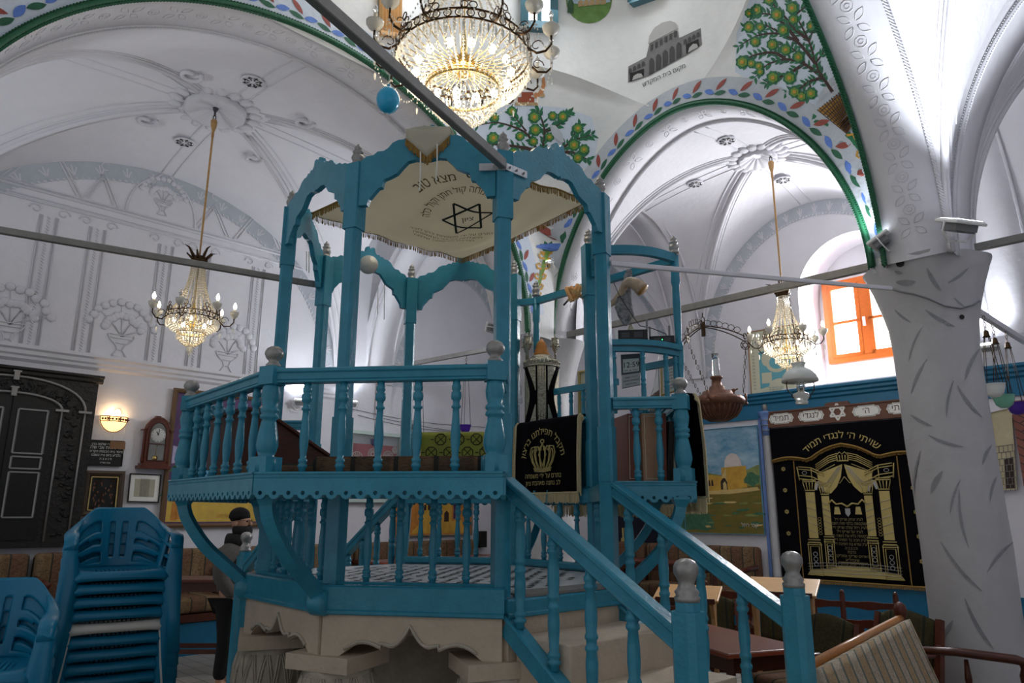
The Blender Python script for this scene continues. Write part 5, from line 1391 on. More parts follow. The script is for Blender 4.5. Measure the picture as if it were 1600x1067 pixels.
for q, (dx, dy) in enumerate(((-.11,-.03),(.11,.03),(-.12,.06))):
    mb = MB(); b = tc_+Vector((dx, dy, .5)); mb.lathe([(.008,0),(.008,.1),(.016,.11),(.03,.16),(.034,.18),(.03,.185),(.03,.21),(.034,.215),(.02,.22),(.005,.225),(.005,.25),(0,.252)], b, 12)
    for k in range(6): mb.ball(b+Vector((cos(k)*.034, sin(k)*.034, .15)), .007, 6, 4)
    mb.build('silver_finial', M_chrome, T)
# cushions on the bench
M_brocade = stripes('brown_brocade', [(0,(112,88,66)),(.40,(112,88,66)),(.42,(52,58,52)),(.48,(98,80,62)),(.9,(120,92,70)),(.94,(52,58,52))], 2.6, 'X', .95, ((62,46,40), 16))
def cushion(name, label, cat, c, d, rz, m, grp=None):
    c = Vector(c); t = thing(name, label, cat, c, grp, rz) if False else None
    mb = MB(); nx, ny = 10, 5; rows = []
    X, Y, Zh = d
    for z in (0, .3, .75, 1):
        k = {0: .97, .3: 1, .75: 1, 1: .96}[z]; rows.append([Vector((sx*X/2*k, sy*Y/2*k, z*Zh)) for sx, sy in ((-1,-1),(-.5,-1.01),(0,-1.0),(.5,-1.01),(1,-1),(1,0),(1,1),(.5,1.01),(0,1),(-.5,1.01),(-1,1),(-1,0))])
    mb.grid(rows, 0, True, cu=True); n0 = len(mb.v); mb.add([Vector((p.x, p.y, p.z)) for p in rows[-1]]+[Vector((0, 0, Zh*1.12))], [(i, (i+1) % 12, 12) for i in range(12)], 0, True)
    mb.add(rows[0], [tuple(range(11, -1, -1))], 0)
    o = mb.build(name, m); o.location = c; o.rotation_euler = (0, 0, rz); o['label'] = label; o['category'] = cat
    if grp: o['group'] = grp
    return o
mid = (w3('B')+w3('C')+o3('B')+o3('C'))/4; ab = atan2(OUT['C'][1]-OUT['B'][1], OUT['C'][0]-OUT['B'][0])
cushion('bench_cushion', 'brown brocade bench cushion lying along the front bench of the platform', 'cushion', (mid.x+.03, mid.y+.03, SEAT+.002), (.80, .30, .075), ab, M_brocade)
mid = (w3('A')+w3('B')+o3('A')+o3('B'))/4; ab2 = atan2(OUT['B'][1]-OUT['A'][1], OUT['B'][0]-OUT['A'][0])
cushion('bench_cushion', 'brown brocade bench cushion on the left bench below the dark sloping desk', 'cushion', (mid.x+.03, mid.y+.04, SEAT+.002), (.78, .28, .06), ab2, M_brocade)
# sloping dark lectern box on the left bench, laid over the seat towards the deck
lb = thing('lectern_box', 'dark brown sloping desk box standing inside the left railing of the platform', 'lectern', (-1.25, 4.05, SEAT))
ub = Vector((OUT['A'][0]-OUT['B'][0], OUT['A'][1]-OUT['B'][1], 0)).normalized(); nb = Vector((-ub.y, ub.x, 0)); nb = nb if nb.x > 0 else -nb
cL = Vector((-1.37, 3.89, 0))+ub*.30; z0 = SEAT+.064
mb = MB(); mb.prism([(-.06,z0),(.45,z0),(.45,z0+.06),(.03,z0+.295),(-.06,z0+.295)], cL, nb, UP, .56, 0); mb.build('box_body', M_wood, lb)
mb = MB(); mb.beam(cL+nb*.02+UP*(z0+.312), cL+nb*.49+UP*(z0+.05), .60, .018, 0, ch=.003); mb.beam(cL-nb*.08+UP*(z0+.304), cL+nb*.035+UP*(z0+.304), .60, .018, 0); mb.build('sloping_lid', M_wood, lb)
# green patterned cloth over the rear rail
gcm = bpy.data.materials.new('olive_cloth_black_lattice'); gcm.use_nodes = True; MATS['g'] = gcm
M_olive = mat('olive_satin_cloth', (150,150,50), .5, var=.12, vs=5, bump=.2, bs=6); M_blackthread = mat('black_lattice_print', (24,24,20), .8)
gp, gq = NW['F'], NW['G']; u = (gq-gp).normalized(); oFG = Vector((-u.y, u.x, 0)); oFG = -oFG if (gp+oFG-BC).length > (gp-BC).length else oFG
gcl = thing('green_cloth', 'olive green cloth with black lattice pattern hung over the rear railing', 'cloth', (gp+gq)/2+UP*RAILT)
def gpt(s, z, o=0): 
    k = max(0, RAILT-z); return gp+u*(.05+s)+oFG*(.045+.02*sin(s*9+z*6)*min(1, k*5)+o)+UP*(z+.012)
Lg = (gq-gp).length-.14
mb = MB(); mb.grid([[gp+u*(.05+Lg*i/24)-oFG*.05+UP*(RAILT+.013) for i in range(25)]]+[[gpt(Lg*i/24, RAILT-.5*j/14) for i in range(25)] for j in range(15)], 0, True); mb.build('cloth_sheet', M_olive, gcl, solid=.004)
mb = MB(); st_ = .15
for i in range(8):
    for j in range(4):
        cx_, cz_ = st_*(i+.5*(j % 2))+.05, RAILT-.06-j*.11
        if cx_ > Lg-.06: continue
        for r_, n_ in ((.048, 8), ):
            pts = [gpt(cx_+cos(2*pi*k/n_+pi/8)*r_, cz_+sin(2*pi*k/n_+pi/8)*r_, .006) for k in range(n_)]; mb.tube(pts, .004, 3, closed=True)
        for a in range(4): mb.tube([gpt(cx_, cz_, .006), gpt(cx_+cos(a*pi/2+pi/4)*.04, cz_+sin(a*pi/2+pi/4)*.04, .006)], .003, 3)
        for k in range(4): mb.ball(gpt(cx_+.06+k*.01, cz_, .006), .005, 4, 3) if k < 3 else None
mb.build('lattice_print', M_blackthread, gcl, kind='stuff')
# shelf end: books, frames, clock, electronics
def slab(name, label, cat, p, d, rz, mats, tilt=0, grp=None, lean=0):
    mb = MB(); M_ = Matrix.Rotation(rz, 4, 'Z') @ Matrix.Rotation(tilt, 4, 'Y') @ Matrix.Rotation(lean, 4, 'X')
    mb.box((0, 0, 0), d, 0, 0, M_)
    zmin = min(v.z for v in mb.v)
    o = mb.build(name, mats, bevel=.004); o.location = Vector(p)-UP*zmin; o['label'] = label; o['category'] = cat
    if grp: o['group'] = grp
    return o
M_bk1 = mat('brown_book_cloth', (110,66,48), .6, var=.1, vs=20); M_bk2 = mat('red_brown_leather', (128,72,58), .5, var=.1, vs=20); M_bk3 = mat('tan_board', (172,134,106), .7, var=.08, vs=30)
def book(label, u, v, y, w_, h_, d_, m, tilt=0, rz=.2):
    p = atY(u, v, y); p.z = SEAT+.003
    b = thing('book', label, 'book', p)
    Mx = Matrix.Rotation(rz, 4, 'Z') @ Matrix.Rotation(tilt, 4, 'Y')
    lift = abs(sin(tilt))*w_/2
    c = p+UP*(cos(tilt)*h_/2+lift)
    mb = MB(); mb.box(c, (w_, d_, h_), 0, 0, Mx); mb.build('cover', m, b, bevel=.004)
    mb = MB(); mb.box(c+Mx @ Vector((0, .004, 0)), (w_*.82, d_*.99, h_*1.003), 0, 0, Mx); mb.build('pages', M_paper, b)
    if w_ > .03:
        mb = MB(); 
        for s in (-1, 1): mb.box(c+Mx @ Vector((s*w_*.36, -d_/2-.001, 0)), (.003, .002, h_*.94), 0, 0, Mx)
        for s in (-1, 1): mb.box(c+Mx @ Vector((0, -d_/2-.001, s*h_*.46)), (w_*.72, .002, .003), 0, 0, Mx)
        mb.build('spine_rule', M_paper, b)
book('brown book leaning at the left end of the shelf behind the stair post', 962, 745, 4.55, .03, .34, .26, M_bk1, -.12)
book('second leaning brown book, just left of the red-brown volume', 969, 745, 4.42, .028, .36, .26, M_bk1, -.07)
book('thick red-brown leather volume with ruled spine on the shelf', 980, 745, 4.30, .075, .385, .28, M_bk2, .02)
book('broad tan cardboard slipcase in the middle of the shelf', 1008, 745, 4.28, .115, .385, .27, M_bk3, 0)
book('thin red-brown volume right of the tan slipcase', 1027, 745, 4.30, .03, .39, .27, M_bk2, .03)
book('thin dark volume near the newel of the shelf end', 1037, 745, 4.34, .03, .35, .26, M_black, .08)
book('pale narrow book wedged beside the thick newel', 1046, 745, 4.36, .022, .34, .26, M_paper, .1)
# digital clock hung on the curved rail
def frame_quad(p0, p1, p2, p3): return [Vector(p) for p in (p0, p1, p2, p3)]
yk = 4.60
tl, tr, bl, br = atY(970,553,yk), atY(1001,551,yk-.02), atY(972,606,yk), atY(1001,600,yk-.02)
dc = thing('digital_clock', 'grey digital wall clock reading 12:59 hung between the balusters', 'clock', (tl+br)/2)
def onq(s, t, o=0):
    n = (tr-tl).cross(tl-bl).normalized(); n = -n if n.y > 0 else n
    return (tl*(1-s)+tr*s)*(1-t)+(bl*(1-s)+br*s)*t+n*o
mb = MB(); A_ = [onq(s, t, .012) for s, t in ((0,0),(1,0),(1,1),(0,1))]; B_ = [onq(s, t, -.015) for s, t in ((0,0),(1,0),(1,1),(0,1))]
mb.add(A_+B_, [(0,3,2,1),(4,5,6,7),(0,1,5,4),(1,2,6,5),(2,3,7,6),(3,0,4,7)]); mb.build('casing', mat('pale_grey_casing', (176,178,178), .5), dc, bevel=.003)
mb = MB(); mb.add([onq(s, t, .0135) for s, t in ((.0,.02),(1,.02),(1,.62),(.0,.62))], [(0,3,2,1)]); mb.build('bezel', mat('dark_bezel', (70,74,78), .4), dc)
mb = MB(); mb.add([onq(s, t, .0145) for s, t in ((.1,.16),(.92,.16),(.92,.56),(.1,.56))], [(0,3,2,1)]); mb.build('lcd_screen', mat('lcd_grey', (196,204,198), .3), dc)
mb = MB(); letter(mb, '12:59', lambda x, y: onq(.51+x, .42-y*.58, .017), .40, 0, False); letter(mb, 'PM 18 THU', lambda x, y: onq(.51+x, .54-y*.58, .016), .14, 0, False)
for i, s in enumerate(('לעילוי נשמת', 'משפחת התורם', 'בית הכנסת')): letter(mb, s, lambda x, y, i=i: onq(.5+x, .74+.1*i-y*.55, .0145), .13)
mb.build('digits', M_ink, dc)
# routers on the curved rail
def router(label, u0, u1, v, y, h_, white=True):
    p, q = atY(u0, v, y), atY(u1, v, y-.03); c = (p+q)/2; c.z = 2.62+h_/2; L = (q-p).length; a = atan2(q.y-p.y, q.x-p.x)
    t = thing('router', label, 'router', (c.x, c.y, 2.62))
    mb = MB(); mb.box(c, (L, .11, h_), a, 0); mb.build('casing', M_black, t, bevel=.006)
    mb = MB(); ud = Vector((cos(a), sin(a), 0)); nd = Vector((sin(a), -cos(a), 0))
    for i in range(2): mb.box(c+ud*((-.2+.4*i)*L)+nd*.0555, (L*.26, .002, h_*.5), a, 0)
    mb.build('front_panel', M_dkgrey, t)
    if white: mb = MB(); mb.box(c-ud*(L/2-.006), (.02, .115, h_*1.04), a); mb.build('white_end_cap', M_white, t, bevel=.004)
    mb = MB()
    for s in ((.48,) if white else (-.48, .3)): mb.beam(c+ud*(s*L)+nd*.03+UP*h_*.2, c+ud*(s*L)+nd*.03+UP*(h_*.5+.07), .008, .012)
    mb.build('antenna', M_grey, t)
    if not white: mb = MB(); mb.ball(c+ud*.0+nd*.056, .004, 6, 4); mb.build('status_light', mat('green_led', (60,230,140), .3, emis=(60,240,140), es=3), t)
router('black box with white end cap on the curved rail, left of the router', 962, 1012, 525, 4.56, .07)
router('flat black router with a green light at the right end of the curved rail', 1015, 1054, 531, 4.66, .055, False)
# ram's horn, scarves
hy = 4.98
hp = [(886,470,5.1),(893,462,5.1),(902,459,5.08),(915,464,5.05),(930,476,5.0),(945,478,4.96),(960,471,4.9),(970,457,4.85),(976,443,4.8),(984,438,4.76),(994,443,4.74),(1004,452,4.72)]
hpts = [atY(*p) for p in hp]; rr_ = [.008,.013,.017,.02,.02,.021,.023,.025,.028,.035,.043,.05]
hn = thing('shofar', 'long curled ram horn tied under the blue bar of the tall frame', 'horn', hpts[6])
fine = []; fr = []
for i in range(len(hpts)-1):
    for k in range(4): t = k/4; fine.append(hpts[i]*(1-t)+hpts[i+1]*t); fr.append(rr_[i]*(1-t)+rr_[i+1]*t)
fine.append(hpts[-1]); fr.append(rr_[-1])
for _ in range(2): fine = [fine[0]]+[(fine[i-1]+fine[i]*2+fine[i+1])/4 for i in range(1, len(fine)-1)]+[fine[-1]]
mb = MB(); mb.tube(fine, fr, 12); mb.build('horn_body', M_horn, hn)
d = (fine[-1]-fine[-3]).normalized(); mb = MB(); mb.tube([fine[-1]+d*.001, fine[-1]+d*.004], [.041, .04], 12); mb.build('horn_mouth', mat('horn_inside', (196,150,84), .6), hn)
mb = MB(); mb.tube([hpts[0], hpts[0]+(hpts[0]-hpts[1])*.8], [.008,.007], 8); mb.build('mouthpiece', M_black, hn)
def wrapcloth(name, label, cat, m, top, w0, pts):
    t = thing(name, label, cat, top); mb = MB(); rows = []
    for i, (p, w_) in enumerate(pts):
        rows.append([Vector(p)+Vector((cos(2*pi*k/12)*w_*(1+.22*cos(3*2*pi*k/12+i)), sin(2*pi*k/12)*w_*.45*(1+.2*sin(4*2*pi*k/12)), 0)) for k in range(12)])
    mb.grid(rows, 0, True, cu=True); mb.add(rows[-1], [tuple(range(12))]); mb.build('cloth', m, t); return t
def oy(u, v, y): return atY(u, v, y)
wrapcloth('scarf', 'grey patterned scarf knotted over the blue bar, hanging beside the horn', 'scarf', M_scarf, oy(980,425,4.85), 0, [(oy(982,420,4.86),.02),(oy(980,432,4.86),.03),(oy(979,445,4.86),.028),(oy(977,460,4.85),.045),(oy(976,480,4.84),.062),(oy(978,492,4.84),.055),(oy(976,500,4.84),.03),(oy(977,508,4.84),.012)])
mb = MB()
for k, (a, b) in enumerate((((884,450),(897,456)),((892,448),(898,466)),((902,444),(894,470)),((906,446),(900,466)))):
    p, q = atY(a[0], a[1], 5.02), atY(b[0], b[1], 5.02); mb.tube([p, (p+q)/2+Vector((0,-.02,0)), q], [.016,.02,.014], 6)
mb.tube([atY(884,450,5.0), atY(893,470,4.99), atY(902,464,4.99)], [.014,.016,.01], 6)
o = mb.build('ribbon_cloth', M_orangecloth); o['label'] = 'orange and white striped cloth tying the thin end of the horn'; o['category'] = 'cloth'
mb = MB(); c = atY(986, 516, 4.8); mb.lathe([(.004,.05),(.01,.045),(.02,.02),(.026,0),(.024,-.02),(.012,-.028),(0,-.03)], c, 12); mb.tube([c+UP*.05, c+UP*.2], .002, 4); o = mb.build('hanging_ornament', M_chrome); o['label'] = 'small silver drop ornament hanging below the grey scarf'; o['category'] = 'ornament'
mb = MB(); pts = [atY(*p) for p in ((958,440,4.7),(968,462,4.7),(980,480,4.68),(990,495,4.66),(1000,508,4.64),(1020,512,4.62),(1040,520,4.6),(1044,527,4.6))]; mb.tube(pts, .003, 4); o = mb.build('cable', M_black); o['label'] = 'thin black cable drooping from the blue bar to the router'; o['category'] = 'cable'
# framed prints stacked at the far side of the shelf end
M_frameb = mat('brown_frame', (92,62,48), .5); M_gilt = mat('pale_gilt_frame', (196,170,110), .5)
def panel(name, label, cat, q, fw, mf, mi_, lines=0, th=.02, mat_w=0, group=None, ink=None):
    """framed sheet on quad q = (tl, tr, br, bl), facing the camera side"""
    tl, tr, br, bl = [Vector(p) for p in q]; t = thing(name, label, cat, (bl+br)/2, group)
    n = (tr-tl).cross(bl-tl).normalized()
    if n.dot(CAM-(tl+br)/2) < 0: n = -n
    def F(s, v, o=0): return (tl*(1-s)+tr*s)*(1-v)+(bl*(1-s)+br*s)*v+n*o
    W, H = (tr-tl).length, (bl-tl).length; a, b = fw/W, fw/H
    mb = MB(); oc = [(0,0),(1,0),(1,1),(0,1)]; ic = [(a,b),(1-a,b),(1-a,1-b),(a,1-b)]
    rows = [[F(s, v, 0) for s, v in oc], [F(s, v, th) for s, v in oc], [F(s*(1-a)+.5*a, v*(1-b)+.5*b, th*1.25) for s, v in oc], [F(s, v, th*.9) for s, v in ic], [F(s, v, th*.3) for s, v in ic]]
    mb.grid(rows, 0, False, cu=True); mb.build('frame', mf, t)
    mb = MB(); mb.add([F(s, v, th*.35) for s, v in ic], [(0,3,2,1)], 0)
    mt = [mi_]
    if mat_w:
        a2, b2 = a+mat_w/W, b+mat_w/H; mb.add([F(s, v, th*.4) for s, v in ((a2,b2),(1-a2,b2),(1-a2,1-b2),(a2,1-b2))], [(0,3,2,1)], 1); mt.append(ink[0])
    else: a2, b2 = a, b
    o = mb.build('sheet', mt, t)
    return t, F, n
y0 = 5.15
panel('picture_frame', 'gilt framed page of small print seen between the posts beside the scroll case', 'picture', (atY(905,580,5.5), atY(945,571,5.35), atY(945,650,5.35), atY(906,652,5.5)), .02, M_gilt, M_paper)
tq, F, n = panel('picture_frame', 'brown framed print leaning at an angle behind the shelf balusters', 'picture', (atY(1021,608,4.75), atY(1029,556,4.95), atY(1031,618,4.95), atY(1016,622,4.7)), .012, M_frameb, M_whitepaper)
tq, F, n = panel('picture_frame', 'framed certificate of handwriting at the right of the shelf frame', 'picture', (atY(1032,563,5.05), atY(1057,556,5.0), atY(1058,610,5.0), atY(1034,618,5.05)), .012, M_gilt, M_whitepaper)
mb = MB()
for k in range(9): letter(mb, 'שלום עליכם', lambda x, y, k=k: F(.5+x*.9, .16+k*.09-y*.5, .012), .13)
mb.build('handwriting', M_ink, tq)
# ================= left wall =================
def wallquadB(a0, a1, z0, z1, off=.03): return (Q(a0, LEFTB-off, z1), Q(a1, LEFTB-off, z1), Q(a1, LEFTB-off, z0), Q(a0, LEFTB-off, z0))
def wallquadA(b0, b1, z0, z1, off=.03): return (Q(ARKA-off, b0, z1), Q(ARKA-off, b1, z1), Q(ARKA-off, b1, z0), Q(ARKA-off, b0, z0))
def pp(mb, F, pts, mi, o): mb.add([F(s, v, o) for s, v in pts], [tuple(range(len(pts)))], mi)
def blob(c, rx, ry, n=14, wob=0, seed=0):
    r = random.Random(seed); return [(c[0]+cos(2*pi*k/n)*rx*(1+r.uniform(-wob, wob)), c[1]+sin(2*pi*k/n)*ry*(1+r.uniform(-wob, wob))) for k in range(n)]
# carved black cupboard of the old ark
da0, da1, dz0, dz1 = .80, 2.42, 1.165, 3.02; dm = 1.62
cup = thing('wall_cupboard', 'tall black carved double-door cupboard with silver arch mouldings on the left wall', 'cupboard', Q(dm, LEFTB, dz0))
def LB_(a, z, o=0): return Q(a, LEFTB-.01-o, z)
mb = MB(); mb.prism([(da0-dm, dz0), (da1-dm, dz0), (da1-dm, dz1), (da0-dm, dz1)], Q(dm, LEFTB-.06, 0), AZ, UP, .1); mb.build('carcass', M_blackwood, cup, bevel=.004)
mb = MB(); mould(mb, Q(da0-.04, LEFTB-.11, dz1-.05), Q(da1+.04, LEFTB-.11, dz1-.05), -BZ, [(-.1,.07),(.05,.07),(.05,.045),(.02,.03),(.02,.0),(0,-.02)]); mb.build('cornice', M_blackwood, cup)
M_silverln = mat('silver_moulding', (150,148,146), .4, metal=.5)
def archpts(hw, zs, rise, n=20, p=2.2): return [(dm+hw*math.copysign(abs(cos(t))**(2/p), -cos(t)), zs+rise*sin(t)**(2/p)) for t in [pi*i/n for i in range(n+1)]]
mb = MB()
aS = onB(133, 650, LEFTB-.11)[0]-dm; zS = onB(137, 650, LEFTB-.11)[1]; aI = onB(97, 648, LEFTB-.11)[0]-dm; zI = onB(98, 647, LEFTB-.11)[1]
zA = onB(22, 592, LEFTB-.11)[1]; zB = onB(18, 617, LEFTB-.11)[1]
for hw, zs, top in ((aS, zS, zA), (aI, zI, zB)):
    mb.tube([LB_(a, z, .115) for a, z in archpts(hw, zs, top-zs)], .014, 6)
    for s in (-1, 1):
        mb.tube([LB_(dm+s*hw, dz0+.06, .115), LB_(dm+s*hw, zs, .115)], .012, 6); mb.box(LB_(dm+s*hw, zs+.005, .115), (.13, .03, .025), pi/4)
    mb.box(LB_(dm, top+.0, .125), (.05, .04, .085), pi/4); mb.box(LB_(dm, top+.05, .125), (.075, .045, .018), pi/4)
mb.build('arch_moulding', M_silverln, cup)
mb = MB(); rnd = random.Random(5)       # carved leaf scrolls between the arches
for i in range(150):
    s = rnd.choice((-1, 1)); 
    if i % 2: hw = rnd.uniform(aI+.06, aS-.05); z = rnd.uniform(dz0+.1, zI); a = dm+s*hw
    else:
        t = rnd.uniform(.1, pi/2); k = rnd.uniform(.15, .85); hw = aI+(aS-aI)*k; a = dm+s*hw*cos(t); z = (zI+(zS-zI)*k)+((zB-zI)*(1-k)+(zA-zS)*k)*sin(t)
    an = rnd.uniform(0, pi); mb.ball(LB_(a, z, .105), (.035, .012, .012), 6, 4, 0, Matrix.Rotation(pi/4, 4, 'Z') @ Matrix.Rotation(an, 4, 'Y'))
mb.build('leaf_carving', M_blackwood, cup, kind='stuff')
for s in (-1, 1):
    dr = MB(); dr.prism([(.008*s, dz0+.08), (s*(aI-.07), dz0+.08), (s*(aI-.07), zI+.02), (s*(aI*.55), zB-.06), (.008*s, zB-.035)], Q(dm, LEFTB-.115, 0), AZ, UP, .02); door = dr.build('door', M_black, cup)
    pn = MB()
    for (v0, v1) in ((645,713),(719,737),(743,813)):
        ul, ur = (22, 78)
        z1_ = onB(50, v0, LEFTB-.12)[1]; z0_ = onB(40, v1, LEFTB-.12)[1]; x0, x1 = .07, aI-.13
        c = [(s*x0, z0_), (s*x1, z0_), (s*x1, z1_), (s*x0, z1_)]
        for k in range(4): pn.beam(LB_(dm+c[k][0], c[k][1], .122), LB_(dm+c[(k+1) % 4][0], c[(k+1) % 4][1], .122), .016, .016, 0)
    pn.build('panel_moulding', M_silverln, door)
# half-bowl wall lamp
a, z = onB(181, 655, LEFTB-.05); wl = thing('wall_lamp', 'glowing half-bowl glass wall lamp with flower band beside the black cupboard', 'lamp', Q(a, LEFTB, z))
M_sconce = mat('warm_lit_glass', (255,226,170), .4, emis=(255,205,130), es=2.2)
mb = MB(); rows = []
for i in range(9):
    t = pi/2*i/8; rows.append([Q(a+cos(p)*.145*cos(t), LEFTB-.004-sin(p)*.10*cos(t), z-sin(t)*.17) for p in [pi*k/16 for k in range(17)]])
mb.grid(rows, 0, True); mb.build('glass_bowl', M_sconce, wl)
mb = MB()
for dz, k in ((0, 1.0), (-.055, .955)): mb.tube([Q(a+cos(p)*.147*k, LEFTB-.004-sin(p)*.103*k, z+dz) for p in [pi*q/16 for q in range(17)]], .005, 5)
for s in (0, pi): mb.tube([Q(a+cos(s)*.147*cos(t), LEFTB-.01, z-sin(t)*.175) for t in [pi/2*q/8 for q in range(9)]], .005, 5)
for k in range(9):
    p = .5+k*.27; c = Q(a+cos(p)*.148, LEFTB-.004-sin(p)*.106, z-.03); mb.ball(c, (.014,.014,.014), 6, 4)
    if k % 3 == 0: 
        for q in range(5): mb.ball(c+Vector((0, 0, 0))+UP*.018*sin(q*1.257)+AZ*.018*cos(q*1.257), .009, 5, 4)
mb.tube([Q(a+.03+.045*cos(t), LEFTB-.01, z+.05+.05*sin(t)) for t in [-.6+q*.45 for q in range(10)]], .003, 4)
mb.build('iron_band', mat('iron_flower_band', (120,58,40), .5, metal=.2), wl)
SCONCE = Q(a, LEFTB-.06, z+.02)
# black memorial plaque, cardboard note hung from the lamp
q = [onB(u, v, LEFTB-.02) for u, v in ((139,691),(195,693),(191,733),(134,731))]
t, F, n = panel('plaque', 'black stone memorial plaque with white lettering right of the cupboard', 'plaque', [Q(a, LEFTB-.02, z) for a, z in q], .006, M_black, M_black, th=.02)
mb = MB()
for i, (s, sz) in enumerate((('נבנה על ידי שלמה כהן',.13),('לעילוי נשמת אבי שלמה',.17),('מייסד בית הכנסת הקדוש',.13),('נלב״ע ביום ט״ו בשבט',.13),('ת נ צ ב ה',.12),('צפת תשל״ה',.08))):
    letter(mb, s, lambda x, y, i=i: F(.52+x*.72, .2+i*.14-y, .02), sz)
mb.build('lettering', M_whitepaper, t)
q = [onB(u, v, LEFTB-.055) for u, v in ((173,693),(197,694),(196,706),(173,705))]
t, F, n = panel('note', 'small brown cardboard note hanging on strings under the wall lamp', 'note', [Q(a, LEFTB-.055, z) for a, z in q], .004, mat('brown_cardboard', (150,112,80), .8), MATS['brown_cardboard'], th=.004)
mb = MB()
for i in range(3): letter(mb, 'נא לשמור על השקט', lambda x, y, i=i: F(.5+x*.8, .3+i*.25-y, .006), .16)
mb.build('lettering', M_inkbrown, t)
mb = MB()
for s in (.15, .85): p = F(s, 0); a_, z_ = R(p).x, p.z; mb.tube([p, Q(a_, LEFTB-.055, z_+.16)], .0025, 4)
mb.build('strings', M_string, t)
# framed pictures below
q = [onB(u, v, LEFTB-.03) for u, v in ((134,739),(196,740),(190,812),(124,811))]
t, F, n = panel('picture_frame', 'dark bronze relief picture in a heavy brown frame above the chair stack', 'picture', [Q(a, LEFTB-.03, z) for a, z in q], .055, mat('dark_brown_frame', (70,54,40), .45), M_black, th=.035)
mb = MB(); rnd = random.Random(8)
for i in range(60): s = rnd.uniform(.25, .75); v = rnd.uniform(.2, .85); pp(mb, F, blob((s, v), .02, .03, 6, .3, i), i % 2, .015+.0002*i)
mb.build('copper_relief', [M_copper, M_bronze], t)
mb = MB(); tl_ = [(.17,.14),(.83,.14),(.83,.86),(.17,.86)]
for k in range(4): mb.beam(F(*tl_[k], .03), F(*tl_[(k+1) % 4], .03), .012, .012)
mb.build('gilt_slip', M_gilt, t)
q = [onB(u, v, LEFTB-.025) for u, v in ((204,743),(253,745),(249,789),(200,788))]
t, F, n = panel('picture_frame', 'small black-framed page of dense print with a white mount below the clock', 'picture', [Q(a, LEFTB-.025, z) for a, z in q], .012, M_black, M_whitepaper, th=.02, mat_w=.05, ink=(mat('grey_printed_sheet', (176,172,152), .8, var=.1, vs=60),))
mb = MB()
for i in range(14): letter(mb, 'ברוך אתה מלך העולם', lambda x, y, i=i: F(.5+x*.62, .2+i*.046-y, .012), .052)
mb.build('print', M_ink, t)
# wall clock
a, z = onB(237, 737, LEFTB); a1, z1 = onB(239, 652, LEFTB-.05); wcl = thing('wall_clock', 'wooden pendulum wall clock with an arched top on the left wall', 'clock', Q(a, LEFTB, z))
H = z1-z; W = .36
def CK(x, y, o): return Q(a+x, LEFTB-o, z+y)
mb = MB(); hw = W*.36
arch_ = [(-hw, .05), (hw, .05), (hw, H*.70)]+[(hw*cos(t), H*.70+H*.24*sin(t)) for t in [pi*i/14 for i in range(1, 14)]]+[(-hw, H*.70)]
mb.prism(arch_, Q(a, LEFTB-.055, z), AZ, UP, .11); mb.box(CK(0, .02, .065), (W*1.0, .13, .035), pi/4); mb.box(CK(0, .05, .06), (W*.85, .12, .03), pi/4); mb.box(CK(0, H*.975, .04), (.06, .05, .02), pi/4); mb.box(CK(0, H*.95, .04), (.04, .05, .03), pi/4)
for s in (-1, 1): mb.box(CK(s*hw*1.12, H*.71, .07), (.07, .07, .016), pi/4); mb.lathe([(.012,.07),(.018,.1),(.012,.2),(.016,H*.4),(.012,H*.6),(.018,H*.68)], CK(s*hw*1.1, 0, .085), 8)
mb.tube([CK(hw*1.02*cos(t), H*.70+H*.245*sin(t), .1) for t in [pi*i/14 for i in range(15)]], .016, 6)
mb.build('case', M_woodred, wcl)
mb = MB(); dw = hw*.72; g = [(-dw, .1), (dw, .1), (dw, H*.66)]+[(dw*cos(t), H*.66+H*.2*sin(t)) for t in [pi*i/12 for i in range(1, 12)]]+[(-dw, H*.66)]
mb.prism(g, Q(a, LEFTB-.1115, z), AZ, UP, .004); mb.build('glass_door', mat('clock_glass', (120,122,118), .12, var=.2, vs=6, spec=.8), wcl)
mb = MB(); mb.tube([CK(x, y, .116) for x, y in g], .008, 5, closed=True); mb.beam(CK(-dw, H*.46, .116), CK(dw, H*.46, .116), .014, .012); mb.build('door_frame', M_wood, wcl)
Mc = Matrix([[AZ.x,0,-BZ.x,0],[AZ.y,0,-BZ.y,0],[0,1,0,0],[0,0,0,1]])
mb = MB(); mb.lathe([(dw*.88,0),(dw*.9,.003),(dw*.85,.005),(0,.005)], CK(0, H*.62, .114), 28, 0, Mc); mb.build('dial', mat('silver_dial', (196,196,192), .4), wcl)
mb = MB()
for an, ln, w_ in ((2.05, .55, .008), (1.45, .75, .006)): mb.beam(CK(0, H*.62, .121), CK(cos(an)*dw*ln, H*.62+sin(an)*dw*ln, .121), .003, w_)
for k in range(12): t = pi*k/6; mb.beam(CK(cos(t)*dw*.72, H*.62+sin(t)*dw*.72, .1205), CK(cos(t)*dw*.82, H*.62+sin(t)*dw*.82, .1205), .002, .006)
mb.build('hands', M_ink, wcl)
mb = MB(); mb.tube([CK(0, H*.44, .115), CK(-.01, H*.2, .115)], .003, 4); mb.lathe([(.03,0),(.03,.004),(0,.006)], CK(-.01, H*.2, .114), 16, 0, Mc); mb.build('pendulum', M_brass, wcl)
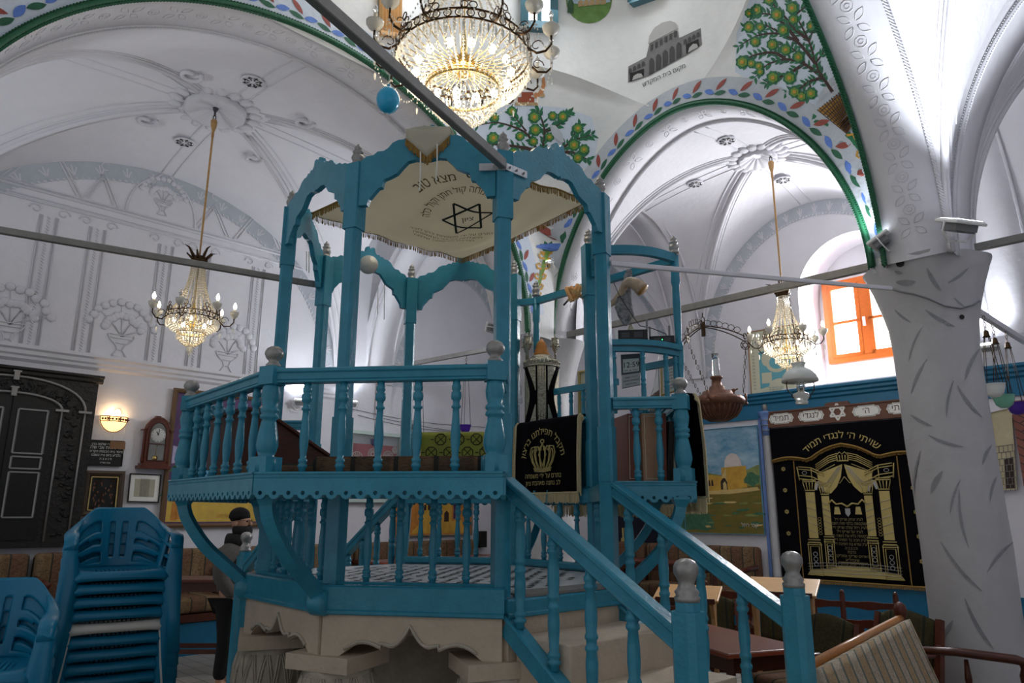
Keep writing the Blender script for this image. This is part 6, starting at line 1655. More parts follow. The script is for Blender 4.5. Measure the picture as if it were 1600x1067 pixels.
# large palm painting
P_purple = mat('purple_paint', (86,56,100), .6, var=.35, vs=5); P_orange = mat('orange_paint', (196,128,52), .6, var=.2, vs=14); P_yel = mat('sand_yellow_paint', (206,172,72), .6, var=.15, vs=8); P_frond = mat('frond_green_paint', (66,112,80), .6, var=.35, vs=18); P_pale = mat('pale_lilac_paint', (176,170,200), .6, var=.2, vs=6); P_red = mat('red_paint', (160,62,60), .6, var=.2, vs=10); P_skyb = mat('clear_sky_paint', (92,160,196), .6, var=.25, vs=4)
P_wall = mat('gold_wall_paint', (204,160,60), .6, var=.18, vs=12); P_hill = mat('hill_paint', (128,140,80), .6, var=.25, vs=9); P_dome = mat('white_dome_paint', (214,206,196), .6, var=.08, vs=12); P_grass = mat('dry_grass_paint', (140,112,44), .65, col2=(94,104,44), vs=5, stretch=(1,1,4)); P_dark = mat('dark_arch_paint', (52,36,28), .6); P_cloud = mat('cloud_paint', (206,214,218), .6, var=.06, vs=6)
t, F, n = panel('painting', 'large purple painting of palm trees and tents in a brown frame left of the platform', 'painting', wallquadB(3.27, 4.60, 1.35, 3.02), .05, mat('brown_picture_frame', (104,78,52), .45), P_purple, th=.04)
mb = MB()
pp(mb, F, [(.05,.68),(.95,.66),(.95,.96),(.05,.96)], 1, .016); pp(mb, F, [(.05,.42),(.3,.46),(.3,.5),(.05,.55)], 4, .0165); pp(mb, F, [(.32,.25),(.95,.2),(.95,.68),(.32,.7)], 6, .0162); pp(mb, F, [(.4,.3),(.9,.25),(.9,.62),(.4,.64)], 1, .0168)
for i in range(7): s = .42+i*.07; pp(mb, F, [(s,.6),(s,.36),(s+.02,.32),(s+.04,.36),(s+.04,.6)], 5 if i % 2 else 0, .0175)
for (x, y0_, y1_, w_) in ((.22,.2,.55,.035),(.17,.58,.94,.045),(.12,.75,.95,.03)):
    pp(mb, F, [(x-w_,y1_),(x-w_*.6,y0_),(x+w_*.6,y0_),(x+w_,y1_)], 0, .018)
    for k in range(9): an = -pi+.15+k*.36; l = .15; pp(mb, F, [(x,y0_),(x+cos(an)*l*.5-.02,y0_+sin(an)*l*.4),(x+cos(an)*l,y0_+abs(sin(an))*-l*.25+.04),(x+cos(an)*l*.5+.02,y0_+sin(an)*l*.4+.02)], 2, .0185)
for k in range(8): s = .33+k*.075; pp(mb, F, blob((s, .74), .035, .035, 9, .2, k), (3, 2, 5, 4)[k % 4], .019)
letter(mb, 'ויחנו שם על המים', lambda x, y: F(.62+x*.7, .93-y, .02), .04)
mb.build('painted_scene', [P_orange, P_yel, P_frond, P_red, P_pale, P_purple, P_skyb], t)
# orange painting seen under the platform bench
t, F, n = panel('painting', 'orange painting of old stone houses seen through the lower balusters', 'painting', wallquadB(6.65, 8.24, 1.17, 2.05), .02, M_iron, P_orange, th=.03)
mb = MB(); pp(mb, F, [(.03,.03),(.97,.03),(.97,.35),(.03,.3)], 3, .012); pp(mb, F, [(.3,.35),(.72,.3),(.72,.75),(.3,.8)], 0, .013); pp(mb, F, [(.3,.8),(.85,.72),(.9,.95),(.2,.95)], 0, .0132)
for x in (.36, .41): pp(mb, F, [(x,.55),(x+.03,.55),(x+.03,.45),(x,.45)], 2, .0145)
for x in (.5, .62): pp(mb, F, [(x,.75),(x,.6),(x+.03,.55),(x+.06,.6),(x+.06,.75)], 2, .0145)
for x in (.74, .8): pp(mb, F, [(x,.7),(x+.03,.7),(x+.03,.1),(x,.1)], 4, .0146)
mb.build('painted_scene', [P_wall, P_yel, P_dark, P_skyb, P_purple], t)
# glass show case with a pink cloth
t = thing('display_case', 'pale framed glass case lined with pink cloth and white medallions on the rear wall', 'case', Q(6.2, LEFTB, 1.9))
fr = MB(); c = [(5.80,1.7),(6.72,1.7),(6.72,2.68),(5.80,2.68)]
for k in range(4): fr.beam(Q(c[k][0], LEFTB-.06, c[k][1]), Q(c[(k+1) % 4][0], LEFTB-.06, c[(k+1) % 4][1]), .1, .05) if k % 2 == 0 else fr.beam(Q(c[k][0], LEFTB-.06, c[k][1]), Q(c[(k+1) % 4][0], LEFTB-.06, c[(k+1) % 4][1]), .05, .1, 0, up=AZ)
fr.build('frame', mat('pale_green_frame', (186,204,196), .4), t)
mb = MB(); mb.grid([[Q(5.86+.80*i/12, LEFTB-.03-.01*sin(i*1.7), 1.74+.78*j) for i in range(13)] for j in (0, 1)], 0, True)
def med(a, z, r):
    for k in range(16): t_ = 2*pi*k/16; mb.beam(Q(a+cos(t_)*r*.25, LEFTB-.045, z+sin(t_)*r*.25), Q(a+cos(t_)*r, LEFTB-.045, z+sin(t_)*r), .003, .006, 1)
    mb.tube([Q(a+cos(2*pi*k/16)*r, LEFTB-.045, z+sin(2*pi*k/16)*r) for k in range(16)], .004, 4, 1, closed=True)
for a, z, r in ((5.95,2.3,.1),(6.22,2.38,.08),(6.5,2.35,.09),(6.1,2.02,.11),(6.4,2.05,.12),(6.62,2.46,.05)): med(a, z, r)
mb.build('pink_cloth', [mat('pink_cloth', (190,92,98), .85, var=.08, vs=8), M_whitepaper], t)
mb = MB(); mb.box(Q(6.26, LEFTB-.1, 2.19), (.9, .006, .95), pi/4); mb.build('glass_front', M_glass, t)
# small speaker box and sagging wires
a, z = onB(750, 855, LEFTB); mb = MB(); mb.box(Q(a, LEFTB-.07, z+.13), (.14, .12, .26), pi/4); o = mb.build('speaker', M_black, bevel=.01); o['label'] = 'small black speaker box on the rear wall beside the orange painting'; o['category'] = 'speaker'; o.location.z += 0
mb = MB()
for k, (u0, v0, u1, v1, sg) in enumerate(((548,640,770,668,6),(560,650,770,675,9),(600,655,770,680,3))):
    pts = []
    for i in range(13):
        s = i/12; a, z = onB(u0+(u1-u0)*s, v0+(v1-v0)*s+sg*sin(pi*s), LEFTB-.01); pts.append(Q(a, LEFTB-.012, z))
    mb.tube(pts, .005, 4)
o = mb.build('cable', M_grey); o['label'] = 'bundle of thin cables sagging along the rear wall behind the platform'; o['category'] = 'cable'

# ================= ark wall =================
ak = thing('ark_curtain', 'black velvet ark curtain embroidered in gold with a columned gate, on the blue wall', 'curtain', Q(ARKA, 3.47, .72))
cb0, cb1, cz0, cz1 = 2.57, 4.37, .74, 2.63; cmid = 3.47
def AC(x, z, o=.05):                 # x to the right as seen, metres from the curtain middle
    return Q(ARKA-o-(.008*sin((x+z*.15)*11) if o < .06 or o == .075 else 0), cmid-x, z)
mb = MB(); mb.grid([[AC(-.9+1.8*i/40, cz0+(cz1-cz0)*j/10) for i in range(41)] for j in range(11)], 0, True); mb.build('curtain_cloth', M_velvet, ak, solid=.006)
mb = MB()                            # pelmet with scalloped gold edge
def sc(x): return 2.19+.035*abs(sin((x+.9)*pi/.45*1.0))+(.17*max(0, 1-abs(x)/.38) if abs(x) < .38 else 0)+.02
rows = [[AC(-.9+1.8*i/60, (cz1)*(1-j/6)+sc(-.9+1.8*i/60)*(j/6), .075) for i in range(61)] for j in range(7)]
mb.grid(rows, 0, True); mb.build('pelmet', M_velvet, ak)
mb = MB(); mb.tube([p+Vector((-.01, -.01, 0)) for p in rows[-1]], .013, 5); fringe(mb, rows[-1], 60, .035, .007, 0, 3, .1)
mb.tube([AC(-.9+1.8*i/40, cz0, .06) for i in range(41)], .012, 5); fringe(mb, [AC(-.9+1.8*i/40, cz0, .06) for i in range(41)], 50, .04, .008, 0, 5, .1)
for x in (-.62, .62): mb.tube([AC(x, cz0+(2.2-cz0)*i/40, .06) for i in range(41)], .0075, 4)
mb.build('gold_trim', M_goldfr, ak, kind='stuff')
em = MB()
E_ = .066
def gl(pts, w=.008): em.tube([AC(x, z, E_) for x, z in pts], w, 4)
def gf(pts, mi=0, o=E_): em.add([AC(x, z, o) for x, z in pts], [tuple(range(len(pts)))], mi)
letter(em, 'שויתי ה׳ לנגדי תמיד', lambda x, y: AC(sin(x/.62)*(.62+y), 1.83+cos(x/.62)*(.62+y), .092), .12)
for s in (-1, 1):
    # two columns each side on pedestals, seen in perspective, with entablature and drapes
    for cx_, w_, zb, zt, ped in ((.44,.058,1.24,1.80,(.80,.36,.52)), (.255,.047,1.28,1.75,(.88,.20,.31))):
        gf([(s*(cx_-w_),zb),(s*(cx_+w_),zb),(s*(cx_+w_),zt),(s*(cx_-w_),zt)])
        for k in range(5): z = zb+.06+k*(zt-zb-.1)/5; em.tube([AC(s*(cx_-w_), z, E_+.004), AC(s*(cx_+w_), z+.04, E_+.004)], .003, 3, 1)
        for z in (zb-.02, zb-.05): gl([(s*(cx_-w_*1.3),z),(s*(cx_+w_*1.3),z)])
        for k in range(5): x = cx_-w_+k*w_/2; gl([(s*x,zt+.03),(s*(x+(x-cx_)*.4),zt+.12)], .006)
        for z, k in ((zt+.02,1.1),(zt+.13,1.45),(zt+.15,1.5)): gl([(s*(cx_-w_*k),z),(s*(cx_+w_*k),z)])
        b0, x0, x1 = ped; 
        for q in (((x0,b0),(x1,b0),(x1,zb-.06),(x0,zb-.06)), ((x0+.025,b0+.06),(x1-.025,b0+.06),(x1-.025,zb-.1),(x0+.025,zb-.1))): gl([(s*x, z) for x, z in q]+[(s*q[0][0], q[0][1])], .006)
        for z in (b0+.02, b0+.04, zb-.08): gl([(s*(x0-.01),z),(s*(x1+.01),z)], .007)
        for k in range(3): em.tube([AC(s*((x0+x1)/2+.025*cos(t)), b0+.13+k*.06+.025*sin(t), E_) for t in [i*pi/4 for i in range(8)]], .005, 3, 1, closed=True)
    for z in (1.95,1.99,2.07,2.10): gl([(s*.56,z+.02),(s*.40,z),(s*.24,z-.08)], .008)
    gl([(s*.56,1.95),(s*.58,2.12)], .008); gl([(s*.40,1.93),(s*.40,2.1)], .006)
    em.tube([AC(s*(.49+.03*cos(t)), 2.04+.02*sin(t), E_) for t in [i*pi/4 for i in range(8)]], .005, 3, 1, closed=True)
    gf([(s*.38,1.83),(s*.36,1.92),(s*.31,1.94),(s*.27,1.90),(s*.25,1.80),(s*.28,1.80),(s*.30,1.86),(s*.33,1.88),(s*.35,1.82)], 1)
    for k in (0, .025, .05, .075): gl([(s*.34,2.06+k),(s*.17,2.16+k),(s*.06,2.19+k)], .007)
    gl([(s*.34,2.02),(s*.1,2.13)], .005)
    gf([(s*.01,2.13),(s*.33,2.02),(s*.31,1.86),(s*.24,1.79),(s*.18,1.78),(s*.10,1.86),(s*.04,1.98)])
    for k in range(4): em.tube([AC(s*x, z, E_+.004) for x, z in ((.03+k*.01,2.10),(.12+k*.03,1.95-k*.01),(.2+k*.03,1.84+k*.02))], .003, 3, 1)
    gl([(s*.0,1.98),(s*.06,1.90),(s*.1,1.93)], .004); gl([(0,1.62),(s*.06,1.66),(s*.13,1.65),(s*.18,1.70),(s*.22,1.66)], .012)
    gf([(s*.10,1.62),(s*.15,1.62),(s*.165,1.53),(s*.085,1.53)])
    for k in range(6): em.tube([AC(s*.35+.022*cos(t), 1.30+k*.035+.016*sin(t), E_) for t in [i*pi/3 for i in range(6)]], .004, 3, closed=True)
gf([(-.03,1.60),(.03,1.60),(.03,1.54),(0,1.50),(-.03,1.54)], 1)
for k in range(5): gl([(-.06+k*.03,2.17),(-.07+k*.035,2.24)], .006)
gl([(-.07,2.17),(.07,2.17)]); gl([(-.07,2.24),(-.03,2.28),(0,2.25),(.03,2.28),(.07,2.24)], .006)
gf([(-.62+.06,.80),(.62-.06,.80),(.52,.86),(.30,.88),(.16,.92),(-.16,.92),(-.30,.88),(-.52,.86)])
for k in range(4): em.tube([AC(-.54, .83+k*.035, E_+.004), AC(-.28, .85+k*.035, E_+.004), AC(0, .84+k*.04, E_+.004), AC(.28, .85+k*.035, E_+.004), AC(.54, .83+k*.035, E_+.004)], .003, 3, 1)
for i, s in enumerate(('לע״נ יצחק שריקי ז״ל','שנקטפה בדמי ימיה השם','לע״נ רחל וסלה שריקי ז״ל','לע״נ יעל שריקי ז״ל','שנקטפה בלא עת בשנת תש','לע״נ חביב בר חמויה ז״ל','לע״נ עזרא בת חסיבה ז״ל','ת.נ.צ.ב.ה')):
    letter(em, s, lambda x, y, i=i: AC(x, 1.455-i*.048+y, .068), .048, 2, wide=.84)
for i, s in enumerate(('נדבת','האחים שריקי ומוליקה','שיבדל״א')): letter(em, s, lambda x, y, i=i: AC(x, 1.075-i*.046+y-.0, .068), .046, 2)
letter(em, 'לעג ר׳ יצחק אבוהב', lambda x, y: AC(x, .935+y, .068), .038, 2)
gl([(-.17,.925),(.17,.925),(.17,.97),(-.17,.97),(-.17,.925)], .003)
for s in (-1, 1):
    for k in range(5): star(em, AC(s*.76, 1.02+k*.27, E_+.004), (-BZ), UP, .026, .012, 0, .003)
em.build('embroidery', [M_gold, mat('silver_thread', (176,176,176), .5, metal=.2), mat('dull_gold_thread', (140,128,84), .6)], ak)
# carved sign above
sg = thing('ark_sign', 'brown sign board with white cartouches and a six-pointed star above the ark curtain', 'sign', Q(ARKA, cmid, 2.65))
def SG(x, z, o=.07): return Q(ARKA-o, cmid-x, z)
mb = MB(); mb.prism([(-.92,2.645),(.92,2.645),(.92,2.86),(.16,2.86),(.13,2.90),(-.13,2.90),(-.16,2.86),(-.92,2.86)], Q(ARKA-.05, cmid, 0), -BZ, UP, .05); mould(mb, SG(-.92, 2.86), SG(.92, 2.86), -AZ, [(0,.0),(.02,-.005),(.02,-.02),(0,-.03)]); mb.build('board', mat('brown_sign_board', (104,68,52), .5, var=.1, vs=8), sg)
mb = MB(); mi = MB()
for i, (cx_, s) in enumerate(((-.73,'תמיד'),(-.335,'לנגדי'),(.345,'ה׳'),(.74,'שויתי'))):
    w_, h_ = .17, .07; o = [(-w_,0),(-w_*.9,h_*.35),(-w_*.85,h_*.75),(-w_*.6,h_*.8),(-w_*.55,h_),(w_*.55,h_),(w_*.6,h_*.8),(w_*.85,h_*.75),(w_*.9,h_*.35),(w_,0)]; o = o+[(x, -z) for x, z in reversed(o[1:-1])]
    mb.prism([(cx_+x, 2.755+z) for x, z in o], Q(ARKA-.076, cmid, 0), -BZ, UP, .006)
    mi.tube([SG(cx_+x*.9, 2.755+z*.88, .081) for x, z in o], .0025, 3, closed=True)
    letter(mi, s, lambda x, y, cx_=cx_: SG(cx_+x, 2.728+y, .081), .105)
star(mb, SG(0, 2.775, .078), -BZ, UP, .105, .022, 0, .01)
mb.build('cartouches', M_whitepaper, sg); mi.build('lettering', M_ink, sg)
# painted side column and capital
pc_ = thing('painted_column', 'slim white marbled half-column with a blue capital left of the ark curtain', 'column', Q(ARKA, 4.46, .7))
mb = MB(); mb.lathe([(.055,.7),(.055,.78),(.045,.8),(.042,2.55),(.05,2.57)], Q(ARKA-.03, 4.435, 0), 14); mb.build('shaft', M_colplaster, pc_)
mb = MB(); mb.lathe([(.05,2.55),(.052,2.6),(.06,2.63),(.052,2.65),(.066,2.7),(.058,2.72),(.075,2.78),(.07,2.8),(.095,2.84),(.095,2.87)], Q(ARKA-.03, 4.435, 0), 14); mb.box(Q(ARKA-.02, 4.53, 1.75), (.02, .04, 2.1), pi/4); mb.build('capital', mat('lilac_blue_paint', (104,132,188), .5), pc_)
mb = MB(); mb.lathe([(.036,2.87),(.036,2.96),(.03,2.97)], Q(ARKA-.03, 4.435, 0), 12)
for z in (2.615, 2.685, 2.755): mb.tube([Q(ARKA-.03, 4.435, z)+Vector((cos(k*pi/6)*.066, sin(k*pi/6)*.066, 0)) for k in range(12)], .007, 4, closed=True)
mb.build('silver_rings', M_silver, pc_)
# landscape painting with a domed house
t, F, n = panel('painting', 'landscape painting of a domed stone house under blue sky, right of the platform', 'painting', (Q(ARKA-.03, 5.75, 2.70), Q(ARKA-.03, 4.56, 2.70), Q(ARKA-.03, 4.56, 1.26), Q(ARKA-.03, 5.75, 1.26)), .008, P_skyb, mat('painted_cloudy_sky', (58,132,172), .6, col2=(176,204,214), vs=2.6, stretch=(1,1,2.2)), th=.02)
mb = MB()
pp(mb, F, [(.0,.46),(.2,.40),(.5,.45),(.8,.42),(1,.36),(1,.62),(0,.62)], 1, .0125); pp(mb, F, [(0,.58),(.3,.55),(.6,.57),(1,.55),(1,1),(0,1)], 2, .013)
pp(mb, F, [(.3,.60),(.3,.44),(.52,.46),(.52,.38),(.83,.37),(.83,.57),(.6,.60)], 3, .0135); pp(mb, F, [(.52,.46),(.58,.38),(.58,.60),(.52,.60)], 4, .014)
pp(mb, F, [(.56,.38),(.565,.32),(.60,.27),(.66,.245),(.72,.26),(.765,.31),(.78,.37)], 5, .0142)
pp(mb, F, [(.5,.585),(.5,.51),(.53,.48),(.56,.48),(.585,.52),(.585,.59)], 6, .0146); pp(mb, F, [(.53,.585),(.53,.53),(.555,.51),(.575,.54),(.575,.588)], 4, .015)
for x in (.34, .38): pp(mb, F, [(x,.55),(x,.50),(x+.02,.49),(x+.03,.55)], 6, .0148)
pp(mb, F, blob((.9,.5), .09, .06, 12, .3, 3), 7, .0145); pp(mb, F, blob((.16,.38), .13, .15, 14, .3, 9), 7, .0145); pp(mb, F, blob((.08,.9), .3, .08, 14, .3, 10), 7, .0141)
pp(mb, F, [(.3,.60),(.62,.59),(.95,.57),(.98,.60),(.6,.63),(.3,.63)], 4, .0147)
rnd = random.Random(4)
for i in range(26): pp(mb, F, blob((rnd.uniform(.08,.95), rnd.uniform(.66,.95)), rnd.uniform(.04,.1), rnd.uniform(.006,.015), 8, .3, i), rnd.choice((7, 4, 1)), .0142+.0002*i)
letter(mb, 'קבר רחל', lambda x, y: F(.83+x*1.1, .93-y, .02), .05)
mb.build('painted_scene', [P_cloud, P_hill, P_grass, P_wall, mat('pale_stone_paint', (212,186,120), .6, var=.12, vs=12), P_dome, P_dark, P_frond], t)
# framed sheet above the blue cornice
q0 = [onA(u, v, ARKA-.04) for u, v in ((1168,517),(1250,502),(1253,612),(1175,617))]
t, F, n = panel('picture_frame', 'tall framed turquoise and cream calendar print standing on the blue cornice', 'picture', [Q(ARKA-.04, b, z) for b, z in q0], .012, mat('thin_wood_frame', (168,128,98), .5), mat('cream_print', (206,206,180), .7), th=.02)
mb = MB(); M_turq = mat('turquoise_print', (104,176,190), .7)
pp(mb, F, [(.2,.33),(.86,.33),(.86,.78),(.2,.9)], 0, .010); pp(mb, F, blob((.55,.52), .22, .15, 20), 1, .011); pp(mb, F, blob((.33,.45), .08, .11, 16), 1, .0112); pp(mb, F, blob((.6,.86), .22, .1, 20), 1, .0113); pp(mb, F, [(.24,.66),(.44,.66),(.44,.82),(.24,.82)], 1, .0114); pp(mb, F, blob((.55,.52), .15, .1, 20), 0, .0115)
for i in range(9): letter(mb, 'שויתי ה לנגדי תמיד אנא בכח', lambda x, y, i=i: F(.52+x*.8, .1+i*.03-y, .012), .035, 2)
for i in range(3): letter(mb, 'למנצח בנגינות מזמור שיר', lambda x, y, i=i: F(.52+x*.8, .9+i*.03-y, .012), .035, 2)
for i in range(16):
    for x in (.09, .93): letter(mb, 'שלום', lambda xx, y, i=i, x=x: F(x+xx*.8, .15+i*.05-y, .012), .03, 2)
mb.build('print', [M_turq, MATS['cream_print'], mat('blue_grey_ink', (70,104,108), .7)], t)
# mural boards beyond the right column
q0 = [onA(u, v, ARKA-.03) for u, v in ((1548,640),(1582,632),(1592,760),(1556,762))]
t, F, n = panel('mural_panel', 'painted board of a pale stone wall with a small door, right of the column', 'mural', [Q(ARKA-.03, b, z) for b, z in q0], .004, P_dome, mat('mural_stone_paint', (196,186,150), .7, var=.1, vs=10), th=.02)
mb = MB(); pp(mb, F, [(.5,.98),(.5,.62),(.9,.6),(.9,.98)], 0, .012)
for i in range(7):
    mb.beam(F(.05, .45+i*.08, .012), F(.97, .45+i*.08, .012), .002, .006, 1)
    for k in range(5): x = .1+k*.2+(i % 2)*.1; mb.beam(F(min(x, .97), .45+i*.08, .012), F(min(x, .97), .53+i*.08, .012), .002, .006, 1)
mb.build('painted_scene', [P_dark, M_pgrey], t)
b0, z0 = onA(1580, 622, ARKA-.06); b1, z1 = onA(1600, 755, ARKA-.06)
M_brick = bpy.data.materials.new('red_brick_paint'); M_brick.use_nodes = True; MATS['br'] = M_brick; nt = M_brick.node_tree; tb = nt.nodes.new('ShaderNodeTexBrick'); tc = nt.nodes.new('ShaderNodeTexCoord'); mp = nt.nodes.new('ShaderNodeMapping'); mp.inputs['Rotation'].default_value = (pi/2, 0, -pi/4)
nt.links.new(tc.outputs['Object'], mp.inputs['Vector']); nt.links.new(mp.outputs['Vector'], tb.inputs['Vector']); tb.inputs['Scale'].default_value = 4; tb.inputs['Color1'].default_value = lin((126,70,58)); tb.inputs['Color2'].default_value = lin((140,82,66)); tb.inputs['Mortar'].default_value = lin((66,44,40)); nt.links.new(tb.outputs['Color'], nt.nodes['Principled BSDF'].inputs['Base Color'])
mb = MB(); mb.box(Q(ARKA-.05, b0-.28, (z0+z1)/2), (.06, .56, abs(z0-z1)), pi/4); o = mb.build('mural_panel', M_brick); o['label'] = 'painted brick board at the far right edge behind the column'; o['category'] = 'mural'
# dark banner with crown seen under the platform at the ark wall
q0 = [onA(u, v, ARKA-.04) for u, v in ((955,790),(1062,790),(1062,846),(955,846))]
t, F, n = panel('banner', 'dark navy cloth with gold crown hanging on the ark wall under the bench', 'banner', [Q(ARKA-.04, b, z) for b, z in q0], .004, M_velvet, mat('navy_cloth', (22,24,42), .9), th=.01)
mb = MB()
for k in range(5): pp(mb, F, [(.2+k*.03,.88),(.19+k*.035,.6),(.215+k*.035,.6),(.225+k*.03,.88)], 0, .012)
pp(mb, F, [(.18,.98),(.36,.98),(.36,.88),(.18,.88)], 0, .0125); pp(mb, F, blob((.8,.45), .015, .07, 8), 0, .012)
mb.build('gold_crown', M_gold, t)

# ================= hanging oil lamps =================
def glass_lamp(label, top, bowl, m, grp, r=.075, chains=3):
    top = Vector(top); bowl = Vector(bowl); t = thing('oil_lamp', label, 'lamp', top, grp)
    mb = MB(); hk = .06
    for i in range(4): mb.tube([top-UP*(.02+i*.035)+Vector((.012*cos(q*pi/3)*(1-i % 2), .012*cos(q*pi/3)*(i % 2), .02*sin(q*pi/3))) for q in range(6)], .0035, 4, closed=True)
    b = top-UP*.16; mb.lathe([(.005,.02),(.02,.01),(.026,-.03),(.034,-.045),(0,-.045)], b, 10)
    for k in range(chains): a = 2*pi*k/chains+.4; mb.tube([b+Vector((cos(a)*.025, sin(a)*.025, -.04)), bowl+Vector((cos(a)*r, sin(a)*r, r*.6))], .0035, 4)
    mb.build('chain', M_bronze, t)
    mb = MB(); mb.lathe([(.0,-r*.75),(r*.45,-r*.72),(r*.8,-r*.4),(r,r*.2),(r*1.05,r*.6),(r*1.12,r*.66),(r*1.0,r*.62),(r*.9,r*.15),(r*.7,-r*.35),(0,-r*.6)], bowl, 18); mb.build('glass_bowl', m, t)
def onbar(u, v, a=6.25): b, z = onA(u, v, a); return Q(a, b, z)
def lamp_at(label, ut, vt, ub, vb, m, grp, a=6.25, r=.075):
    p = onbar(ut, vt, a); q = onbar(ub, vb, a); glass_lamp(label, p, Vector((p.x, p.y, q.z)), m, grp, r)
G1 = 'glass oil lamps over the rear benches'
lamp_at('purple glass oil lamp hanging lowest behind the railing, left of three', 592, 576, 584, 693, M_purple, G1)
lamp_at('oil lamp on thin chains whose purple bowl dips behind the green cloth', 658, 564, 660, 684, M_purple, G1)
lamp_at('purple glass oil lamp just above the green cloth, nearest the velvet cover', 729, 552, 730, 670, M_purple, G1)
G2 = 'glass oil lamps beside the right column'
def lamp_b(label, ut, vt, vb, m, bk_):
    a, z = onB(ut, vt, bk_); p = Q(a, bk_, z); q = atY(ut, vb, p.y); glass_lamp(label, p, Vector((p.x, p.y, q.z)), m, G2, .085, 4)
lamp_b('green glass oil lamp on chains right of the column', 1550, 500, 622, M_greengl, 1.46)
lamp_b('purple glass oil lamp on chains at the right edge of the picture', 1570, 508, 633, M_purple, 1.46)
lamp_b('hanging lamp with white bowl on chains close behind the right column', 1536, 488, 605, M_opal, 1.46)
# big hanging brass oil lamp with scrolled yoke
lp = onbar(1112, 628, 6.3); tp = onbar(1097, 487, 6.31); xh = Vector((.95, -.25, 0)).normalized()
t = thing('oil_lamp', 'large bronze oil lamp with glass chimney hanging from a scrolled iron yoke', 'lamp', tp)
lp = Vector((tp.x+.1, tp.y, lp.z)); cx3 = Vector((tp.x+.04, tp.y, 0))
mb = MB(); zt_ = tp.z
mb.tube([Vector((tp.x+.018*cos(q*pi/4), tp.y, zt_-.07+.03*sin(q*pi/4))) for q in range(8)], .005, 4, closed=True); mb.tube([Vector((tp.x, tp.y, zt_)), Vector((tp.x, tp.y, zt_-.04))], .005, 4)
mb.beam(Vector((tp.x, tp.y, zt_-.10)), Vector((tp.x, tp.y, zt_-.24)), .05, .03)
for an in (0, 2.1, 4.2):
    d = Vector((cos(an-.1), sin(an-.1)*.9, 0)); 
    for off in (0, .045):
        mb.tube([Vector((tp.x, tp.y, zt_-.12-off*1.2))+d*s*.40+UP*(-.02-.11*s*s+off*(1-s)) for s in [i/10 for i in range(11)]], .006, 4)
    for i in range(6): s = (i+.8)/7; c = Vector((tp.x, tp.y, zt_-.115))+d*s*.4+UP*(-.02-.11*s*s); mb.tube([c+d*cos(q*pi/4)*.032+UP*(.03+sin(q*pi/4)*.03) for q in range(8)], .0035, 4, closed=True)
    e = Vector((tp.x, tp.y, zt_-.25))+d*.40; mb.tube([e+d*(.02*cos(q*.7))*(1-q/12)+UP*(.03*sin(q*.7)) for q in range(9)], .006, 4)
    c = e-UP*.09; mb.tube([c+d*.045*cos(q*pi/6)+UP*.045*sin(q*pi/6) for q in range(12)], .005, 4, closed=True)
    star(mb, c, d, UP, .04, .006, 0, .004)
    L0 = c-UP*.05; L1 = Vector((lp.x, lp.y, lp.z+.1))+d*.25
    for i in range(9): 
        p = L0+(L1-L0)*((i+.5)/9); mb.tube([p+(d if i % 2 else d.cross(UP))*.012*cos(q*pi/3)+UP*.026*sin(q*pi/3) for q in range(6)], .0032, 4, closed=True)
mb.build('iron_yoke', M_bronze, t)
mb = MB(); mb.lathe([(0,-.17),(.08,-.165),(.17,-.12),(.21,-.06),(.225,-.02),(.255,-.01),(.26,.03),(.245,.06),(.2,.07),(.15,.09),(.14,.12),(.08,.13),(.07,.17),(.05,.18),(.045,.24),(.06,.25),(.06,.27),(.03,.275)], lp, 32)
for k in range(28): a = 2*pi*k/28; mb.tube([lp+Vector((cos(a)*r, sin(a)*r, z)) for r, z in ((.09,-.163),(.172,-.122),(.212,-.062),(.226,-.025))], .010, 4)
for k in range(3):
    a = 2.1*k-.1; p = lp+Vector((cos(a)*.27, sin(a)*.27, .0)); mb.tube([p, p+UP*.1], .012, 6); mb.ball(p, .02, 6, 4)
for k in range(5): a = .3+k*.35; p = lp+Vector((cos(a)*.19, sin(a)*.19, .07)); mb.tube([p, p+UP*.07, p+UP*.07+Vector((.04, 0, .02))], .009, 5); mb.lathe([(.012,.06),(.02,.075),(.012,.09)], p, 8)
mb.build('bronze_font', M_copper, t)
mb = MB(); mb.lathe([(.034,.26),(.04,.30),(.038,.36),(.034,.42),(.034,.50)], lp, 16); mb.build('glass_chimney', M_glass, t)
# opal glass hanging lamp
sp_ = onbar(1238, 588, 6.3); tp = onbar(1232, 455, 6.31); lp = Vector((tp.x+.03, tp.y, sp_.z))
t = thing('oil_lamp', 'white opal glass hanging lamp with domed shade on a long chain before the ark', 'lamp', tp)
mb = MB(); n_ = 26
for i in range(n_): p = tp+(lp+UP*.13-tp)*((i+.5)/n_); mb.tube([p+Vector((.008*cos(q*pi/3)*(i % 2), .008*cos(q*pi/3)*((i+1) % 2), .016*sin(q*pi/3))) for q in range(6)], .0025, 4, closed=True)
for s in (-1, 1): mb.tube([lp+Vector((s*x, 0, z)) for x, z in ((.10,.0),(.125,-.05),(.12,-.11),(.085,-.15),(.08,-.18),(.05,-.18))], .005, 5)
mb.build('wire_frame', M_bronze, t)
mb = MB(); mb.lathe([(.155,-.035),(.157,-.02),(.145,.02),(.115,.06),(.075,.085),(.055,.095),(.053,.12),(.066,.135),(.062,.135),(.048,.12),(.05,.09),(.11,.055),(.14,.015),(.15,-.03)], lp, 28); mb.build('opal_shade', M_opal, t)
mb = MB(); mb.lathe([(.03,-.02),(.036,-.07),(.03,-.13)], lp, 14); mb.build('chimney', M_glass, t)
mb = MB(); mb.lathe([(0,-.24),(.05,-.238),(.055,-.215),(.045,-.21),(.06,-.19),(.07,-.165),(.066,-.145),(.035,-.13)], lp, 20); mb.build('opal_font', M_opal, t)
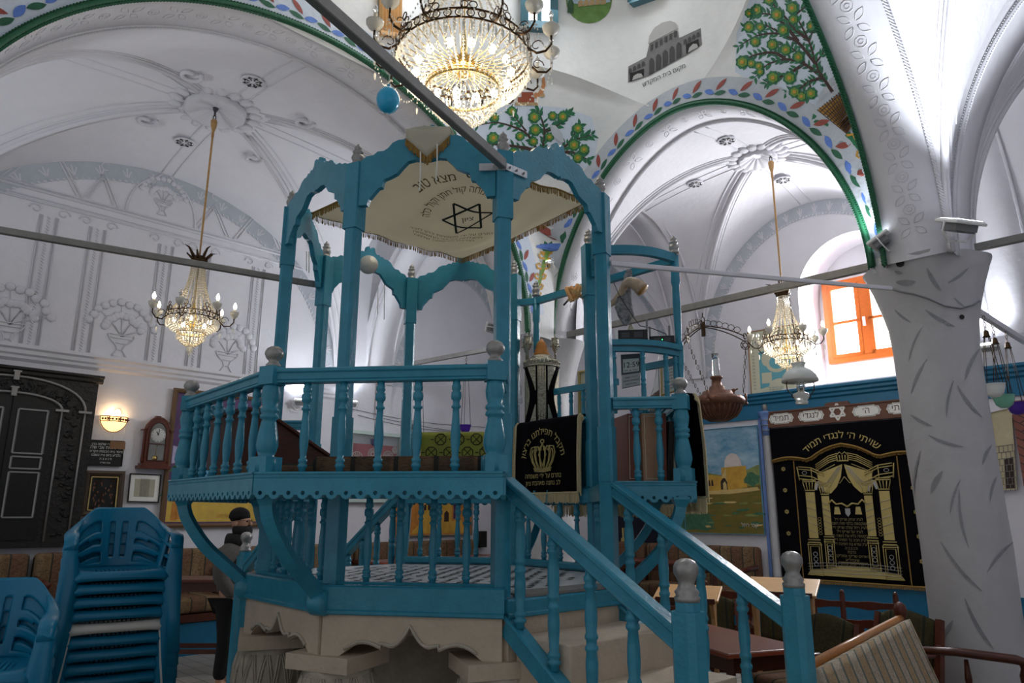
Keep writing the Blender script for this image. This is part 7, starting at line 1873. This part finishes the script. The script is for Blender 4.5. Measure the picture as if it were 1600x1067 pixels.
# pierced vents in the vaults
def vent(label, P, r=.11):
    c = Vector(P); mb = MB(); t = thing('ceiling_vent', label, 'vent', c, 'pierced vents in the vaults')
    mb.tube([c+Vector((cos(2*pi*k/24)*r, sin(2*pi*k/24)*r, 0)) for k in range(24)], .008, 4, closed=True)
    mb.lathe([(r,.0),(r,.01),(0,.01)], c-UP*.004, 24, 0)
    mb.build('grille', M_plaster, t)
    mb = MB()
    for k in range(8):
        for (r0, r1, w_) in ((.2,.55,.11),(.95,.62,.26)):
            a = 2*pi*k/8; d = Vector((cos(a), sin(a), 0)); nn = Vector((-d.y, d.x, 0)); z = UP*-.008
            mb.add([c+d*r*r0+z, c+d*r*r1+nn*r*w_+z, c+d*r*r1-nn*r*w_+z], [(0, 1, 2)])
    mb.build('piercings', M_ink, t, kind='stuff')
vent('round pierced vent in the left vault between the rosette and the great arch', PL(-.04, -.52, .03)); vent('round pierced vent in the left vault on the wall side of the rosette', PL(-.04, .52, .03)); vent('round pierced vent at the far left edge of the left vault', PL(-.78, .0, .03))
vent('round pierced vent in the ark vault nearest the painted arch', PE(-.55, .0, .03), .1); vent('round pierced vent in the ark vault, left of the chandelier rod', PE(0, .5, .03), .1); vent('round pierced vent in the ark vault above the window', PE(.5, 0, .03), .1)
# ================= seating and tables =================
M_sofa = stripes('brown_striped_sofa_cloth', [(0,(52,60,54)),(.045,(134,112,84)),(.3,(128,104,76)),(.5,(52,60,54)),(.545,(122,92,72)),(.8,(118,92,70))], 3.1, 'X', .92, ((76,56,46), 22))
M_stripe = stripes('pale_striped_bench_cloth', [(0,(96,110,104)),(.10,(176,166,146)),(.45,(182,172,152)),(.5,(96,110,104)),(.60,(168,146,112)),(.95,(170,150,116))], 3.6, 'X', .92, ((132,112,96), 26))
M_darkuph = stripes('dark_olive_brocade', [(0,(70,66,44)),(.5,(78,72,48)),(.55,(44,48,40)),(.62,(72,66,44))], 4, 'X', .95, ((48,42,34), 20))
def place(o, loc, rz): o.location = Vector(loc); o.rotation_euler = (0, 0, rz); return o
def rbox(mb, c, d, r=.03, mi=0, n=3):
    """soft-edged slab"""
    X, Y, Z = d[0]/2, d[1]/2, d[2]/2; r = min(r, X, Y, Z); rows = []
    def ring(k, z):
        pts = []
        for sx, sy, a0 in ((1,-1,-pi/2),(1,1,0),(-1,1,pi/2),(-1,-1,pi)):
            for i in range(n+1): a = a0+pi/2*i/n; pts.append(Vector(c)+Vector((sx*(X-r)+cos(a)*(r-k), sy*(Y-r)+sin(a)*(r-k), z)))
        return pts
    for i in range(n+1): t = pi/2*(1-i/n); rows.append(ring(r-r*cos(t), -Z+r-r*sin(t)))
    for i in range(n+1): t = pi/2*i/n; rows.append(ring(r-r*cos(t), Z-r+r*sin(t)))
    mb.grid(rows, mi, True, cu=True); mb.add(rows[0], [tuple(range(len(rows[0])-1, -1, -1))], mi); mb.add(rows[-1], [tuple(range(len(rows[-1])))], mi)
def wall_sofa(label, L, loc, rz):
    t = thing('wall_sofa', label, 'sofa', (0,0,0), 'striped sofas along the walls')
    mb = MB(); mb.box((0, .05, .17), (L, .7, .34)); mb.build('plinth', M_bluedk, t)
    mb = MB(); mb.box((0, -.02, .39), (L, .62, .08)); mb.build('seat_frame', M_wood, t)
    mb = MB(); rbox(mb, (0, -.02, .52), (L-.1, .6, .17), .05); mb.build('seat_cushion', M_sofa, t)
    mb = MB(); rbox(mb, (0, .27, .83), (L-.02, .15, .56), .05); mb.build('backrest', M_sofa, t)
    for s in (-1, 1):
        mb = MB(); mb.tube([Vector((s*(L/2-.03), .2, .86)), Vector((s*(L/2-.03), -.1, .84)), Vector((s*(L/2-.03), -.34, .83))], [.03,.036,.03], 6); mb.beam(Vector((s*(L/2-.03), -.28, .36)), Vector((s*(L/2-.03), -.28, .83)), .05, .05); mb.build('armrest', M_woodred, t)
    return place(t, loc, rz)
for i, (a0, a1, lb) in enumerate(((.0,2.0,'brown striped wall sofa under the black cupboard on the left'), (2.02,3.95,'brown striped wall sofa under the purple painting, behind the chair stack'), (3.97,5.9,'brown striped wall sofa behind the standing man'), (5.92,8.25,'brown striped wall sofa under the orange painting at the back'))):
    wall_sofa(lb, a1-a0, Q((a0+a1)/2, LEFTB-.39, 0), pi/4)
for (b0, b1, lb) in ((4.6,6.35,'brown striped sofa with wooden arm under the domed house painting'), (6.37,8.3,'brown striped sofa on the ark wall seen under the platform bench')):
    wall_sofa(lb, b1-b0, Q(ARKA-.39, (b0+b1)/2, 0), -pi/4)
# plastic stacking armchairs
def mono(label):
    t = thing('plastic_armchair', label, 'chair', (0,0,0))
    def bk(X, q):                 # X across the back (-1..1), q height share
        aX = min(1, abs(X)); ca = sqrt(max(0, 1-aX**2.5)); zt_ = .775-.135*max(0, (aX-.5)/.5)**1.3
        k = .80+.20*q; return Vector((.255*X*k, .25-.27*(1-ca)-.07*(1-q), .43+(zt_-.43)*q))
    NX, NQ = 56, 24; Xs = [sin(pi/2*(-1+2*i/NX))*.25+(-1+2*i/NX)*.75 for i in range(NX+1)]
    vs = [bk(x, j/NQ) for j in range(NQ+1) for x in Xs]; fs = []
    for j in range(NQ):
        q = (j+.5)/NQ
        for i in range(NX):
            x = abs(Xs[i]+Xs[i+1])/2
            slot = (.07 < x < .22 and .17 < q < .76) or (.40 < x < .95 and (.10 < q < .76-.12*max(0, x-.6)) and not any(abs(q-c-.05*x) < .055 for c in (.28, .50)))
            if not slot: fs.append((j*(NX+1)+i, j*(NX+1)+i+1, (j+1)*(NX+1)+i+1, (j+1)*(NX+1)+i))
    mb = MB(); mb.add(vs, fs, 0, True); mb.build('backrest', M_bluechair, t, solid=.011)
    mb = MB(); rows = []
    for j in range(12):
        v = j/11; row = []
        for i in range(17):
            u = -1+2*i/16; w = .222-.03*v
            y = -.25+.45*v; z = .43-.016*sin(pi*v)*(1-u*u)+.012*abs(u)**3
            if j == 0: y, z = -.262, .392
            if j == 1: y, z = -.268, .414
            if j == 2: y, z = -.252, .432
            if j < 6: y -= .028*(1-u*u)*(1-j/6)
            row.append(Vector((u*w*1.03, y, z-(.012*abs(u)**4 if j < 2 else 0))))
        rows.append(row)
    mb.grid(rows, 0, True)
    for k in range(15): x = -.154+k*.022; mb.beam(Vector((x, -.15, .4285)), Vector((x*.92, .10, .4225)), .009, .006)
    mb.build('seat', M_bluechair, t, solid=.011)
    for s in (-1, 1):
        mb = MB(); pts = [bk(s*.80, .97), bk(s*.93, .97), bk(s*1.0, .98), Vector((s*.258, -.10, .628)), Vector((s*.262, -.19, .622)), Vector((s*.262, -.232, .598)), Vector((s*.262, -.246, .55))]
        mb.tube(pts, [.012,.022,.032,.038,.038,.036,.034], 8, sq=(1.0, .32), up=(0, 0, 1) if False else None); mb.build('armrest', M_bluechair, t)
        mb = MB(); mb.tube([Vector((s*.262, -.236, .60)), Vector((s*.258, -.248, .5)), Vector((s*.252, -.258, .41)), Vector((s*.268, -.285, .2)), Vector((s*.288, -.315, 0))], [.034,.040,.050,.042,.033], 8, sq=(1.0, .32), up=(0, 1, 0)); mb.build('leg', M_bluechair, t)
        mb = MB(); mb.tube([Vector((s*.19, .16, .44)), Vector((s*.205, .2, .36)), Vector((s*.25, .29, 0))], [.04,.045,.028], 6, sq=(1.0, .5), up=(0, 1, 0)); mb.build('leg', M_bluechair, t)
    return t
m0 = mono('topmost blue plastic armchair of the tall stack by the black cupboard')
sx, sy, srz = -2.26, 4.34, .58
names = ['second blue chair from the top','third blue chair from the top','fourth blue chair from the top','white plastic chair among the blue ones','blue chair just under the white one','second blue chair under the white one','third blue chair under the white one','fourth blue chair under the white one','fifth blue chair under the white one','third blue chair from the floor','second blue chair from the floor','lowest blue chair']
g = 'stacked plastic armchairs in the tall stack'
place(m0, (sx, sy, 12*.066), srz); m0['group'] = g
ux_ = Vector((sin(srz), -cos(srz), 0))
for i in range(12):
    k = 11-i
    dup(m0, (sx-ux_.x*0, sy, k*.066), srz, names[i]+' in the tall stack'+(' on the left' if i == 3 else ''), g, {M_bluechair: M_whitechair} if i == 3 else None)
g2 = 'stacked plastic armchairs at the left edge'
s2 = (-2.30, 3.36); nm2 = ['topmost blue plastic armchair of the low stack cut by the left edge','second blue chair from the top of the low stack at the left edge','third blue chair from the top of the low stack at the left edge']+['%s blue chair from the floor in the low stack at the left edge' % n for n in ('fifth','fourth','third','second','lowest')]
for i in range(8): dup(m0, (s2[0], s2[1], (7-i)*.066), .42, nm2[i], g2)
# tables
def table(label, loc, rz, L, W, H, top=None, edge=None, leg=None, stretch=False, name='table'):
    t = thing(name, label, 'table', (0,0,0)); top = top or M_tabletop; edge = edge or M_tableedge; leg = leg or M_wood
    mb = MB(); rbox(mb, (0, 0, H-.016), (L, W, .032), .012); mb.build('table_top', [top], t)
    mb = MB(); mb.box((0, 0, H-.017), (L+.004, W+.004, .02)); mb.build('edge_band', edge, t)
    mb = MB()
    for s in (-1, 1): mb.box((0, s*(W/2-.06), H-.075), (L-.12, .02, .085)); mb.box((s*(L/2-.06), 0, H-.075), (.02, W-.12, .085))
    mb.build('apron', leg, t)
    for sx_ in (-1, 1):
        for sy_ in (-1, 1): mb = MB(); mb.beam(Vector((sx_*(L/2-.06), sy_*(W/2-.06), H-.03)), Vector((sx_*(L/2-.045), sy_*(W/2-.045), 0)), .05, .05, ch=.006); mb.build('leg', leg, t)
    if stretch: mb = MB(); mb.box((0, W/2-.06, .24), (L-.1, .025, .04)); mb.box((0, -W/2+.06, .24), (L-.1, .025, .04)); mb.build('stretcher', leg, t)
    return place(t, loc, rz)
table('tall reddish-brown reading table between the chair stack and the back stairs', (-2.72, 7.55, 0), .02, 1.45, .45, .9, M_woodred, M_woodred, None, True)
table('long brown table with a book before the rear sofa', Q(6.9, 8.15, 0), pi/4, 2.6, .5, .92, M_tabletop, M_tableedge)
table('brown table on the ark side seen under the platform bench', Q(8.15, 6.2, 0), -pi/4, 2.9, .5, .95, M_woodred, M_woodred)
table('brown laminate table with reddish edge behind the stair railings', (1.26, 5.32, 0), radians(111), 1.55, .60, .75)
table('dark brown table whose corner shows at the bottom left', (-1.98, 2.42, 0), .25, .85, .5, .93, M_wood, M_wood)
mb = MB(); 
for s in (-1, 1): mb.grid([[Q(6.6+s*(.0+.12*i/4), 8.12+.09*j, .925+.02*sin(pi*i/4)) for i in range(5)] for j in (-1, 1)], 0, True)
o = mb.build('open_book', M_whitepaper, solid=.01); o['label'] = 'open white book lying on the long rear table'; o['category'] = 'book'
# wooden armchairs
def armchair(label):
    t = thing('wooden_armchair', label, 'chair', (0,0,0), None)
    mb = MB(); rbox(mb, (0, 0, .43), (.5, .48, .10), .04); mb.build('seat', M_sofa, t)
    mb = MB(); mb.box((0, -.22, .37), (.5, .03, .06)); mb.box((0, .22, .37), (.5, .03, .06)); mb.build('seat_frame', M_woodred, t)
    mb = MB(); rows = []
    for j in range(9):
        v = j/8; rows.append([Vector((-.20+.4*i/8, .235+.10*v-.03*sin(pi*i/8), .48+.33*v+.05*sin(pi*i/8)*v)) for i in range(9)])
    mb.grid(rows, 0, True); mb.build('backrest', M_darkuph, t, solid=.05)
    for s in (-1, 1):
        mb = MB(); mb.tube([Vector((s*.25, .2, 0)), Vector((s*.25, .22, .42)), Vector((s*.235, .335, .82))], [.025,.03,.028], 4, sm=False, sq=(1.2, 1)); mb.build('leg', M_woodred, t)
        mb = MB(); mb.tube([Vector((s*.26, -.22, 0)), Vector((s*.265, -.22, .42)), Vector((s*.27, -.225, .60)), Vector((s*.275, -.20, .655))], [.022,.026,.024,.022], 6, sq=(1.2, 1)); mb.build('leg', M_woodred, t)
        mb = MB(); mb.tube([Vector((s*.275, -.23, .62)), Vector((s*.28, -.19, .665)), Vector((s*.28, -.08, .66)), Vector((s*.27, .05, .61)), Vector((s*.255, .16, .60)), Vector((s*.25, .26, .66))], [.02,.028,.028,.024,.022,.018], 6, sq=(1.25, .8)); mb.build('armrest', M_woodred, t)
    return t
ga = 'wooden armchairs round the brown table'
c0 = armchair('mahogany armchair drawn up to the table right of the stair newel'); place(c0, (1.93, 5.22, 0), radians(-68)); c0['group'] = ga
dup(c0, (2.60, 5.42, 0), radians(-62), 'mahogany armchair with olive back behind the striped bench, near the column', ga)
dup(c0, (1.62, 6.28, 0), radians(-15), 'mahogany armchair behind the table, between the two stair newels', ga)
dup(c0, (2.25, 6.35, 0), radians(-25), 'mahogany armchair further back, below the light wooden desk', ga)
dup(c0, (-.90, 3.16, -.03), radians(70), 'brown upholstered chair back cut by the bottom edge before the stone capitals', ga, {M_darkuph: M_sofa})
# ladder-back bench
def ladder(label, P, Qq):
    P = Vector(P); Qq = Vector(Qq); u = (Qq-P).normalized(); n = Vector((u.y, -u.x, 0)); L = (Qq-P).length
    t = thing('ladder_back_bench', label, 'bench', (P+Qq)/2, 'ladder-back benches by the ark')
    for k in range(3):
        p = P+u*(L*k/2); mb = MB(); mb.tube([p, p+UP*.42, p+UP*.90-n*.07], [.022,.024,.02], 4, sm=False, sq=(1.2, 1)); mb.ball(p+UP*.91-n*.07, .02, 6, 4); mb.build('post', M_woodred, t)
    for k in range(2):
        for z in (.82, .68, .54):
            mb = MB(); a = P+u*(L*k/2); A_ = []; B_ = []
            for i in range(11): s = i/10; b = a+u*(L/2*s)-n*(.07*(z-.42)/.48)+n*.02*sin(pi*s); h = .028+.016*sin(pi*s)+.006*cos(4*pi*s); A_.append(b+UP*(z+h*.6)); B_.append(b+UP*(z-h*.8))
            mb.grid([A_, B_], 0, False); mb.build('slat', M_woodred, t, solid=.016)
    mb = MB(); c = (P+Qq)/2+n*.2; mb.box(c+UP*.42, (L, .4, .05), atan2(u.y, u.x)); mb.build('seat', M_sofa, t)
    for k in (0, 1, 2): p = P+u*(L*k/2)+n*.38; mb = MB(); mb.beam(p, p+UP*.4, .04, .04); mb.build('leg', M_woodred, t)
    return t
ladder('dark ladder-back bench in front of the ark curtain beside the right column', (2.36, 6.42, 0), (3.06, 6.06, 0))
ladder('dark ladder-back bench behind the left light wooden desk', (1.42, 7.1, 0), (2.15, 6.85, 0))
# light student desks with slanted tops
def slant(label, c, rz, W=.50, D=.36, H=.98):
    t = thing('slanted_desk', label, 'desk', (0,0,0), 'light wooden reading desks')
    mb = MB(); M_ = Matrix.Rotation(.22, 4, 'X'); mb.box((0, 0, H), (W, D, .022), 0, 0, M_); mb.build('desk_top', M_woodlight, t, bevel=.008)
    mb = MB(); mb.box((0, -D/2+.005, H-.035), (W*.9, .02, .035)); mb.build('ledge', M_wood, t)
    for s in (-1, 1): mb = MB(); mb.prism([(-.035,0),(.035,0),(.03,.4),(.05,.75),(.12,H-.03+.02),(-.12,H-.04-.03),(-.05,.75),(-.03,.4)], (s*(W/2-.06), 0, 0), (0, 1, 0), UP, .03); mb.box((s*(W/2-.06), 0, .015), (.04, D, .03)); mb.build('leg', M_woodlight, t)
    mb = MB(); mb.box((0, 0, .45), (W-.1, .02, .12)); mb.build('stretcher', M_wood, t)
    return place(t, c, rz)
slant('light wooden slanted reading desk just right of the tall stair newel', (2.05, 5.75, 0), radians(-28), .52, .40, 1.0)
slant('light wooden slanted reading desk seen behind the front stair newel', (1.40, 6.02, 0), radians(-22), .50, .36, .925)
# striped bench at the lower right
bl = thing('upholstered_bench', 'pale striped upholstered bench with turned wooden frame at the lower right', 'bench', (0,0,0))
L = 2.15
mb = MB(); rows = []
for j in range(10):
    v = j/9; rows.append([Vector((-L/2+.05+(L-.1)*i/30, .04+.14*v-.0*v, .44+.41*v)) for i in range(31)])
mb.grid(rows, 0, True); mb.build('backrest', M_stripe, bl, solid=.09)
mb = MB(); rbox(mb, (0, -.24, .40), (L-.08, .56, .13), .05); mb.build('seat_cushion', M_stripe, bl)
mb = MB(); mb.tube([Vector((-L/2, .20, .86)), Vector((L/2, .20, .86))], .024, 8); mb.build('top_rail', mat('honey_wood', (176,116,62), .3, var=.15, vs=6, stretch=(2,14,14)), bl)

pp_ = [(.03,0),(.03,.5),(.036,.56),(.03,.6),(.038,.66),(.028,.72),(.036,.76),(.03,.8),(.036,.84),(.024,.87),(.03,.90),(.04,.93),(.042,.96),(.032,.99),(.012,1.005),(0,1.008)]
for s in (-1, 1):
    mb = MB(); mb.lathe([(r, z*.955) for r, z in pp_], (s*L/2, .20, 0), 14); mb.build('back_post', M_woodred, bl)
    mb = MB(); mb.lathe([(.025,0),(.028,.1),(.022,.2),(.03,.4),(.02,.46),(.034,.55),(.036,.58),(.024,.62),(.03,.65)], (s*(L/2-.0), -.46, 0), 12); mb.build('leg', M_wood, bl)
    mb = MB(); mb.tube([Vector((s*L/2, .2, .66)), Vector((s*L/2, -.1, .68)), Vector((s*L/2, -.42, .67)), Vector((s*L/2, -.54, .64))], [.028,.036,.038,.022], 8, sq=(1.2, .75)); mb.build('armrest', M_wood, bl)
    mb = MB(); mb.lathe([(.012,.46),(.022,.52),(.012,.64)], (s*L/2, -.15, 0), 8); mb.build('arm_spindle', M_wood, bl)
place(bl, (2.12, 4.20, -.0), atan2(1.74, 1.38)); 
# wooden side at the right edge
mb = MB(); t = thing('wooden_cabinet', 'brown wooden cabinet side cut off at the right edge', 'cabinet', (2.62, 3.0, 0)); mb.box((2.62, 3.0, .55), (.7, .5, 1.06), -.25); mb.build('carcass', mat('walnut_veneer', (122,86,66), .4, var=.2, vs=4, stretch=(8,8,1)), t, bevel=.006); mb = MB(); mb.box((2.62, 3.0, 1.09), (.74, .54, .025), -.25); mb.build('top_board', MATS['walnut_veneer'], t, bevel=.004)
mb = MB(); mb.box((2.62, 3.0, .02), (.66, .46, .04), -.25); mb.build('foot_plinth', M_wood, t)

# ================= the man by the back stairs =================
def skinned(name, verts, edges, radii, m, parent, sub=2, root=0):
    me = bpy.data.meshes.new(name); off = Vector((0, 0, 0)); p = parent
    while p is not None: off += p.location; p = p.parent
    me.from_pydata([tuple(Vector(v)-off) for v in verts], edges, []); o = bpy.data.objects.new(name, me); COL.objects.link(o)
    if parent is not None: o.parent = parent
    md = o.modifiers.new('skin', 'SKIN'); md.use_smooth_shade = True; md.branch_smoothing = .5
    sv = me.skin_vertices[0].data
    for i, r in enumerate(radii): sv[i].radius = r if isinstance(r, tuple) else (r, r); sv[i].use_root = (i == root)
    s_ = o.modifiers.new('sub', 'SUBSURF'); s_.levels = sub; s_.render_levels = sub
    me.materials.append(m); return o
MP = Vector((-2.54, 6.90, 0))
man = thing('person', 'bearded man in black knit cap, glasses and grey jacket standing by the back stairs', 'person', MP)
def mp(x, y, z): return MP+Vector((x, y, z))      # x: the way he faces
V_ = []; E__ = []; R_ = []
def jv(p, r, par=None):
    V_.append(mp(*p)); R_.append(r)
    if par is not None: E__.append((par, len(V_)-1))
    return len(V_)-1
pel = jv((0,0,.80), (.13,.10)); sp = jv((.0,0,.95), (.125,.10), pel); ch = jv((-.01,0,1.12), (.15,.11), sp); ub = jv((-.01,0,1.235), (.10,.08), ch); nk = jv((.01,0,1.31), .052, ub); n2 = jv((.025,0,1.35), .055, nk)
h1 = jv((.035,0,1.41), (.078,.085), n2); h2 = jv((.028,0,1.475), (.083,.095), h1); h3 = jv((.02,0,1.53), (.06,.07), h2)
for s in (-1, 1):
    sh = jv((-.01,s*.15,1.21), .05, ub); el = jv((-.04,s*.21,.98), .036, sh); wr = jv((.10,s*.17,.80), .026, el); pm = jv((.15,s*.155,.755), (.034,.018), wr)
    for k in range(4):
        f1 = jv((.185,s*(.128+.016*k),.735+.004*k), .0095, pm); f2 = jv((.205,s*(.127+.016*k),.705), .0088, f1); f3 = jv((.205,s*(.128+.016*k),.682-.003*k), .008, f2)
    t1 = jv((.155,s*.125,.74), .0105, pm); t2 = jv((.18,s*.11,.72), .009, t1)
    hp_ = jv((0,s*.085,.76), .085, pel); kn = jv((.02,s*.09,.43), .058, hp_); an = jv((-.01,s*.09,.08), .04, kn); ft = jv((.13,s*.095,.035), (.04,.03), an)
body = skinned('body', V_, E__, R_, M_skin, man)
mb = MB()                              # nose, ears, lips, eyes set in the face
mb.ball(mp(.122,0,1.43), (.018,.013,.022), 8, 6); mb.ball(mp(.112,0,1.45), (.010,.009,.026), 8, 6)
for s in (-1, 1): mb.ball(mp(.02,s*.082,1.435), (.018,.008,.028), 8, 6)
mb.build('nose_and_ears', M_skin, man)
mb = MB()
for s in (-1, 1): mb.ball(mp(.098,s*.032,1.455), (.012,.014,.009), 8, 6)
mb.build('eyes', mat('eye', (40,30,26), .2), man)
mb = MB(); mb.ball(mp(.105,0,1.385), (.014,.026,.009), 8, 5); mb.build('lips', mat('lips', (150,92,84), .5), man)
mb = MB(); rows = []
for j in range(7):
    v = j/6; z = 1.412-.10*v; r = (.083+.012*sin(pi*v))*(1-.35*v*v); rows.append([mp(.03+cos(a)*r*(1.15+.12*v), sin(a)*r*1.0, z-.02*cos(a)*v) for a in [-1.95+3.9*i/16 for i in range(17)]])
mb.grid(rows, 0, True); mb.ball(mp(.085,0,1.345), (.045,.055,.045), 10, 6); mb.ball(mp(.113,0,1.408), (.012,.034,.008), 8, 5); mb.build('beard', M_hair, man, solid=.012)
mb = MB(); mb.ball(mp(.015,0,1.505), (.094,.09,.078), 16, 10); mb.lathe([(.090,1.48),(.094,1.485),(.095,1.505),(.092,1.512)], mp(.015,0,0)*1.0, 20); mb.build('knit_cap', mat('black_knit', (18,18,20), .95, bump=.4, bs=120), man)
mb = MB()
for s in (-1, 1):
    mb.tube([mp(.118,s*.034+.02*cos(a),1.455+.016*sin(a)) for a in [i*pi/5 for i in range(10)]], .0022, 4, closed=True); mb.tube([mp(.115,s*.055,1.46), mp(.07,s*.083,1.462), mp(.015,s*.088,1.455)], .002, 4)
mb.tube([mp(.12,-.014,1.458), mp(.12,.014,1.458)], .002, 4); mb.build('glasses', M_black, man)
jk = [((0,0,.78),(.155,.125)),((0,0,.95),(.15,.125)),((-.01,0,1.12),(.17,.13)),((-.01,0,1.235),(.12,.10))]
Vj = [mp(*p) for p, r in jk]; Rj = [r for p, r in jk]; Ej = [(0,1),(1,2),(2,3)]
for s in (-1, 1):
    b = len(Vj); Vj += [mp(-.01,s*.155,1.22), mp(-.045,s*.215,.98), mp(.10,s*.172,.80)]; Rj += [.098,.074,.056]; Ej += [(3,b),(b,b+1),(b+1,b+2)]
skinned('jacket', Vj, Ej, Rj, M_jacket, man)
mb = MB(); rows = []
for r, z in ((.085,1.235),(.105,1.26),(.10,1.30),(.088,1.33),(.075,1.34)): rows.append([mp(.01+cos(2*pi*k/20)*r*(1+.06*sin(3*2*pi*k/20+z*30)), sin(2*pi*k/20)*r*1.05, z) for k in range(20)])
mb.grid(rows, 0, True, cu=True); mb.build('black_scarf', M_hair, man, solid=.02)
Vt = [mp(0,0,.82)]; Rt = [(.145,.12)]; Et = []
for s in (-1, 1):
    b = len(Vt); Vt += [mp(0,s*.088,.72), mp(.02,s*.092,.43), mp(-.01,s*.092,.10)]; Rt += [.10,.075,.062]; Et += [(0,b),(b,b+1),(b+1,b+2)]
skinned('trousers', Vt, Et, Rt, M_trouser, man)
for s in (-1, 1): mb = MB(); mb.ball(mp(.06,s*.095,.045), (.14,.05,.045), 12, 8); mb.build('shoe', M_black, man)
WORLD = .45; EXPO = 0.0
cool = (.88, .93, 1.0); warm = (1.0, .87, .68)
LAMPS = []
FP = [170, 40, 80, 24, 24, 40, 45]
for (p, n), pw in zip(LAMPSF, FP): LAMPS.append(dict(kind='SPOT', loc=p, power=pw*2.0, col=cool, size=.09, target=p+n, spot=(1.75 if pw in (170, 40) and len(LAMPS) < 2 else 2.7), blend=.8, name='flood_beam'))
# the unseen left column carries the same pair of floods
LAMPS.append(dict(kind='SPOT', loc=Q(-.2, 6.0, 3.7), power=90, col=cool, size=.09, target=Q(.3, 6.6, 6), spot=2.6, blend=.8, name='flood_beam'))
for k in range(4): LAMPS.append(dict(kind='POINT', loc=polar(CH, .3, k*pi/2, 4.68), power=7, col=warm, size=.1, name='chandelier_glow'))
LAMPS.append(dict(kind='POINT', loc=(CL.x, CL.y, 3.44), power=14, col=warm, size=.1, name='chandelier_glow'))
LAMPS.append(dict(kind='POINT', loc=(CR_.x, CR_.y, 3.38), power=14, col=warm, size=.1, name='chandelier_glow'))
LAMPS.append(dict(kind='POINT', loc=SCONCE, power=2.2, col=(1, .72, .42), size=.04, name='wall_lamp_glow'))
LAMPS.append(dict(kind='AREA', loc=Q(9.7, 3.2, 4.05), power=130, col=(.93, .96, 1), size=.95, target=Q(5, 3.4, 3.4), name='window_daylight'))
# daylight entering by the drum windows (two more lamps near the crown, without windows)
for (u, v) in ((838, -8), (1008, -60), (615, -52), (700, -330), (900, -330)):
    h = paint(BV_dome, .25)(u, v)
    if h is not None: LAMPS.append(dict(kind='AREA', loc=h, power=9, col=(.93, .96, 1), size=.6, target=Vector((BC.x, BC.y, 2.5)), name='drum_daylight'))
# ---------- camera, daylight, exposure ----------
cam = bpy.data.cameras.new('camera'); co = bpy.data.objects.new('camera', cam); COL.objects.link(co)
cam.lens = 36*FPX/1600; cam.sensor_width = 36; cam.clip_start = .05
co.matrix_world = Matrix.Translation((0, 0, EYE)) @ Matrix.Rotation(pi/2+PITCH, 4, 'X') @ Matrix.Rotation(ROLL, 4, 'Z')
scene.camera = co
wd = bpy.data.worlds.new('day'); scene.world = wd; wd.use_nodes = True
bg = wd.node_tree.nodes['Background']; bg.inputs['Color'].default_value = (.90, .93, 1.0, 1); bg.inputs['Strength'].default_value = WORLD
def lamp(kind, loc, power, col=(1,1,1), size=.1, target=None, spot=None, name='lamp', blend=.6):
    l = bpy.data.lights.new(name, kind); l.energy = power; l.color = col
    if kind == 'AREA': l.size = size
    elif kind in ('POINT', 'SPOT'): l.shadow_soft_size = size
    if spot: l.spot_size = spot; l.spot_blend = blend
    o = bpy.data.objects.new(name, l); COL.objects.link(o); o.location = Vector(loc)
    if target is not None: o.rotation_euler = (Vector(target)-Vector(loc)).to_track_quat('-Z', 'Y').to_euler()
    return o
for L in LAMPS: lamp(**L)
vs = scene.view_settings; vs.view_transform = 'Standard'; vs.look = 'None'; vs.gamma = 1; vs.use_curve_mapping = False; vs.exposure = EXPO
